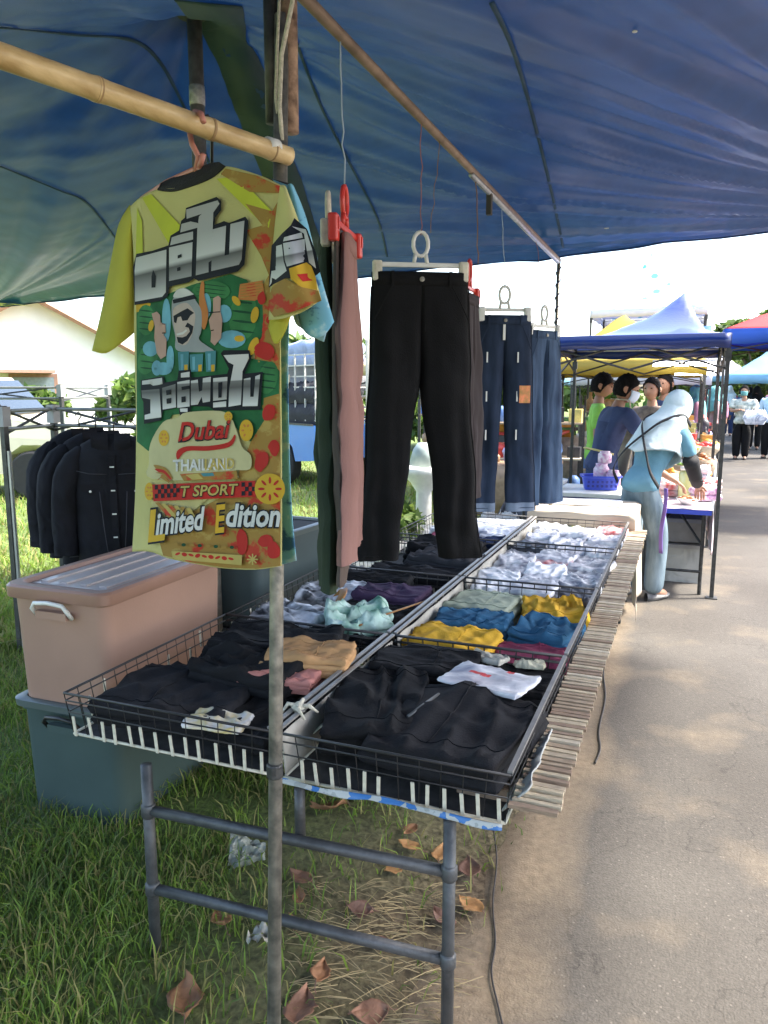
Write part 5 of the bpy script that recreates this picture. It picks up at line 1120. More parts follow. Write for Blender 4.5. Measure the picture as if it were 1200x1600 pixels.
    # shirt
    if shirt:
        V = [up(0, 0, .74), up(0, 0, .86), sp, ch, up(0, -.005, 1.315)]; E = [(0, 1), (1, 2), (2, 3), (3, 4)]; k = fat*s
        Rr = [(.168*k, .128*k), (.165*k, .124*k), (.148*k, .115*k), (.155*k, .118*k), (.08*s, .075*s)]
        for q in (-1, 1):
            i = len(V); V += [sh_[q]]; E += [(3, i)]; Rr += [.066*k]
            if sleeve == 'short': V += [sh_[q].lerp(A[q][0], .85)]; E += [(i, i+1)]; Rr += [.062*k]
            else: V += [A[q][0], A[q][0].lerp(A[q][1], .93)]; E += [(i, i+1), (i+1, i+2)]; Rr += [.054*k, .042*k]
        link('shirt', skin_mesh(V, E, Rr, shirt, lv, 2), t)
    if trouser:
        V = [HP+Vector((0, 0, .07*s)), Vector((0, 0, .80*s))]; E = [(0, 1)]; Rr = [(.142*s*fat, .108*s*fat), (.15*s*fat, .118*s*fat)]
        for q in (-1, 1):
            i = len(V); a, b, c, d = LG[q]; V += [a+Vector((q*.008, 0, -.08*s)), b, c+Vector((0, 0, -.035*s))]; E += [(1, i), (i, i+1), (i+1, i+2)]; Rr += [.102*s*fat, .082*s*fat, .074*s]
        link('trousers', skin_mesh(V, E, Rr, trouser, lv, 1), t)
    for q in (-1, 1):
        a, b, c, d = LG[q]; mb = MB(); fx = (d-c); fx.z = 0; fx.normalize()
        def f(u, v):
            yy = -.075+.26*v; w = .043*math.sin(math.pi*min(1, v*.93+.06))**.45; hgt = .075-.045*v
            a_ = 2*math.pi*u; return Vector((c.x, c.y, 0))+Vector((fx.y, -fx.x, 0))*w*math.cos(a_)*s+fx*yy*s*.85+Vector((0, 0, max(.002, (.028+hgt*.5*math.sin(a_))*s)))
        mb.grid(f, 12, 10); mb.obj('shoe', shoes, t, smooth=True)
    if hair in ('short', 'cap', 'bun'):
        mb = MB(); hmx = hairmat or hairm
        def f(u, v):
            th = 2*math.pi*u; front = max(0, math.cos(th)); lim = math.pi*(.70-.38*front**.5); ph = lim*v
            d = Vector((math.sin(ph)*math.sin(th), math.sin(ph)*math.cos(th), math.cos(ph))); k = 1.02+.09*n3(d.x*7, d.y*7, d.z*7)+.05*n3(d.x*17, d.y*17, d.z*17)
            return hd @ (Vector((d.x*.083*k, d.y*.102*k-.004, d.z*.120*k+.002))*s)
        mb.grid(f, 32, 16); o = mb.obj('hair' if hair != 'cap' else 'cap', hmx, t, smooth=True); thicken(o, .004)
        if hair == 'cap':
            mb = MB(); mb.grid(lambda u, v: hd @ (Vector((math.sin((u-.5)*2.2)*.078, .07+.075*v*math.cos((u-.5)*1.6), .052-.01*v))*s), 10, 4); thicken(mb.obj('cap_peak', hmx, o, True), .004)
    if hair in ('hijab',):
        mb = MB()
        def f(u, v):
            th = 2*math.pi*u; c, sn = math.cos(th), math.sin(th)           # c = 1 is the front
            pa = math.pi*(.50+.20*max(0, c))
            ring = lambda ph, g=1.0: hd @ (Vector((math.sin(ph)*sn*.090*g, math.sin(ph)*c*.112*g, math.cos(ph)*.126+.004))*s)
            if v < .40: return ring(max(.01, pa*v/.40), 1+.05*n3(sn*4, c*4, v*9))
            fold = .012*n3(th*3.1, v*2.2, 3)+.008*n3(th*7, v*3, 9)
            B = up(sn*(.185+fold)*fat, c*(.128+fold)-.012, 1.30+.035*abs(sn)-.02)
            if v < .66:
                w = (v-.40)/.26; q = ring(pa).lerp(B, w); dr = .025*math.sin(math.pi*w)
                return q+(up(sn*.1, c*.1, 1.3)-up(0, 0, 1.3))*(-dr*6)*(1 if c < .3 else 1.2)
            w = (v-.66)/.34; hemz = 1.035+.06*abs(sn)-.03*max(0, -c)
            Cc = up(sn*(.215+fold*2)*fat, c*(.165+fold*2)-.014, hemz); return B.lerp(Cc, w)
        mb.grid(f, 56, 50); thicken(mb.obj('headscarf', hairmat, t, True), .004)
    t['_up'] = 0; del t['_up']
    return t, up, hd, s
# ---- the woman at the food table
scarf = mat('pale_blue_scarf', (.50, .60, .62), .85, .06, 5, .2, 60, wrinkle=.5, wscale=5); bshirt = mat('blue_shirt', (.12, .27, .36), .85, .1, 5, .2, 90, wrinkle=.8, wscale=5); ljean = denim('light_jeans', (.12, .17, .20), (.20, .26, .30))
strapm = mat('black_strap', (.012, .012, .014), .8)
snk = mat('white_sneaker', (.5, .48, .44), .6, .5, 14, col2=(.04, .04, .045))
W, up, hd, s = person('woman in pale blue headscarf, blue shirt and light jeans leaning over the food table', (-.30, 5.86, 0), R(-38), 1.63, lean=30, head_nod=-6, head_turn=-8, hair='hijab', hairmat=scarf, shirt=bshirt, trouser=ljean, fat=.96, shoes=snk,
    arms={1: ((.235, .23, .985), (.16, .40, .83)), -1: ((-.24, .26, .98), (-.1, .44, .84))}, legs={-1: (-.10, .03, .0), 1: (.11, .06, .05)})
for q in (-1, 1):                                   # crossed apron straps on the back
    pts = [up(q*.13, .10, 1.36), up(q*.12, -.01, 1.385), up(q*.085, -.135, 1.27), up(q*.0, -.168, 1.14), up(-q*.10, -.172, 1.0), up(-q*.165, -.13, .88), up(-q*.185, -.01, .82)]
    Q = smooth_pts(pts, False, 6)+[pts[-1]]; mb = MB(); sd = up(0, 0, 2)-up(0, 0, 1.9)
    mb.add([p+sd.normalized()*k*.014+(up(0, -.012, 1)-up(0, 0, 1)) for p in Q for k in (-1, 1)], [(2*i, 2*i+1, 2*i+3, 2*i+2) for i in range(len(Q)-1)]); thicken(mb.obj('apron_strap', strapm, W, True), .004)
el = Vector((.235, .23, .985))*s; wr = Vector((.16, .40, .83))*s
MB().tube([el+(wr-el)*-.25, el, el.lerp(wr, .5), el.lerp(wr, .97)], [.056, .054, .048, .042], 14).obj('arm_sleeve', strapm, W, smooth=True)
MB().lathe([(.03, -.012), (.052, -.006), (.052, .006), (.03, .012)], 16, tuple(el.lerp(wr, .78))).obj('wrist_band', mat('black_gloss', (.015, .015, .017), .25), W, True)
o = MB(); o.grid(lambda u, v: Vector((.20+.03*(u-.5), .02-.02*v+.01*math.sin(v*7), (.83-.46*v)*s)), 3, 12); thicken(o.obj('purple_tie', mat('purple_tie', (.17, .10, .34), .8), W, True), .006)
# ---- stall keeper in navy
navyc = mat('navy_tee', (.022, .035, .09), .9, .15, 6, .2, 90, wrinkle=.8, wscale=5); maskm = mat('face_mask', (.5, .58, .68), .8, .05); apr = mat('beige_apron', (.45, .38, .27), .85)
M_, up, hd, s = person('stall keeper in navy t-shirt, beige apron and pale face mask', (-.70, 6.98, 0), R(-60), 1.70, lean=15, head_nod=8, head_turn=-14, shirt=navyc, trouser=navy, mask=maskm, skin=1, fat=1.12,
    arms={1: ((.24, .22, 1.06), (.12, .42, .98)), -1: ((-.23, .26, 1.08), (-.08, .44, 1.0))})
for q in (-1, 1): MB().tube([up(q*.10, .135, 1.18), up(q*.085, .04, 1.385), up(q*.04, -.06, 1.37)], .007, 8).obj('apron_strap', apr, M_, smooth=True)
mb = MB(); mb.grid(lambda u, v: up((u-.5)*(.22+.2*v), .155+.02*math.cos((u-.5)*3), 1.18-.55*v), 8, 10); thicken(mb.obj('apron_bib', apr, M_, True), .006)
MB().tube([up(-.175, 0, .93), up(-.12, -.13, .93), up(0, -.16, .93), up(.12, -.13, .93), up(.175, 0, .93)], .009, 6).obj('apron_cord', mat('yellow_cord', (.5, .42, .15), .7), M_, smooth=True)
grn = mat('green_tee', (.20, .42, .06), .85, .1, wrinkle=.8, wscale=5)
person('person in bright green shirt and black cap behind the stall keeper', (-.86, 8.0, 0), R(-80), 1.70, shirt=grn, trouser=navy, hair='cap', skin=1, head_nod=15)
cam_ = mat('brown_print', (.16, .12, .10), .9, .4, 20)
person('dark haired person in brown patterned top behind the headscarf woman', (-.38, 8.6, 0), R(160), 1.66, shirt=cam_, trouser=navy, hair='short', skin=0, hands=False)
person('dark haired person in navy top facing the food stall', (-.28, 9.5, 0), R(150), 1.72, shirt=navyc, trouser=blackc, hair='short', skin=1, hands=False)
# ---- shoppers along the lane
grp = 'shoppers walking far down the lane'
blouse = mat('print_blouse', (.30, .36, .33), .85, .35, 16, col2=(.5, .5, .42)); tealh = mat('teal_scarf', (.12, .32, .31), .8)
Wm, up, hd, s = person('woman in teal face mask and grey green print blouse holding a plastic bag', (1.06, 18.4, 0), R(170), 1.6, shirt=blouse, trouser=blackc, sleeve='short', hair='short', mask=tealh, fat=1.25, arms={1: ((.24, .06, 1.05), (.05, .24, 1.08)), -1: ((-.26, .08, 1.04), (-.18, .26, .98))}, group=grp)
bag = garment('carrier_bag', 'full white plastic carrier bag held by the print blouse woman', 'bag', (1.28, 18.16, .78), (.34, .26), 0, whiteb, layers=1, th=.28, seed=77, amp=1.2)
wtop = mat('white_blue_top', (.55, .62, .68), .85, .3, 3, col2=(.3, .5, .68))
person('person in white and light blue top and black trousers at right edge', (1.66, 18.9, 0), R(160), 1.62, shirt=wtop, trouser=blackc, sleeve='long', hair='short', fat=1.12, group=grp, hands=False)
crowd = [(1.52, 21.5, 'woman in long black robe and black headscarf', blackc, blackc, 'hijab', blackc, 170), (.45, 17.5, 'woman in teal headscarf beside the tent pole', mat('dusty_pink', (.4, .25, .25), .85), blackc, 'hijab', tealh, 100), (.62, 24.5, 'far shopper in purple top', mat('purple_top', (.13, .1, .25), .85), navy, 'short', None, 20), (2.1, 25, 'far shopper in white shirt by the tents', mat('white_top', (.6, .6, .6), .85), blackc, 'short', None, 200), (1.15, 27.5, 'far shopper in red top', mat('red_top', (.35, .05, .05), .85), navy, 'hijab', scarf, 170), (2.6, 22.5, 'far shopper in blue shirt near the right edge', mat('blue_top', (.05, .11, .3), .85), blackc, 'short', None, 190), (.1, 15.2, 'shopper in pink top leaning at the far stall', mat('pink_top', (.5, .22, .28), .85), blackc, 'hijab', tealh, 90), (1.8, 31, 'far shopper in dark green in the lane', mat('dgreen_top', (.05, .1, .06), .85), blackc, 'short', None, 170), (.9, 33, 'farthest shopper in orange top', mat('orange_top', (.45, .2, .06), .85), navy, 'short', None, 180)]
for x, y, c_, hr, hm_, rz in ((.55, 20.2, 'pink', 'hijab', tealh, 170), (1.28, 23.2, 'blue', 'short', None, 10), (2.3, 19.2, 'white', 'hijab', MATS['pink_top'], 190), (.35, 22.8, 'red', 'short', None, 160), (1.75, 27.6, 'white', 'hijab', blackc, 0), (.3, 28.5, 'dgreen', 'hijab', scarf, 20), (2.6, 29.5, 'pink', 'short', None, 180), (1.4, 35, 'blue', 'hijab', tealh, 170), (.5, 37, 'red', 'hijab', blackc, 200)):
    crowd.append((x, y, 'distant %s shopper in %s top %s' % ({'short': 'bareheaded', 'hijab': 'headscarfed'}[hr], c_.replace('dgreen', 'dark green'), {20.2: 'beside the teal scarf woman', 23.2: 'behind the print blouse woman', 19.2: 'with pink scarf at the right edge', 22.8: 'near the left stalls', 27.6: 'in mid lane with black scarf', 28.5: 'by the far left tents', 29.5: 'by the far right tents', 35: 'at the lane end with teal scarf', 37: 'at the lane end with black scarf'}[y]), MATS[c_+'_top'], blackc, hr, hm_, rz))
for x, y, lab, shm, trm, hr, hm_, rz in crowd: person(lab, (x, y, 0), R(rz), 1.58+.06*n3(x*3, y), shirt=shm, trouser=trm, hair=hr, hairmat=hm_ if hr == 'hijab' else None, sleeve='long', lv=1, hands=False, group=grp, fat=1.1)
# ================================================================ tents and market stalls behind
def tent(name, label, x0, x1, y0, y1, ze, zp, roofm, underm=None, val=.14, poles=True, polem=steel_dark, sag=.10, peak=None, truss=True, group='canopy tents along the lane', wave=.03, legs=((0, 0), (1, 0), (0, 1), (1, 1))):
    cx, cy = (x0+x1)/2, (y0+y1)/2; t = thing(name, label, 'tent', (cx, cy, 0), 0, group)
    hx, hy = (x1-x0)/2, (y1-y0)/2; pk = peak or (0, 0)
    mb = MB()
    def f(u, v):
        x = (u*2-1)*hx; y = (v*2-1)*hy
        dx = (x-pk[0]*hx)/(hx*(1-pk[0]) if x > pk[0]*hx else hx*(1+pk[0])); dy = (y-pk[1]*hy)/(hy*(1-pk[1]) if y > pk[1]*hy else hy*(1+pk[1]))
        k = 1-max(abs(dx), abs(dy)); z = ze+(zp-ze)*(k-sag*math.sin(math.pi*k))+wave*n3(x*1.9, y*1.9, cx)*k*3
        return (x, y, z)
    mb.grid(f, 36, 36); thicken(mb.obj('roof', roofm, t, True), .003)
    if val:
        c = [(-hx, -hy), (hx, -hy), (hx, hy), (-hx, hy)]
        for i in range(4):
            a, b = Vector((*c[i], 0)), Vector((*c[(i+1) % 4], 0)); o = (a+b).normalized()*.004; mb = MB()
            mb.grid(lambda u, v: a.lerp(b, u)*1.0+o+Vector((0, 0, ze-val*v*(1+.06*math.sin(u*20)))), 30, 2); thicken(mb.obj('valance', underm or roofm, t, True), .002)
        for i in range(4):
            a, b = Vector((*c[i], ze-.012)), Vector((*c[(i+1) % 4], ze-.012)); MB().tube([a*.995+Vector((0, 0, 0)), b*.995], .008, 6).obj('edge_tube', white_plastic, t, True)
    for (i, j) in (legs if poles else ()):
        x = (-hx, hx)[i]*.985; y = (-hy, hy)[j]*.985
        MB().box((x, y, ze/2), (.028, .028, ze)).obj('leg', polem, t); MB().box((x, y, .006), (.08, .08, .012)).obj('foot', polem, t)
        MB().box((x, y, ze-.16), (.045, .045, .07)).obj('slider', polem, t)
    if truss:
        for (ax, s) in (('x', -1), ('x', 1), ('y', -1), ('y', 1)):
            n = 2
            for k in range(n):
                for zz in (0, 1):
                    if ax == 'x': p = [(-hx+2*hx*k/n, s*hy*.97, ze-.05-zz*.20), (-hx+2*hx*(k+1)/n, s*hy*.97, ze-.25+zz*.20)]
                    else: p = [(s*hx*.97, -hy+2*hy*k/n, ze-.05-zz*.20), (s*hx*.97, -hy+2*hy*(k+1)/n, ze-.25+zz*.20)]
                    MB().tube(p, .009, 6).obj('truss_bar', polem, t)
    return t
def canvas(name, c, tr=.35): return mat(name, c, .6, .08, 3, .1, 60, transl=tr)
blueT = mat('blue_canvas', (.010, .032, .18), .32, .12, 3, .15, 40, transl=.10, coat=.5, wrinkle=.25, wscale=2.5); yelT = canvas('yellow_canvas', (.48, .36, .06), .45); redT = canvas('red_canvas', (.55, .03, .03), .3); lbT = canvas('sky_canvas', (.25, .50, .66), .45); whT = canvas('white_canvas', (.75, .76, .78), .4); bbT = canvas('bright_blue_canvas', (.03, .12, .52), .4); creamT = canvas('cream_canvas', (.62, .52, .28), .45)
tent('canopy_tent', 'dark blue pop up canopy tent over the food table', -1.12, .235, 6.03, 8.05, 1.93, 2.25, blueT, blueT, .10, peak=(.50, .0), sag=.30, wave=.05)
# bright blue sheet behind it
mb = MB(); mb.grid(lambda u, v: (-1.6+1.75*u, 8.25+.5*v, 1.86+.20*u-.10*v*0+.12*v+.015*n3(u*7, v*3)), 30, 6); tag(thicken(mb.obj('blue_awning', bbT, None, True), .003), 'bright blue awning sheet hanging behind the dark blue tent', 'awning')
tent('canopy_tent', 'yellow canopy tent over the stalls behind the stall keeper', -1.9, .14, 9.4, 12.4, 1.86, 2.5, yelT, yelT, .16)
tent('canopy_tent', 'cream canopy tent at the left of the yellow tent', -4.2, -1.95, 9.6, 12.2, 1.84, 2.35, creamT, creamT, .12)
tent('canopy_tent', 'red topped canopy tent beside the lane', .30, 2.5, 9.6, 11.8, 2.20, 2.85, redT, bbT, .16, legs=((0, 0), (0, 1), (1, 1)))
tent('canopy_tent', 'light blue canopy tent far down the right of the lane', .75, 3.4, 20.5, 23.5, 1.85, 2.75, lbT, lbT, .2, legs=((1, 0), (1, 1)))
tent('canopy_tent', 'pale blue canopy tent farther behind the light blue one', 1.2, 4.2, 25, 28, 1.95, 3.0, lbT, whT, .2, legs=((1, 0), (1, 1)))
tent('canopy_tent', 'white canopy tent at the far end of the lane', -.6, 2.4, 34, 37, 2.0, 3.2, whT, lbT, .2)
tent('canopy_tent', 'sky blue canopy tent far behind the left stalls', -5.2, -2.4, 15.5, 18.5, 1.8, 2.5, lbT, lbT, .2)
tent('canopy_tent', 'blue canopy tent beyond the yellow tent', -2.0, .3, 14.0, 17, 1.78, 2.4, bbT, whT, .18)
tent('canopy_tent', 'white canopy tent beyond the blue row', -2.6, .2, 19, 22, 1.8, 2.6, whT, lbT, .18)
def sky_glint_mat():
    m, t, b = newmat('painted_sky_glints'); L = t.links; tc = t.nodes.new('ShaderNodeTexCoord'); n = t.nodes.new('ShaderNodeTexVoronoi'); n.inputs['Scale'].default_value = 4.5; n.inputs['Randomness'].default_value = .9; L.new(tc.outputs['Object'], n.inputs[0])  # cyan dabs paint the sky reflections of the blue tent's sunlit roof
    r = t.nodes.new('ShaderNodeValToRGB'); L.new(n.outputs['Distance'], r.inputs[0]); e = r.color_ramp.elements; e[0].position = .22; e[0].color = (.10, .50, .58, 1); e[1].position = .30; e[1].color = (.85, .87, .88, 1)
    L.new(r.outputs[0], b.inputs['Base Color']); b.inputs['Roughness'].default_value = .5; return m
tent('canopy_tent', 'added white canopy tent with painted cyan sky reflections above the dark blue tent', -1.55, .15, 12.7, 14.6, 2.75, 3.75, sky_glint_mat(), whT, .12, sag=.2, truss=False)  # added canopy that carries the painted roof glare and sky specks
# lit tube lamps under the yellow tent
def lamp_mat(): 
    m, t, b = newmat('lamp_tube'); b.inputs['Emission Color'].default_value = (1, .97, .92, 1); b.inputs['Emission Strength'].default_value = 6; b.inputs['Base Color'].default_value = (.8, .8, .8, 1); return m
lm = lamp_mat()
for p, l, rz, lab in ((Vector((-.10, 9.05, 1.80)), .62, 5, 'lit white tube lamp hanging under the front of the yellow tent'), (Vector((.02, 10.2, 1.72)), .45, 0, 'second lit tube lamp deeper under the yellow tent')):
    t = thing('tube_lamp', lab, 'lamp', p, R(rz)); MB().tube([(-l/2, 0, 0), (l/2, 0, 0)], .022, 10).obj('tube', lm, t, True); MB().box((0, 0, .035), (l*1.02, .05, .02)).obj('housing', white_plastic, t)
    for sx in (-.4, .4): MB().tube([(l*sx, 0, .04), (l*sx, 0, .3)], .003, 5).obj('cord', black_wire, t)
# ---- cloth covered table at the end of the baskets
beige = mat('beige_cloth', (.46, .385, .30), .9, .1, 4, .25, 160)
t = thing('end_table', 'small table under the beige cloth at the end of the baskets', 'table', (-.635, 5.44, 0))
MB().box((0, 0, .715), (.62, .62, .03)).obj('top', wood[0], t)
for sx in (-.27, .27):
    for sy in (-.27, .27): MB().box((sx, sy, .35), (.03, .03, .70)).obj('leg', steel_dark, t)
mb = MB(); hx, hy = .325, .335
def cl(u, v):
    # arc length coordinates; falls down over front and right sides
    a = (u*2-1)*(hx+.60 if u > .5 else hx+.05); b = (v*2-1)*(hy+.10 if v < .5 else hy+.05)
    x = max(-hx, min(hx, a)); y = max(-hy, min(hy, b)); dx = abs(a)-abs(x); dy = abs(b)-abs(y)
    z = .738-dx-dy*.9+.004*n3(a*6, b*6)
    if dx > 0: x += math.copysign(.02+.035*dx+.018*math.sin(b*13+1)*min(1, dx*5)+.02*dx*n3(b*7, dx*2), a)
    if dy > 0: y += math.copysign(.012+.012*math.sin(a*20)*min(1, dy*9), b)
    return (x, y, z)
mb.grid(cl, 60, 44); tag(thicken(mb.obj('table_cloth', beige, None, True, (-.635, 5.44, 0)), .003), 'beige cloth draped over the end table, hanging to the ground on the right', 'tablecloth')
garment('paper_sheet', 'white crumpled paper sheet on the beige cloth', 'paper', (-.66, 5.56, .742), (.5, .3), R(4), C('whitepaper', (.62, .62, .62)), layers=1, th=.006, seed=91, amp=.15)
# ---- white table with the blue basket
t = thing('white_table', 'low white table behind the beige cloth with a blue basket on it', 'table', (-.80, 6.55, 0))
MB().box((0, 0, .70), (.95, .62, .03)).obj('top', white_plastic, t); MB().box((0, -.3, .67), (.93, .015, .05)).obj('apron', mat('navy_edge', (.02, .03, .14), .5), t)
for sx in (-.44, .44):
    for sy in (-.27, .27): MB().tube([(sx, sy, 0), (sx, sy, .69)], .014, 8).obj('leg', steel_dark, t)
blueP = mat('blue_plastic', (.04, .075, .50), .35, .08, 10)
t = thing('plastic_basket', 'bright blue plastic basket on the white table', 'basket', (-.66, 6.55, .718), R(14))
mb = MB(); n = 24
def oct(w, d, z):
    return [(w*math.copysign(abs(math.cos(2*math.pi*i/n))**.4, math.cos(2*math.pi*i/n)), d*math.copysign(abs(math.sin(2*math.pi*i/n))**.4, math.sin(2*math.pi*i/n)), z) for i in range(n)]
sec = [oct(.13, .085, 0), oct(.15, .10, .10), oct(.166, .116, .105), oct(.166, .116, .118), oct(.148, .098, .116), oct(.128, .083, .012)]
mb.add([p for q in sec for p in q], [(i*n+j, i*n+(j+1) % n, (i+1)*n+(j+1) % n, (i+1)*n+j) for i in range(5) for j in range(n)]+[tuple(range(n-1, -1, -1)), tuple(5*n+j for j in range(n))]); mb.obj('tub', blueP, t, auto=40)
for k in range(14): MB().box((-.11+.22*(k % 7)/6, -.0965-.012*(k//7), .035+.035*(k//7)), (.018, .004, .02)).obj('slot', mat('navy_slot', (.015, .02, .2), .5), t)
pinkpack = bagmat('pinkflower', [(.75, .7, .72), (.6, .12, .22), (.75, .72, .74), (.4, .1, .3)], 18)
for i, (x, y, z, w_, h_) in enumerate(((-.66, 6.58, .74, .13, .19), (-.56, 6.54, .74, .12, .14), (-.64, 6.6, .93, .11, .10))):
    mb = MB(); mb.lathe([(w_*.40, 0), (w_*.5, h_*.08), (w_*.5, h_*.75), (w_*.36, h_*.9), (w_*.38, h_)], 14, sy=.7); tag(mb.obj('pink_packet', pinkpack, None, True, (x, y, z)), ['tall pink flowered packet standing in the blue basket', 'short pink flowered packet at right in the blue basket', 'pink flowered packet on top in the blue basket'][i], 'packet')
MB_ = MB().lathe([(.03, 0), (.08, .03), (.10, .07), (.097, .072), (.075, .035), (.02, .01)], 18); tag(MB_.obj('white_bowl', white_plastic, None, True, (-1.02, 6.52, .718)), 'white plastic bowl left of the blue basket', 'bowl')
# ---- food table
printc = bagmat('tableprint', [(.75, .75, .8), (.3, .32, .6), (.75, .72, .76), (.6, .35, .4)], 7, .3)
t = thing('food_table', 'folding table with blue edge and black legs holding the food', 'table', (-.06, 7.05, 0))
MB().box((0, 0, .64), (.50, 2.0, .035)).obj('top', blueP, t)
for sy in (-.93, .93):
    for sx in (-.2, .2): MB().tube([(sx, sy, 0), (sx, sy*.98, .63)], .014, 8).obj('leg', steel_dark, t)
    MB().tube([(-.2, sy, .18), (.2, sy, .18)], .011, 8).obj('crossbar', steel_dark, t); MB().tube([(.0, sy*.65, .62), (.2, sy, .38)], .009, 8).obj('brace', steel_dark, t); MB().tube([(-.0, sy*.65, .62), (-.2, sy, .38)], .009, 8).obj('brace', steel_dark, t)
mb = MB()
def cl2(u, v):
    a = -.255+u*(.51+.34); x = min(.258, a); d = a-x; return (x+.012*math.sin(v*30)*min(1, d*6)+.01*d, -1.0+2.0*v, .6615-d+.003*n3(a*9, v*9))
mb.grid(cl2, 30, 60); tag(thicken(mb.obj('printed_cloth', printc, None, True, (-.06, 7.05, 0)), .003), 'white and blue printed plastic cloth over the food table', 'tablecloth')
def bowl(label, loc, r, h, m, fill=None, cat='bowl', name='food_bowl'):
    t = thing(name, label, cat, loc, 0, 'bowls of food on the food table'); MB().lathe([(r*.5, 0), (r*.9, h*.6), (r, h), (r*.96, h), (r*.8, h*.55)], 18).obj('bowl', m, t, True)
    if fill:
        mb = MB(); rr_ = random.Random(int(loc[0]*997+loc[1]*331))
        for k in range(16):
            a = rr_.uniform(0, 6.28); q = rr_.uniform(0, .75)*r; z = h*.7+.5*h*(1-q/r)*rr_.uniform(.4, 1.2); b = r*.3
            mb.lathe([(b*.1, -b*.6), (b*.8, -b*.3), (b, 0), (b*.7, b*.4), (b*.1, b*.6)], 8, (q*math.cos(a), q*math.sin(a), z))
        mb.obj('food', fill, t, True)
    return t
brownf = mat('brown_food', (.33, .13, .05), .5, .4, 30); orangef = mat('orange_food', (.55, .18, .03), .5, .35, 30, col2=(.6, .3, .04)); redf = mat('red_food', (.5, .05, .05), .4, .4, 30); greenf = mat('green_food', (.12, .22, .03), .5, .4, 30); pinkf = mat('pink_food', (.6, .12, .2), .4, .4, 30)
zt = .667
bowl('bowl of brown fritters at the front left of the food table', (-.20, 6.25, zt), .085, .05, white_plastic, brownf); bowl('bowl of brown fritters at the front right of the food table', (.02, 6.28, zt), .085, .05, white_plastic, brownf)
bowl('bowl of red snacks behind the right fritters', (.12, 6.95, zt), .12, .09, white_plastic, redf); bowl('bowl of pink sweets in the middle of the food table', (-.02, 7.1, zt), .11, .09, white_plastic, pinkf); bowl('bowl of orange fruit at the back of the food table', (.08, 7.45, zt), .13, .14, wood[0], orangef); bowl('bowl of orange snacks at the back left of the food table', (-.15, 7.5, zt), .12, .12, wood[0], orangef); bowl('bowl of green vegetables at the far end of food table', (.0, 7.85, zt), .13, .16, wood[2], greenf)
bowl('heap of brown snacks at the far right end of food table', (.14, 7.8, zt), .12, .22, wood[2], brownf)
t = thing('drink_jar', 'clear jar of pale yellow drink on the food table', 'jar', (.02, 6.62, zt)); MB().lathe([(.075, 0), (.08, .02), (.08, .2), (.065, .23)], 18).obj('jar', mat('pale_drink', (.5, .52, .2), .15, .1, 6, coat=1), t, True); MB().lathe([(.068, 0), (.07, .025), (.02, .035)], 18, (0, 0, .23)).obj('lid', white_plastic, t, True)
for i, (x, y, dz, m, lab) in enumerate(((-.12, 6.75, 0, redw, 'red and white packet left of the drink jar'), (.14, 6.55, 0, pinkpack, 'pink packet at the right edge of the food table'), (-.14, 7.05, 0, pastel, 'pink packet pile behind the woman arm'), (.16, 7.2, 0, redw, 'red packet at the lane side of the food table'), (-.1, 7.3, .0, multi, 'mixed packet in the middle back of food table'), (.1, 7.25, .09, whiteb, 'white packet on top of red packet'))):
    garment('snack_packet', lab, 'packet', (x, y, zt+.004+dz), (.2, .16), .3*i, m, layers=2, th=.05, seed=100+i, amp=.5)
# boxes under it
t = thing('foam_box', 'white foam cooler box on the ground under the food table', 'box', (-.06, 6.72, 0)); MB().box((0, 0, .14), (.42, .5, .28)).obj('body', C('foam', (.42, .40, .36)), t); MB().box((0, 0, .297), (.44, .52, .03)).obj('lid', C('foam2', (.36, .345, .33)), t)
t = thing('grey_crate', 'grey lidded crate stacked on the foam box', 'crate', (-.06, 6.74, .314), R(4)); MB().box((0, 0, .09), (.40, .46, .16)).obj('body', mat('greyp', (.28, .26, .25), .5), t); MB().box((0, 0, .185), (.42, .49, .03)).obj('lid', mat('greyl', (.25, .25, .30), .5), t)
t = thing('grey_crate', 'tan carton behind the foam box under the table', 'box', (-.05, 7.4, 0)); MB().box((0, 0, .18), (.4, .5, .36)).obj('body', mat('carton', (.33, .25, .16), .8), t); MB().box((0, 0, .363), (.05, .5, .004)).obj('packing_tape', mat('ptape', (.4, .33, .2), .3), t)
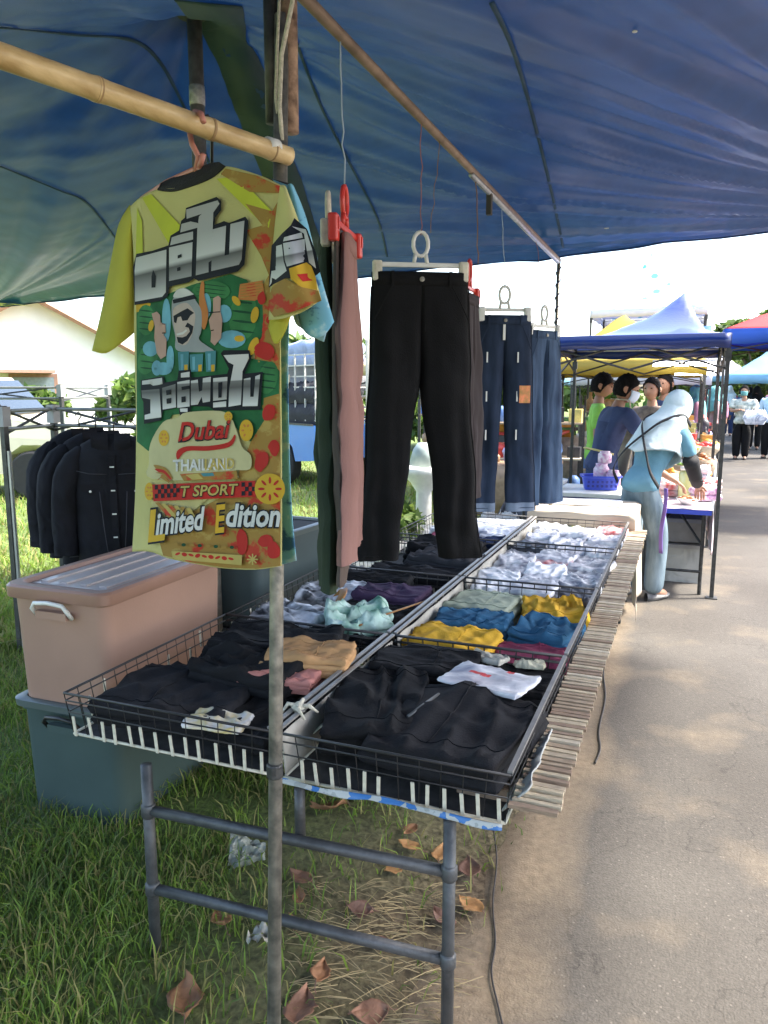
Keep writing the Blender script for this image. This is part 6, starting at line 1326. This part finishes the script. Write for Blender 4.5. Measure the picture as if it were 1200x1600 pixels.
# ---- stalls along the lane and on the left
stuffm = [mat('goods_%d' % i, c, .5, .3, 14) for i, c in enumerate([(.5, .06, .05), (.6, .3, .05), (.1, .2, .45), (.55, .55, .55), (.1, .3, .1), (.5, .2, .3), (.3, .2, .12), (.03, .03, .035), (.6, .5, .15), (.35, .3, .5)])]
gname = ['red', 'orange', 'blue', 'white', 'green', 'pink', 'brown', 'black', 'yellow', 'lilac']
place = ['front left', 'front centre', 'front right', 'middle left', 'middle centre', 'middle right', 'back left', 'back centre', 'back right', 'far left', 'far centre', 'far right']
def goods_table(tlab, short, x, y, w, d, h, clothm, seed, nrow=4):
    rg_ = random.Random(seed); t = thing('stall_table', tlab, 'table', (x, y, 0), 0, 'tables of the other stalls'); MB().box((0, 0, h), (w, d, .03)).obj('top', clothm, t)
    mb = MB(); mb.grid(lambda u, v: ((u-.5)*w*1.01, -d/2-.012-.01*math.sin(u*22)*v, h+.012-v*h*.75), 24, 3); thicken(mb.obj('skirt', clothm, t, True), .003)
    for sx in (-1, 1):
        for sy in (-1, 1): MB().tube([(sx*w*.46, sy*d*.46, 0), (sx*w*.46, sy*d*.46, h)], .015, 6).obj('leg', steel_dark, t)
    k = 0
    for r_ in range(nrow):
        for c_ in range(3):
            px = x+(c_-1)*w*.3+rg_.uniform(-.04, .04); py = y-d*.38+d*.76*r_/max(1, nrow-1); gi = rg_.randrange(10); kind = rg_.randrange(3); hh_ = rg_.uniform(.12, .34); lab = '%s %s at the %s of %s' % (gname[gi], ['tub', 'packet stack', 'bottle'][kind], place[k % 12], short); k += 1
            if kind == 0: o = MB().lathe([(w*.08, 0), (w*.11, hh_*.5), (w*.12, hh_*.55), (w*.1, hh_*.7), (w*.03, hh_*.85)], 12).obj('goods_tub', stuffm[gi], None, True, (px, py, h+.016)); cat_ = 'tub'
            elif kind == 1:
                mb = MB()
                for q in range(4): mb.box((rg_.uniform(-.01, .01), 0, hh_*.11+q*hh_*.235), (w*.2, .16, hh_*.21), rg_.uniform(-.2, .2), mi=q % 2)
                o = mb.obj('goods_stack', [stuffm[gi], stuffm[(gi+3) % 10]], None, False, (px, py, h+.016)); cat_ = 'packets'
            else: o = MB().lathe([(w*.05, 0), (w*.055, hh_*.5), (w*.04, hh_*.62), (w*.015, hh_*.75), (w*.02, hh_)], 12).obj('goods_bottle', stuffm[gi], None, True, (px, py, h+.016)); cat_ = 'bottle'
            tag(o, lab, cat_, 'goods on the other stalls')
goods_table('stall table with mixed goods behind the food table beside the lane', 'the second lane stall', -.02, 9.6, .6, 2.2, .8, stuffm[3], 1, 4)
goods_table('far stall table with goods farther along the lane', 'the third lane stall', .0, 13.0, .7, 2.6, .8, stuffm[9], 2, 4)
goods_table('stall table with goods left of the stall keeper', 'the stall left of the keeper', -1.75, 8.4, .9, .8, .72, stuffm[6], 3, 3)
goods_table('stall table with red goods seen right of the jeans', 'the red goods stall', -2.35, 10.6, 1.6, .9, .95, stuffm[0], 4, 3)
goods_table('stall table under the cream tent', 'the cream tent stall', -1.3, 11.4, 1.2, 1.0, .85, stuffm[3], 6, 4)
goods_table('far right stall table under the red tent', 'the red tent stall', 2.6, 13.2, .8, 2.0, .8, stuffm[2], 7, 4)
for i, (x, y, z, m, lab) in enumerate(((-1.38, 7.4, .0, mat('navy_tub', (.03, .05, .35), .4), 'navy blue tub standing on the grass left of the keeper'), (-1.2, 7.9, 0, mat('teal_drum', (.1, .25, .24), .4), 'teal drum on the grass beside the keeper'), (-1.55, 7.9, 0, mat('grey_bin', (.4, .4, .4), .5), 'pale grey bin on the grass near the jeans'), (-1.45, 8.0, .5, stuffm[3], 'white pot on the pale grey bin'))):
    mb = MB().lathe([(.10, 0), (.13, .05), (.15, .4 if z == 0 else .2), (.165, .42 if z == 0 else .22), (.14, .44 if z == 0 else .24)], 18); tag(mb.obj('plastic_tub', m, None, True, (x, y, z)), lab, 'tub')

def shelf_rack(label, short, x, y, w, d, levels, rz, seed):
    rg_ = random.Random(seed); t = thing('shelf_rack', label, 'shelf rack', (x, y, 0), rz, 'racks of the other stalls')
    for sx in (-1, 1):
        for sy in (-1, 1): MB().box((sx*w/2, sy*d/2, levels[-1]/2+.1), (.025, .025, levels[-1]+.2)).obj('post', steel_dark, t)
    for li, z in enumerate(levels):
        MB().box((0, 0, z), (w, d, .02)).obj('shelf', wood[li % 5], t)
        for k in range(5):
            gi = rg_.randrange(10); hh_ = rg_.uniform(.10, .22); px = -w*.42+w*.84*k/4; p = Matrix.Rotation(rz, 4, 'Z') @ Vector((px, rg_.uniform(-.05, .05), 0)); kind = rg_.randrange(3)
            if kind == 0: mb = MB().lathe([(w*.05, 0), (w*.075, hh_*.4), (w*.07, hh_*.8), (w*.03, hh_)], 10); nm = 'goods_tub'
            elif kind == 1: mb = MB().box((0, 0, hh_/2), (w*.14, .16, hh_), rg_.uniform(-.3, .3)); nm = 'goods_box'
            else: mb = MB().lathe([(w*.04, 0), (w*.045, hh_*.6), (w*.02, hh_*.75), (w*.02, hh_*1.1)], 10); nm = 'goods_bottle'
            tag(mb.obj(nm, stuffm[gi], None, kind != 1, (x+p.x, y+p.y, z+.011)), '%s %s, %s from left, %s shelf of %s' % (gname[gi], nm.split('_')[1], ['first', 'second', 'third', 'fourth', 'fifth'][k], ['lowest', 'middle', 'top', 'highest'][li], short), nm.split('_')[1], 'goods on the other stalls')
shelf_rack('low rack of mixed goods between the jeans and the green shirt person', 'the rack by the jeans', -1.62, 8.9, 1.0, .4, [.35, .75, 1.15], R(10), 21)
shelf_rack('rack of mixed goods behind the stall keeper', 'the rack behind the keeper', -.75, 10.3, 1.1, .4, [.5, .9, 1.25], 0, 22)
shelf_rack('rack of mixed goods at the left under the cream tent', 'the rack under the cream tent', -2.75, 9.9, 1.2, .4, [.4, .8, 1.2], R(8), 23)
for i, (x, y, fl, fn) in enumerate(((-.02, 8.62, orangef, 'orange'), (.17, 8.75, redf, 'red'), (.02, 9.0, brownf, 'brown'), (.2, 9.15, orangef, 'deep orange'), (.0, 9.5, pinkf, 'pink'), (.2, 9.7, greenf, 'green'), (.1, 10.1, redf, 'dark red'), (.16, 10.5, orangef, 'pale orange'))):
    t = bowl('wide tray heaped with %s produce, %s on the second lane stall' % (fn, ['nearest left', 'nearest right', 'second left', 'second right', 'third left', 'third right', 'fourth along', 'last along'][i]), (x, y, .83), .15, .12, wood[0], fl)
blk_bag = mat('black_sack', (.015, .015, .017), .35, .2, 10, wrinkle=.8, wscale=8)
for i, (x, y, w_, h_, m, lab) in enumerate(((-1.42, 7.35, .36, .42, blk_bag, 'black rubbish sack on the grass beside the jeans'), (-1.62, 7.1, .3, .34, C('greysack', (.4, .4, .38)), 'grey white sack on the grass beside the black sack'), (-1.5, 6.75, .34, .3, C('olivesack', (.2, .2, .1)), 'olive sack on the grass behind the end table'))):
    garment('sack', lab, 'sack', (x, y, 0), (w_, w_*.8), .4*i, m, layers=1, th=h_, seed=210+i, amp=2.2)
# ================================================================ left: frames, jackets, vehicles, house
def folded_frame(label, P, zt, group='bare canopy frames on the lawn'):
    t = thing('bare_gazebo', label, 'gazebo frame', (P[0].x, P[0].y, 0), 0, group); o = Vector((P[0].x, P[0].y, 0))
    for p in P:
        q = Vector((p.x, p.y, 0))-o; MB().box((q.x, q.y, zt/2), (.032, .032, zt)).obj('leg', steel_dark, t); MB().box((q.x, q.y, zt-.06), (.055, .055, .11)).obj('corner_bracket', mat('grey_bracket', (.3, .3, .3), .5), t)
        MB().tube([q+Vector((.022, 0, .02)), q+Vector((.022, 0, zt-.25))], .012, 8).obj('inner_leg', mat('alu', (.55, .55, .53), .35, .1, metal=.5), t)
    for a, b in zip(P, P[1:]):
        a = Vector((a.x, a.y, 0))-o; b = Vector((b.x, b.y, 0))-o; m = (a+b)/2
        for z0, z1, z2 in ((zt-.03, zt-.03, zt-.03), (zt-.13, zt-.13, zt-.13)): MB().tube([a+Vector((0, 0, z0)), b+Vector((0, 0, z2))], .011, 8).obj('rail', mat('frame_rail', (.2, .2, .18), .45, .2, metal=.4), t)
        MB().tube([a+Vector((0, 0, zt-.02)), b+Vector((0, 0, zt-.16))], .008, 6).obj('scissor_bar', steel_dark, t); MB().tube([a+Vector((0, 0, zt-.16)), b+Vector((0, 0, zt-.02))], .008, 6).obj('scissor_bar', steel_dark, t)
    return t
f1 = [atd(8, 690, 4.3), atd(84, 660, 4.75), atd(232, 650, 4.5)]
folded_frame('black canopy frame with a rail where the jackets hang', f1, 1.45)
f2 = [atd(-90, 640, 7.2), atd(97, 640, 7.2), atd(170, 640, 9.0)]
folded_frame('farther bare canopy frame behind the jackets', f2, 1.58)
# jackets
def jacket(label, loc, rz, m, seed, open_=False):
    t = thing('denim_jacket', label, 'jacket', loc, rz, 'jackets on the frame rail'); N = 30
    def sec(hw, th, z, cx=0, sd=0): return [(cx+hw*math.copysign(abs(math.cos(2*math.pi*j/N))**.75, math.cos(2*math.pi*j/N))+.006*n3(z*7, j*.2, seed), th*math.sin(2*math.pi*j/N)+.012*n3(j*.5, z*4, seed+sd), z) for j in range(N)]
    def loft(S, nm, cap=False):
        vs = [p for s in S for p in s]; fs = [(i*N+j, i*N+(j+1) % N, (i+1)*N+(j+1) % N, (i+1)*N+j) for i in range(len(S)-1) for j in range(N)]
        if cap: fs.append(tuple(range(N)))
        return MB().add(vs, fs).obj(nm, m, t, True)
    loft([sec(.06, .05, .005), sec(.11, .06, -.012), sec(.17, .072, -.045), sec(.205, .09, -.12), sec(.225, .095, -.3), sec(.22, .09, -.45), sec(.215, .085, -.62), sec(.22, .09, -.72)], 'body')
    for s in (-1, 1):
        S = []
        for i in range(12):
            u = i/11; rs_ = (.35, .75, 1)[min(i, 2)]; S.append([(x, y+.03*u*u-.05*u, z) for x, y, z in sec((.078-.018*u)*rs_, (.07-.016*u)*rs_, -.055-.58*u+.012*(i == 1), s*(.165+.045*min(1, u*4)+.075*u+.02*math.sin(u*3.6)), i)])
        sl_ = loft(S, 'sleeve'); MB().add([p for q in (S[-2], S[-1]) for p in [(a*1.005, b*1.08, c) for a, b, c in q]], [(j, (j+1) % N, N+(j+1) % N, N+j) for j in range(N)]).obj('cuff', m, sl_, True)
        MB().grid(lambda u, v: (s*(.015+.085*u), -.075-.025*math.sin(math.pi*v)*.6-.01*u, .015-.11*v*(1-.35*u)), 6, 6).obj('collar', m, t, True)
        p = MB().grid(lambda u, v: (s*(.06+.11*u), -.094+.004*v, -.25-.035*v-.02*(1-abs(2*u-1))*v), 6, 3).obj('pocket_flap', m, t, True)
        MB().lathe([(.002, 0), (.007, .002), (.002, .004)], 8).obj('button', white_plastic, p, loc=(s*.115, -.102, -.288)).rotation_euler = (R(90), 0, 0)
    MB().box((.0, -.095, -.4), (.035, .012, .60)).obj('button_band', m, t)
    st_ = mat('jacket_stitch', (.045, .045, .055), .8)
    for s in (-1, 1):
        MB().tube([(s*.03, -.094, -.2), (s*.12, -.094, -.195), (s*.2, -.06, -.18)], .0022, 5).obj('stitching', st_, t, True); MB().tube([(s*.07, -.099, -.29), (s*.055, -.099, -.5), (s*.04, -.095, -.66)], .0022, 5).obj('stitching', st_, t, True)
    MB().tube([(x, -.092*math.cos(x*3.4), -.67) for x in (-.2, -.1, 0, .1, .2)], .0025, 5).obj('stitching', st_, t, True)
    for k in range(5): MB().box((.0, -.103, -.16-.125*k), (.022, .004, .007)).obj('button', white_plastic, t)
    MB().tube([(0, 0, .02), (0, 0, .06), (.02, 0, .085), (.0, 0, .105), (-.02, 0, .085)], .004, 6).obj('hanger_hook', black_wire, t, True)
    return t
jk = mat('black_denim', (.012, .012, .016), .9, .3, 6, .3, 200, spec=.25, wrinkle=.7, wscale=7)
jacket('black denim jacket with metal buttons facing forward on the rail', atd(178, 680, 4.1), R(30), jk, 3)
jacket('black denim jacket hanging leftmost on the rail', atd(124, 672, 4.45), R(72), jk, 5)
jacket('black denim jacket squeezed between its two neighbours', atd(150, 676, 4.28), R(58), jk, 8)
jacket('dark blue denim jacket at the right behind the printed shirt', atd(225, 684, 4.45), R(40), denim_d, 9)
# vehicles
def pickup(name, label, loc, rz, paint, cage=False):
    t = thing(name, label, 'pickup truck', loc, rz); gl = mat('car_glass', (.02, .025, .03), .08, .1); tyre = mat('tyre', (.02, .02, .02), .85); rimm = mat('rim', (.55, .55, .55), .3, metal=.8)
    prof = [(-2.4, .45), (-2.4, .98), (-.35, 1.0), (-.35, .98), (-.25, 1.66), (.75, 1.70), (1.25, 1.12), (2.25, .98), (2.42, .80), (2.42, .42), (1.95, .40), (1.88, .62), (1.68, .76), (1.42, .76), (1.22, .62), (1.15, .36), (-1.0, .36), (-1.08, .62), (-1.28, .76), (-1.54, .76), (-1.74, .62), (-1.82, .40)]
    mb = MB(); n = len(prof)
    def ins(z): return .80-.10*max(0, (z-1.0)/.7)
    vs = [(x, -ins(z), z) for x, z in prof]+[(x, ins(z), z) for x, z in prof]
    mb.add(vs, [tuple(range(n-1, -1, -1)), tuple(range(n, 2*n))]+[(i, (i+1) % n, n+(i+1) % n, n+i) for i in range(n)]); b = mb.obj('body', paint, t); bevel(b, .03, 2)
    for s in (-1, 1):
        w1 = MB(); q = .012; w1.add([(-.18, s*(ins(1.12)+q), 1.10), (.40, s*(ins(1.12)+q), 1.10), (.40, s*(ins(1.6)+q), 1.58), (-.12, s*(ins(1.6)+q), 1.57)], [(0, 1, 2, 3)]); thicken(w1.obj('window', gl, t), .006)
        w1 = MB(); w1.add([(.46, s*(ins(1.12)+q), 1.12), (1.05, s*(ins(1.12)+q), 1.12), (.72, s*(ins(1.6)+q), 1.58), (.46, s*(ins(1.6)+q), 1.58)], [(0, 1, 2, 3)]); thicken(w1.obj('window', gl, t), .006)
        d = MB().box((.42, s*.806, .78), (.02, .012, .6)).obj('door_gap', steel_dark, t); MB().box((.15, s*.815, .95), (.14, .02, .03)).obj('door_handle', steel_dark, d)
        MB().box((-1.3, s*.806, .99), (2.1, .02, .03)).obj('bed_rail', steel_dark, t)
        MB().box((2.36, s*.6, .82), (.12, .28, .13)).obj('headlight', mat('headlight', (.7, .7, .7), .1), t); MB().box((-2.39, s*.7, .8), (.05, .1, .25)).obj('tail_light', mat('tail', (.4, .02, .02), .2), t)
        for x in (1.55, -1.41):
            wm = MB(); M = [(.20, -.1), (.31, -.1), (.34, -.07), (.34, .07), (.31, .1), (.20, .1)]
            w_ = MB().lathe(M, 24).obj('wheel', tyre, t, auto=40); w_.location = (x, s*.72, .34); w_.rotation_euler = (R(90), 0, 0)
            MB().lathe([(.02, -.085), (.10, -.075), (.19, -.09), (.21, -.05), (.21, .05), (.19, .09), (.10, .075), (.02, .085)], 24).obj('rim', rimm, w_, auto=40)
    MB().add([(.82, -.68, 1.64), (.82, .68, 1.64), (1.22, .72, 1.17), (1.22, -.72, 1.17)], [(0, 1, 2, 3)]).obj('windscreen', gl, t, loc=(.03, 0, .02))
    MB().box((2.43, 0, .48), (.1, 1.5, .18)).obj('bumper', steel_dark, t)
    if cage:
        cg = mat('cage_bar', (.42, .40, .36), .6)
        for s in (-1, 1):
            for k in range(7): MB().box((-1.36, s*.74, 1.06+.165*k), (2.05, .022, .022)).obj('cage_rail', cg, t)
            for k in range(8): MB().box((-2.36+k*.285, s*.755, 1.55), (.022, .022, 1.02)).obj('cage_post', cg, t)
        for k in range(7): MB().box((-2.38, 0, 1.06+.165*k), (.02, 1.48, .02)).obj('cage_rail', cg, t)
    return t
bluep = mat('blue_paint', (.03, .16, .52), .22, .05, 3, coat=.8)
c = atd(447, 722, 12.5); tr = pickup('pickup_truck', 'blue pickup truck with a loaded cage parked on the lawn', (0, 0, 0), R(150), bluep, True)
off = Matrix.Rotation(R(150), 4, 'Z') @ Vector((-1.41, -.72 if True else .72, 0)); off2 = Matrix.Rotation(R(150), 4, 'Z') @ Vector((-1.41, .72, 0))
tr.location = (c.x-off2.x, c.y-off2.y, 0)
for i, (x, y, z, w_, h_, m, lab) in enumerate(((-1.9, .3, 1.0, .8, .6, darkgrey, 'grey cloth bundle low in the truck cage'), (-1.1, .2, 1.0, .9, .55, C('bluegrey', (.15, .17, .22)), 'blue grey bundle in the middle of the truck cage'), (-1.6, .0, 1.5, 1.2, .45, C('greymid', (.2, .2, .2)), 'grey bundle stacked in the truck cage'), (-1.5, .1, 1.9, 1.3, .35, C('palebl', (.25, .3, .42)), 'pale blue bundle on top of the truck cage'))):
    p = tr.matrix_basis @ Vector((x, y, z)); garment('cloth_bundle', lab, 'bundle', p, (w_, .9), R(150), m, layers=2, th=h_*.5, seed=130+i, amp=2.0)
p = tr.matrix_basis @ Vector((-1.62, .79, 1.75)); mb = MB(); mb.grid(lambda u, v: (.12*(u-.5)+.2*v*v, .02*n3(u*3, v*5), -.5*v), 4, 10); o = tag(thicken(mb.obj('tan_rag', C('tanrag', (.5, .4, .26)), None, True, p, R(150)), .01), 'tan rag tied on the truck cage', 'rag')
creamp = mat('cream_paint', (.62, .56, .42), .3, .05, 3, coat=.6)
c = atd(-40, 790, 10.5); pickup('pickup_truck', 'cream pickup truck at the left edge behind the frames', (c.x-1.2, c.y+.6, 0), R(25), creamp)
# house
hs = thing('house', 'pale house with brown trimmed gable roof beyond the lawn', 'house', (-21.0, 20.0, 0), R(-40)); wallm = mat('cream_wall', (.80, .77, .70), .8, .06, 2); rt_ = mat('brown_trim', (.36, .2, .14), .7); roofm = mat('pale_roof', (.6, .5, .44), .7, .12, 3)
mb = MB(); mb.add([(-4, -3, 0), (4, -3, 0), (4, 3, 0), (-4, 3, 0), (-4, -3, 2.5), (4, -3, 2.5), (4, 3, 2.5), (-4, 3, 2.5), (-4, 0, 4.1), (4, 0, 4.1)], [(0, 1, 5, 4), (2, 3, 7, 6), (1, 2, 6, 9, 5), (3, 0, 4, 8, 7)]); mb.obj('wall', wallm, hs)
r_ = MB(); r_.add([(-4.5, -3.5, 2.25), (4.5, -3.5, 2.25), (4.5, 0, 4.15), (-4.5, 0, 4.15), (-4.5, 3.5, 2.25), (4.5, 3.5, 2.25)], [(0, 1, 2, 3), (3, 2, 5, 4)]); ro = thicken(r_.obj('roof', roofm, hs), .08)
for s in (-1, 1):
    MB().tube([(4.52, s*3.52, 2.22), (4.52, 0, 4.15)], .09, 4).obj('verge_board', rt_, ro); MB().tube([(-4.52, s*3.52, 2.22), (-4.52, 0, 4.15)], .09, 4).obj('verge_board', rt_, ro); MB().tube([(-4.5, s*3.53, 2.2), (4.5, s*3.53, 2.2)], .07, 4).obj('eave_board', rt_, ro)
for x in (-2.5, 0, 2.5):
    f = MB().box((x, -3.02, 1.4), (1.2, .08, 1.1)).obj('window', rt_, hs); MB().box((x, -3.07, 1.4), (1.0, .03, .9)).obj('pane', mat('house_glass', (.2, .25, .28), .1), f)
f = MB().box((4.02, 0, 1.4), (.08, 1.3, 1.1)).obj('window', rt_, hs); MB().box((4.07, 0, 1.4), (.03, 1.1, .9)).obj('pane', MATS['house_glass'], f)
MB().box((4.5, -1.0, 2.0), (1.2, 3.0, .08)).obj('porch_roof', rt_, hs)
# pedestal planter seen between the trouser legs
p = atd(662, 800, 7); t = thing('pedestal_basin', 'white pedestal basin seen between the legs of the black trousers', 'basin', (p.x, p.y, 0)); MB().lathe([(.17, 0), (.16, .05), (.075, .12), (.07, .62), (.12, .70), (.20, .78), (.22, .84), (.20, .845), (.12, .76)], 20).obj('pedestal', white_plastic, t, True); MB().lathe([(.03, 0), (.14, .02), (.10, .16), (.06, .22)], 16, (0, 0, .84)).obj('cover', mat('grey_green', (.3, .36, .33), .5), t, True)
garment('white_sheet', 'white sheet heaped on the grass at the foot of the basin', 'cloth', (p.x+.02, p.y-.55, .0), (.9, .6), .3, C('whitesheet', (.7, .69, .66)), layers=2, th=.14, seed=150, amp=2.5)
p = atd(578, 560, 9); t = thing('wooden_post', 'pale wooden post beyond the hanging trousers', 'post', (p.x, p.y, 0)); MB().tube([(0, 0, 0), (.01, 0, 1.2), (0, .01, 2.1)], [.07, .06, .055], 12).obj('trunk', wood[1], t, True); MB().tube([(-.25, 0, 1.4), (.1, 0, 1.48)], .02, 8).obj('crosspiece', wood[2], t, True)
# ================================================================ trees
leafA = [mat('foliage_%d' % i, c, .6, .3, 2, transl=.4) for i, c in enumerate([(.07, .13, .02), (.11, .18, .03), (.05, .095, .02), (.15, .21, .045)])]
bark = mat('bark', (.13, .10, .075), .9, .3, 12, .5, 30)
def tree(name, label, loc, h, rx, ry, rz0, n, seed, cat='tree', leafs=.16, group='trees behind the market', trunk=True):
    rg_ = np.random.default_rng(seed); t = thing(name, label, cat, loc, 0, group); rr_ = random.Random(seed)
    mb = MB(); ht = h*(.45 if trunk else .15)
    mb.tube([(0, 0, 0), (.05*h*.2, 0, ht*.5), (0, .03*h, ht)], [.035*h, .027*h, .02*h], 9)
    clumps = []
    for k in range(15 if trunk else 9):
        a = rr_.uniform(0, 6.28); q = rr_.random()**.5; z = rr_.uniform(rz0, .95)*h; s = math.sqrt(max(.1, 1-((z/h-.5*(1+rz0))/(.55*(1-rz0)+.05))**2))
        c = np.array([math.cos(a)*q*rx*s, math.sin(a)*q*ry*s, z]); clumps.append((c, rr_.uniform(.18, .34)*max(rx, ry)*1.1))
        mb.tube([(0, .03*h, ht*.9), tuple(c*.5+np.array([0, 0, ht*.5])), tuple(c)], [.014*h, .009*h, .003*h], 6)
    mb.obj('trunk', bark, t, True)
    P = []
    for c, r in clumps:
        m = n//len(clumps); d = rg_.normal(size=(m, 3)); d /= np.linalg.norm(d, axis=1)[:, None]; rad = r*(.55+.6*rg_.random(m)**.5); P.append(c+d*rad[:, None]*np.array([1, 1, .75]))
    P = np.concatenate(P); N = len(P); a = rg_.normal(size=(N, 3)); a /= np.linalg.norm(a, axis=1)[:, None]; b = np.cross(a, rg_.normal(size=(N, 3))); b /= np.linalg.norm(b, axis=1)[:, None]
    s = leafs*(.5+rg_.random(N))[:, None]; Vv = np.stack([P-a*s, P+b*s*.45, P+a*s, P-b*s*.45], 1).reshape(-1, 3)
    me = bpy.data.meshes.new('crown'); me.vertices.add(len(Vv)); me.vertices.foreach_set('co', Vv.ravel()); me.loops.add(N*4); me.loops.foreach_set('vertex_index', np.arange(N*4)); me.polygons.add(N); me.polygons.foreach_set('loop_start', np.arange(N)*4)
    for m in leafA: me.materials.append(m)
    me.polygons.foreach_set('material_index', rg_.integers(0, 4, N).astype(np.int32)); me.update(); me.validate(); link('crown', me, t)
for i, (x, y, h, r, lab) in enumerate(((-9, 30, 3.8, 2.6, 'bushy tree beyond the lawn at the left'), (-14, 26, 3.6, 2.6, 'low round tree beside the pale house'), (-4, 36, 3.4, 2.8, 'tree behind the cream tent'), (1.5, 46, 3.8, 3.2, 'tree behind the far end of the lane'), (2.7, 40, 4.8, 2.4, 'mid height tree above the light blue tent'), (-24, 34, 4, 3, 'tree left of the pale house'), (-18, 40, 4, 3, 'tree rising behind the pale house'), (10.5, 30, 11, 4.5, 'tallest tree at the right edge'), (-6.5, 40, 3.8, 3, 'tree between the lawn tree and cream tent'))):
    tree('leafy_tree', lab, (x, y, 0), h, r, r, .22, 5200, 40+i, leafs=.24)
for i, (x, y, h, r, lab) in enumerate(((-12.2, 15.5, 1.7, 1.4, 'bright bush on the lawn below the house gable'), (-9.6, 17.2, 2.3, 1.6, 'bright tall bush at right of the house'), (-7.2, 18.5, 2.1, 1.7, 'bush behind the blue truck'), (-15.5, 14.5, 1.3, 1.2, 'low bush at the far left edge of the lawn'), (-4.8, 20, 2.2, 1.8, 'bush beyond the trousers'), (-2.3, 5.9, .7, .35, 'small weed bush at the foot of the white basin'))):
    tree('bush', lab, (x, y, 0), h, r, r, .1, 2600 if h > 1 else 900, 60+i, 'bush', .15 if h > 1 else .07, 'bushes on the lawn', False)
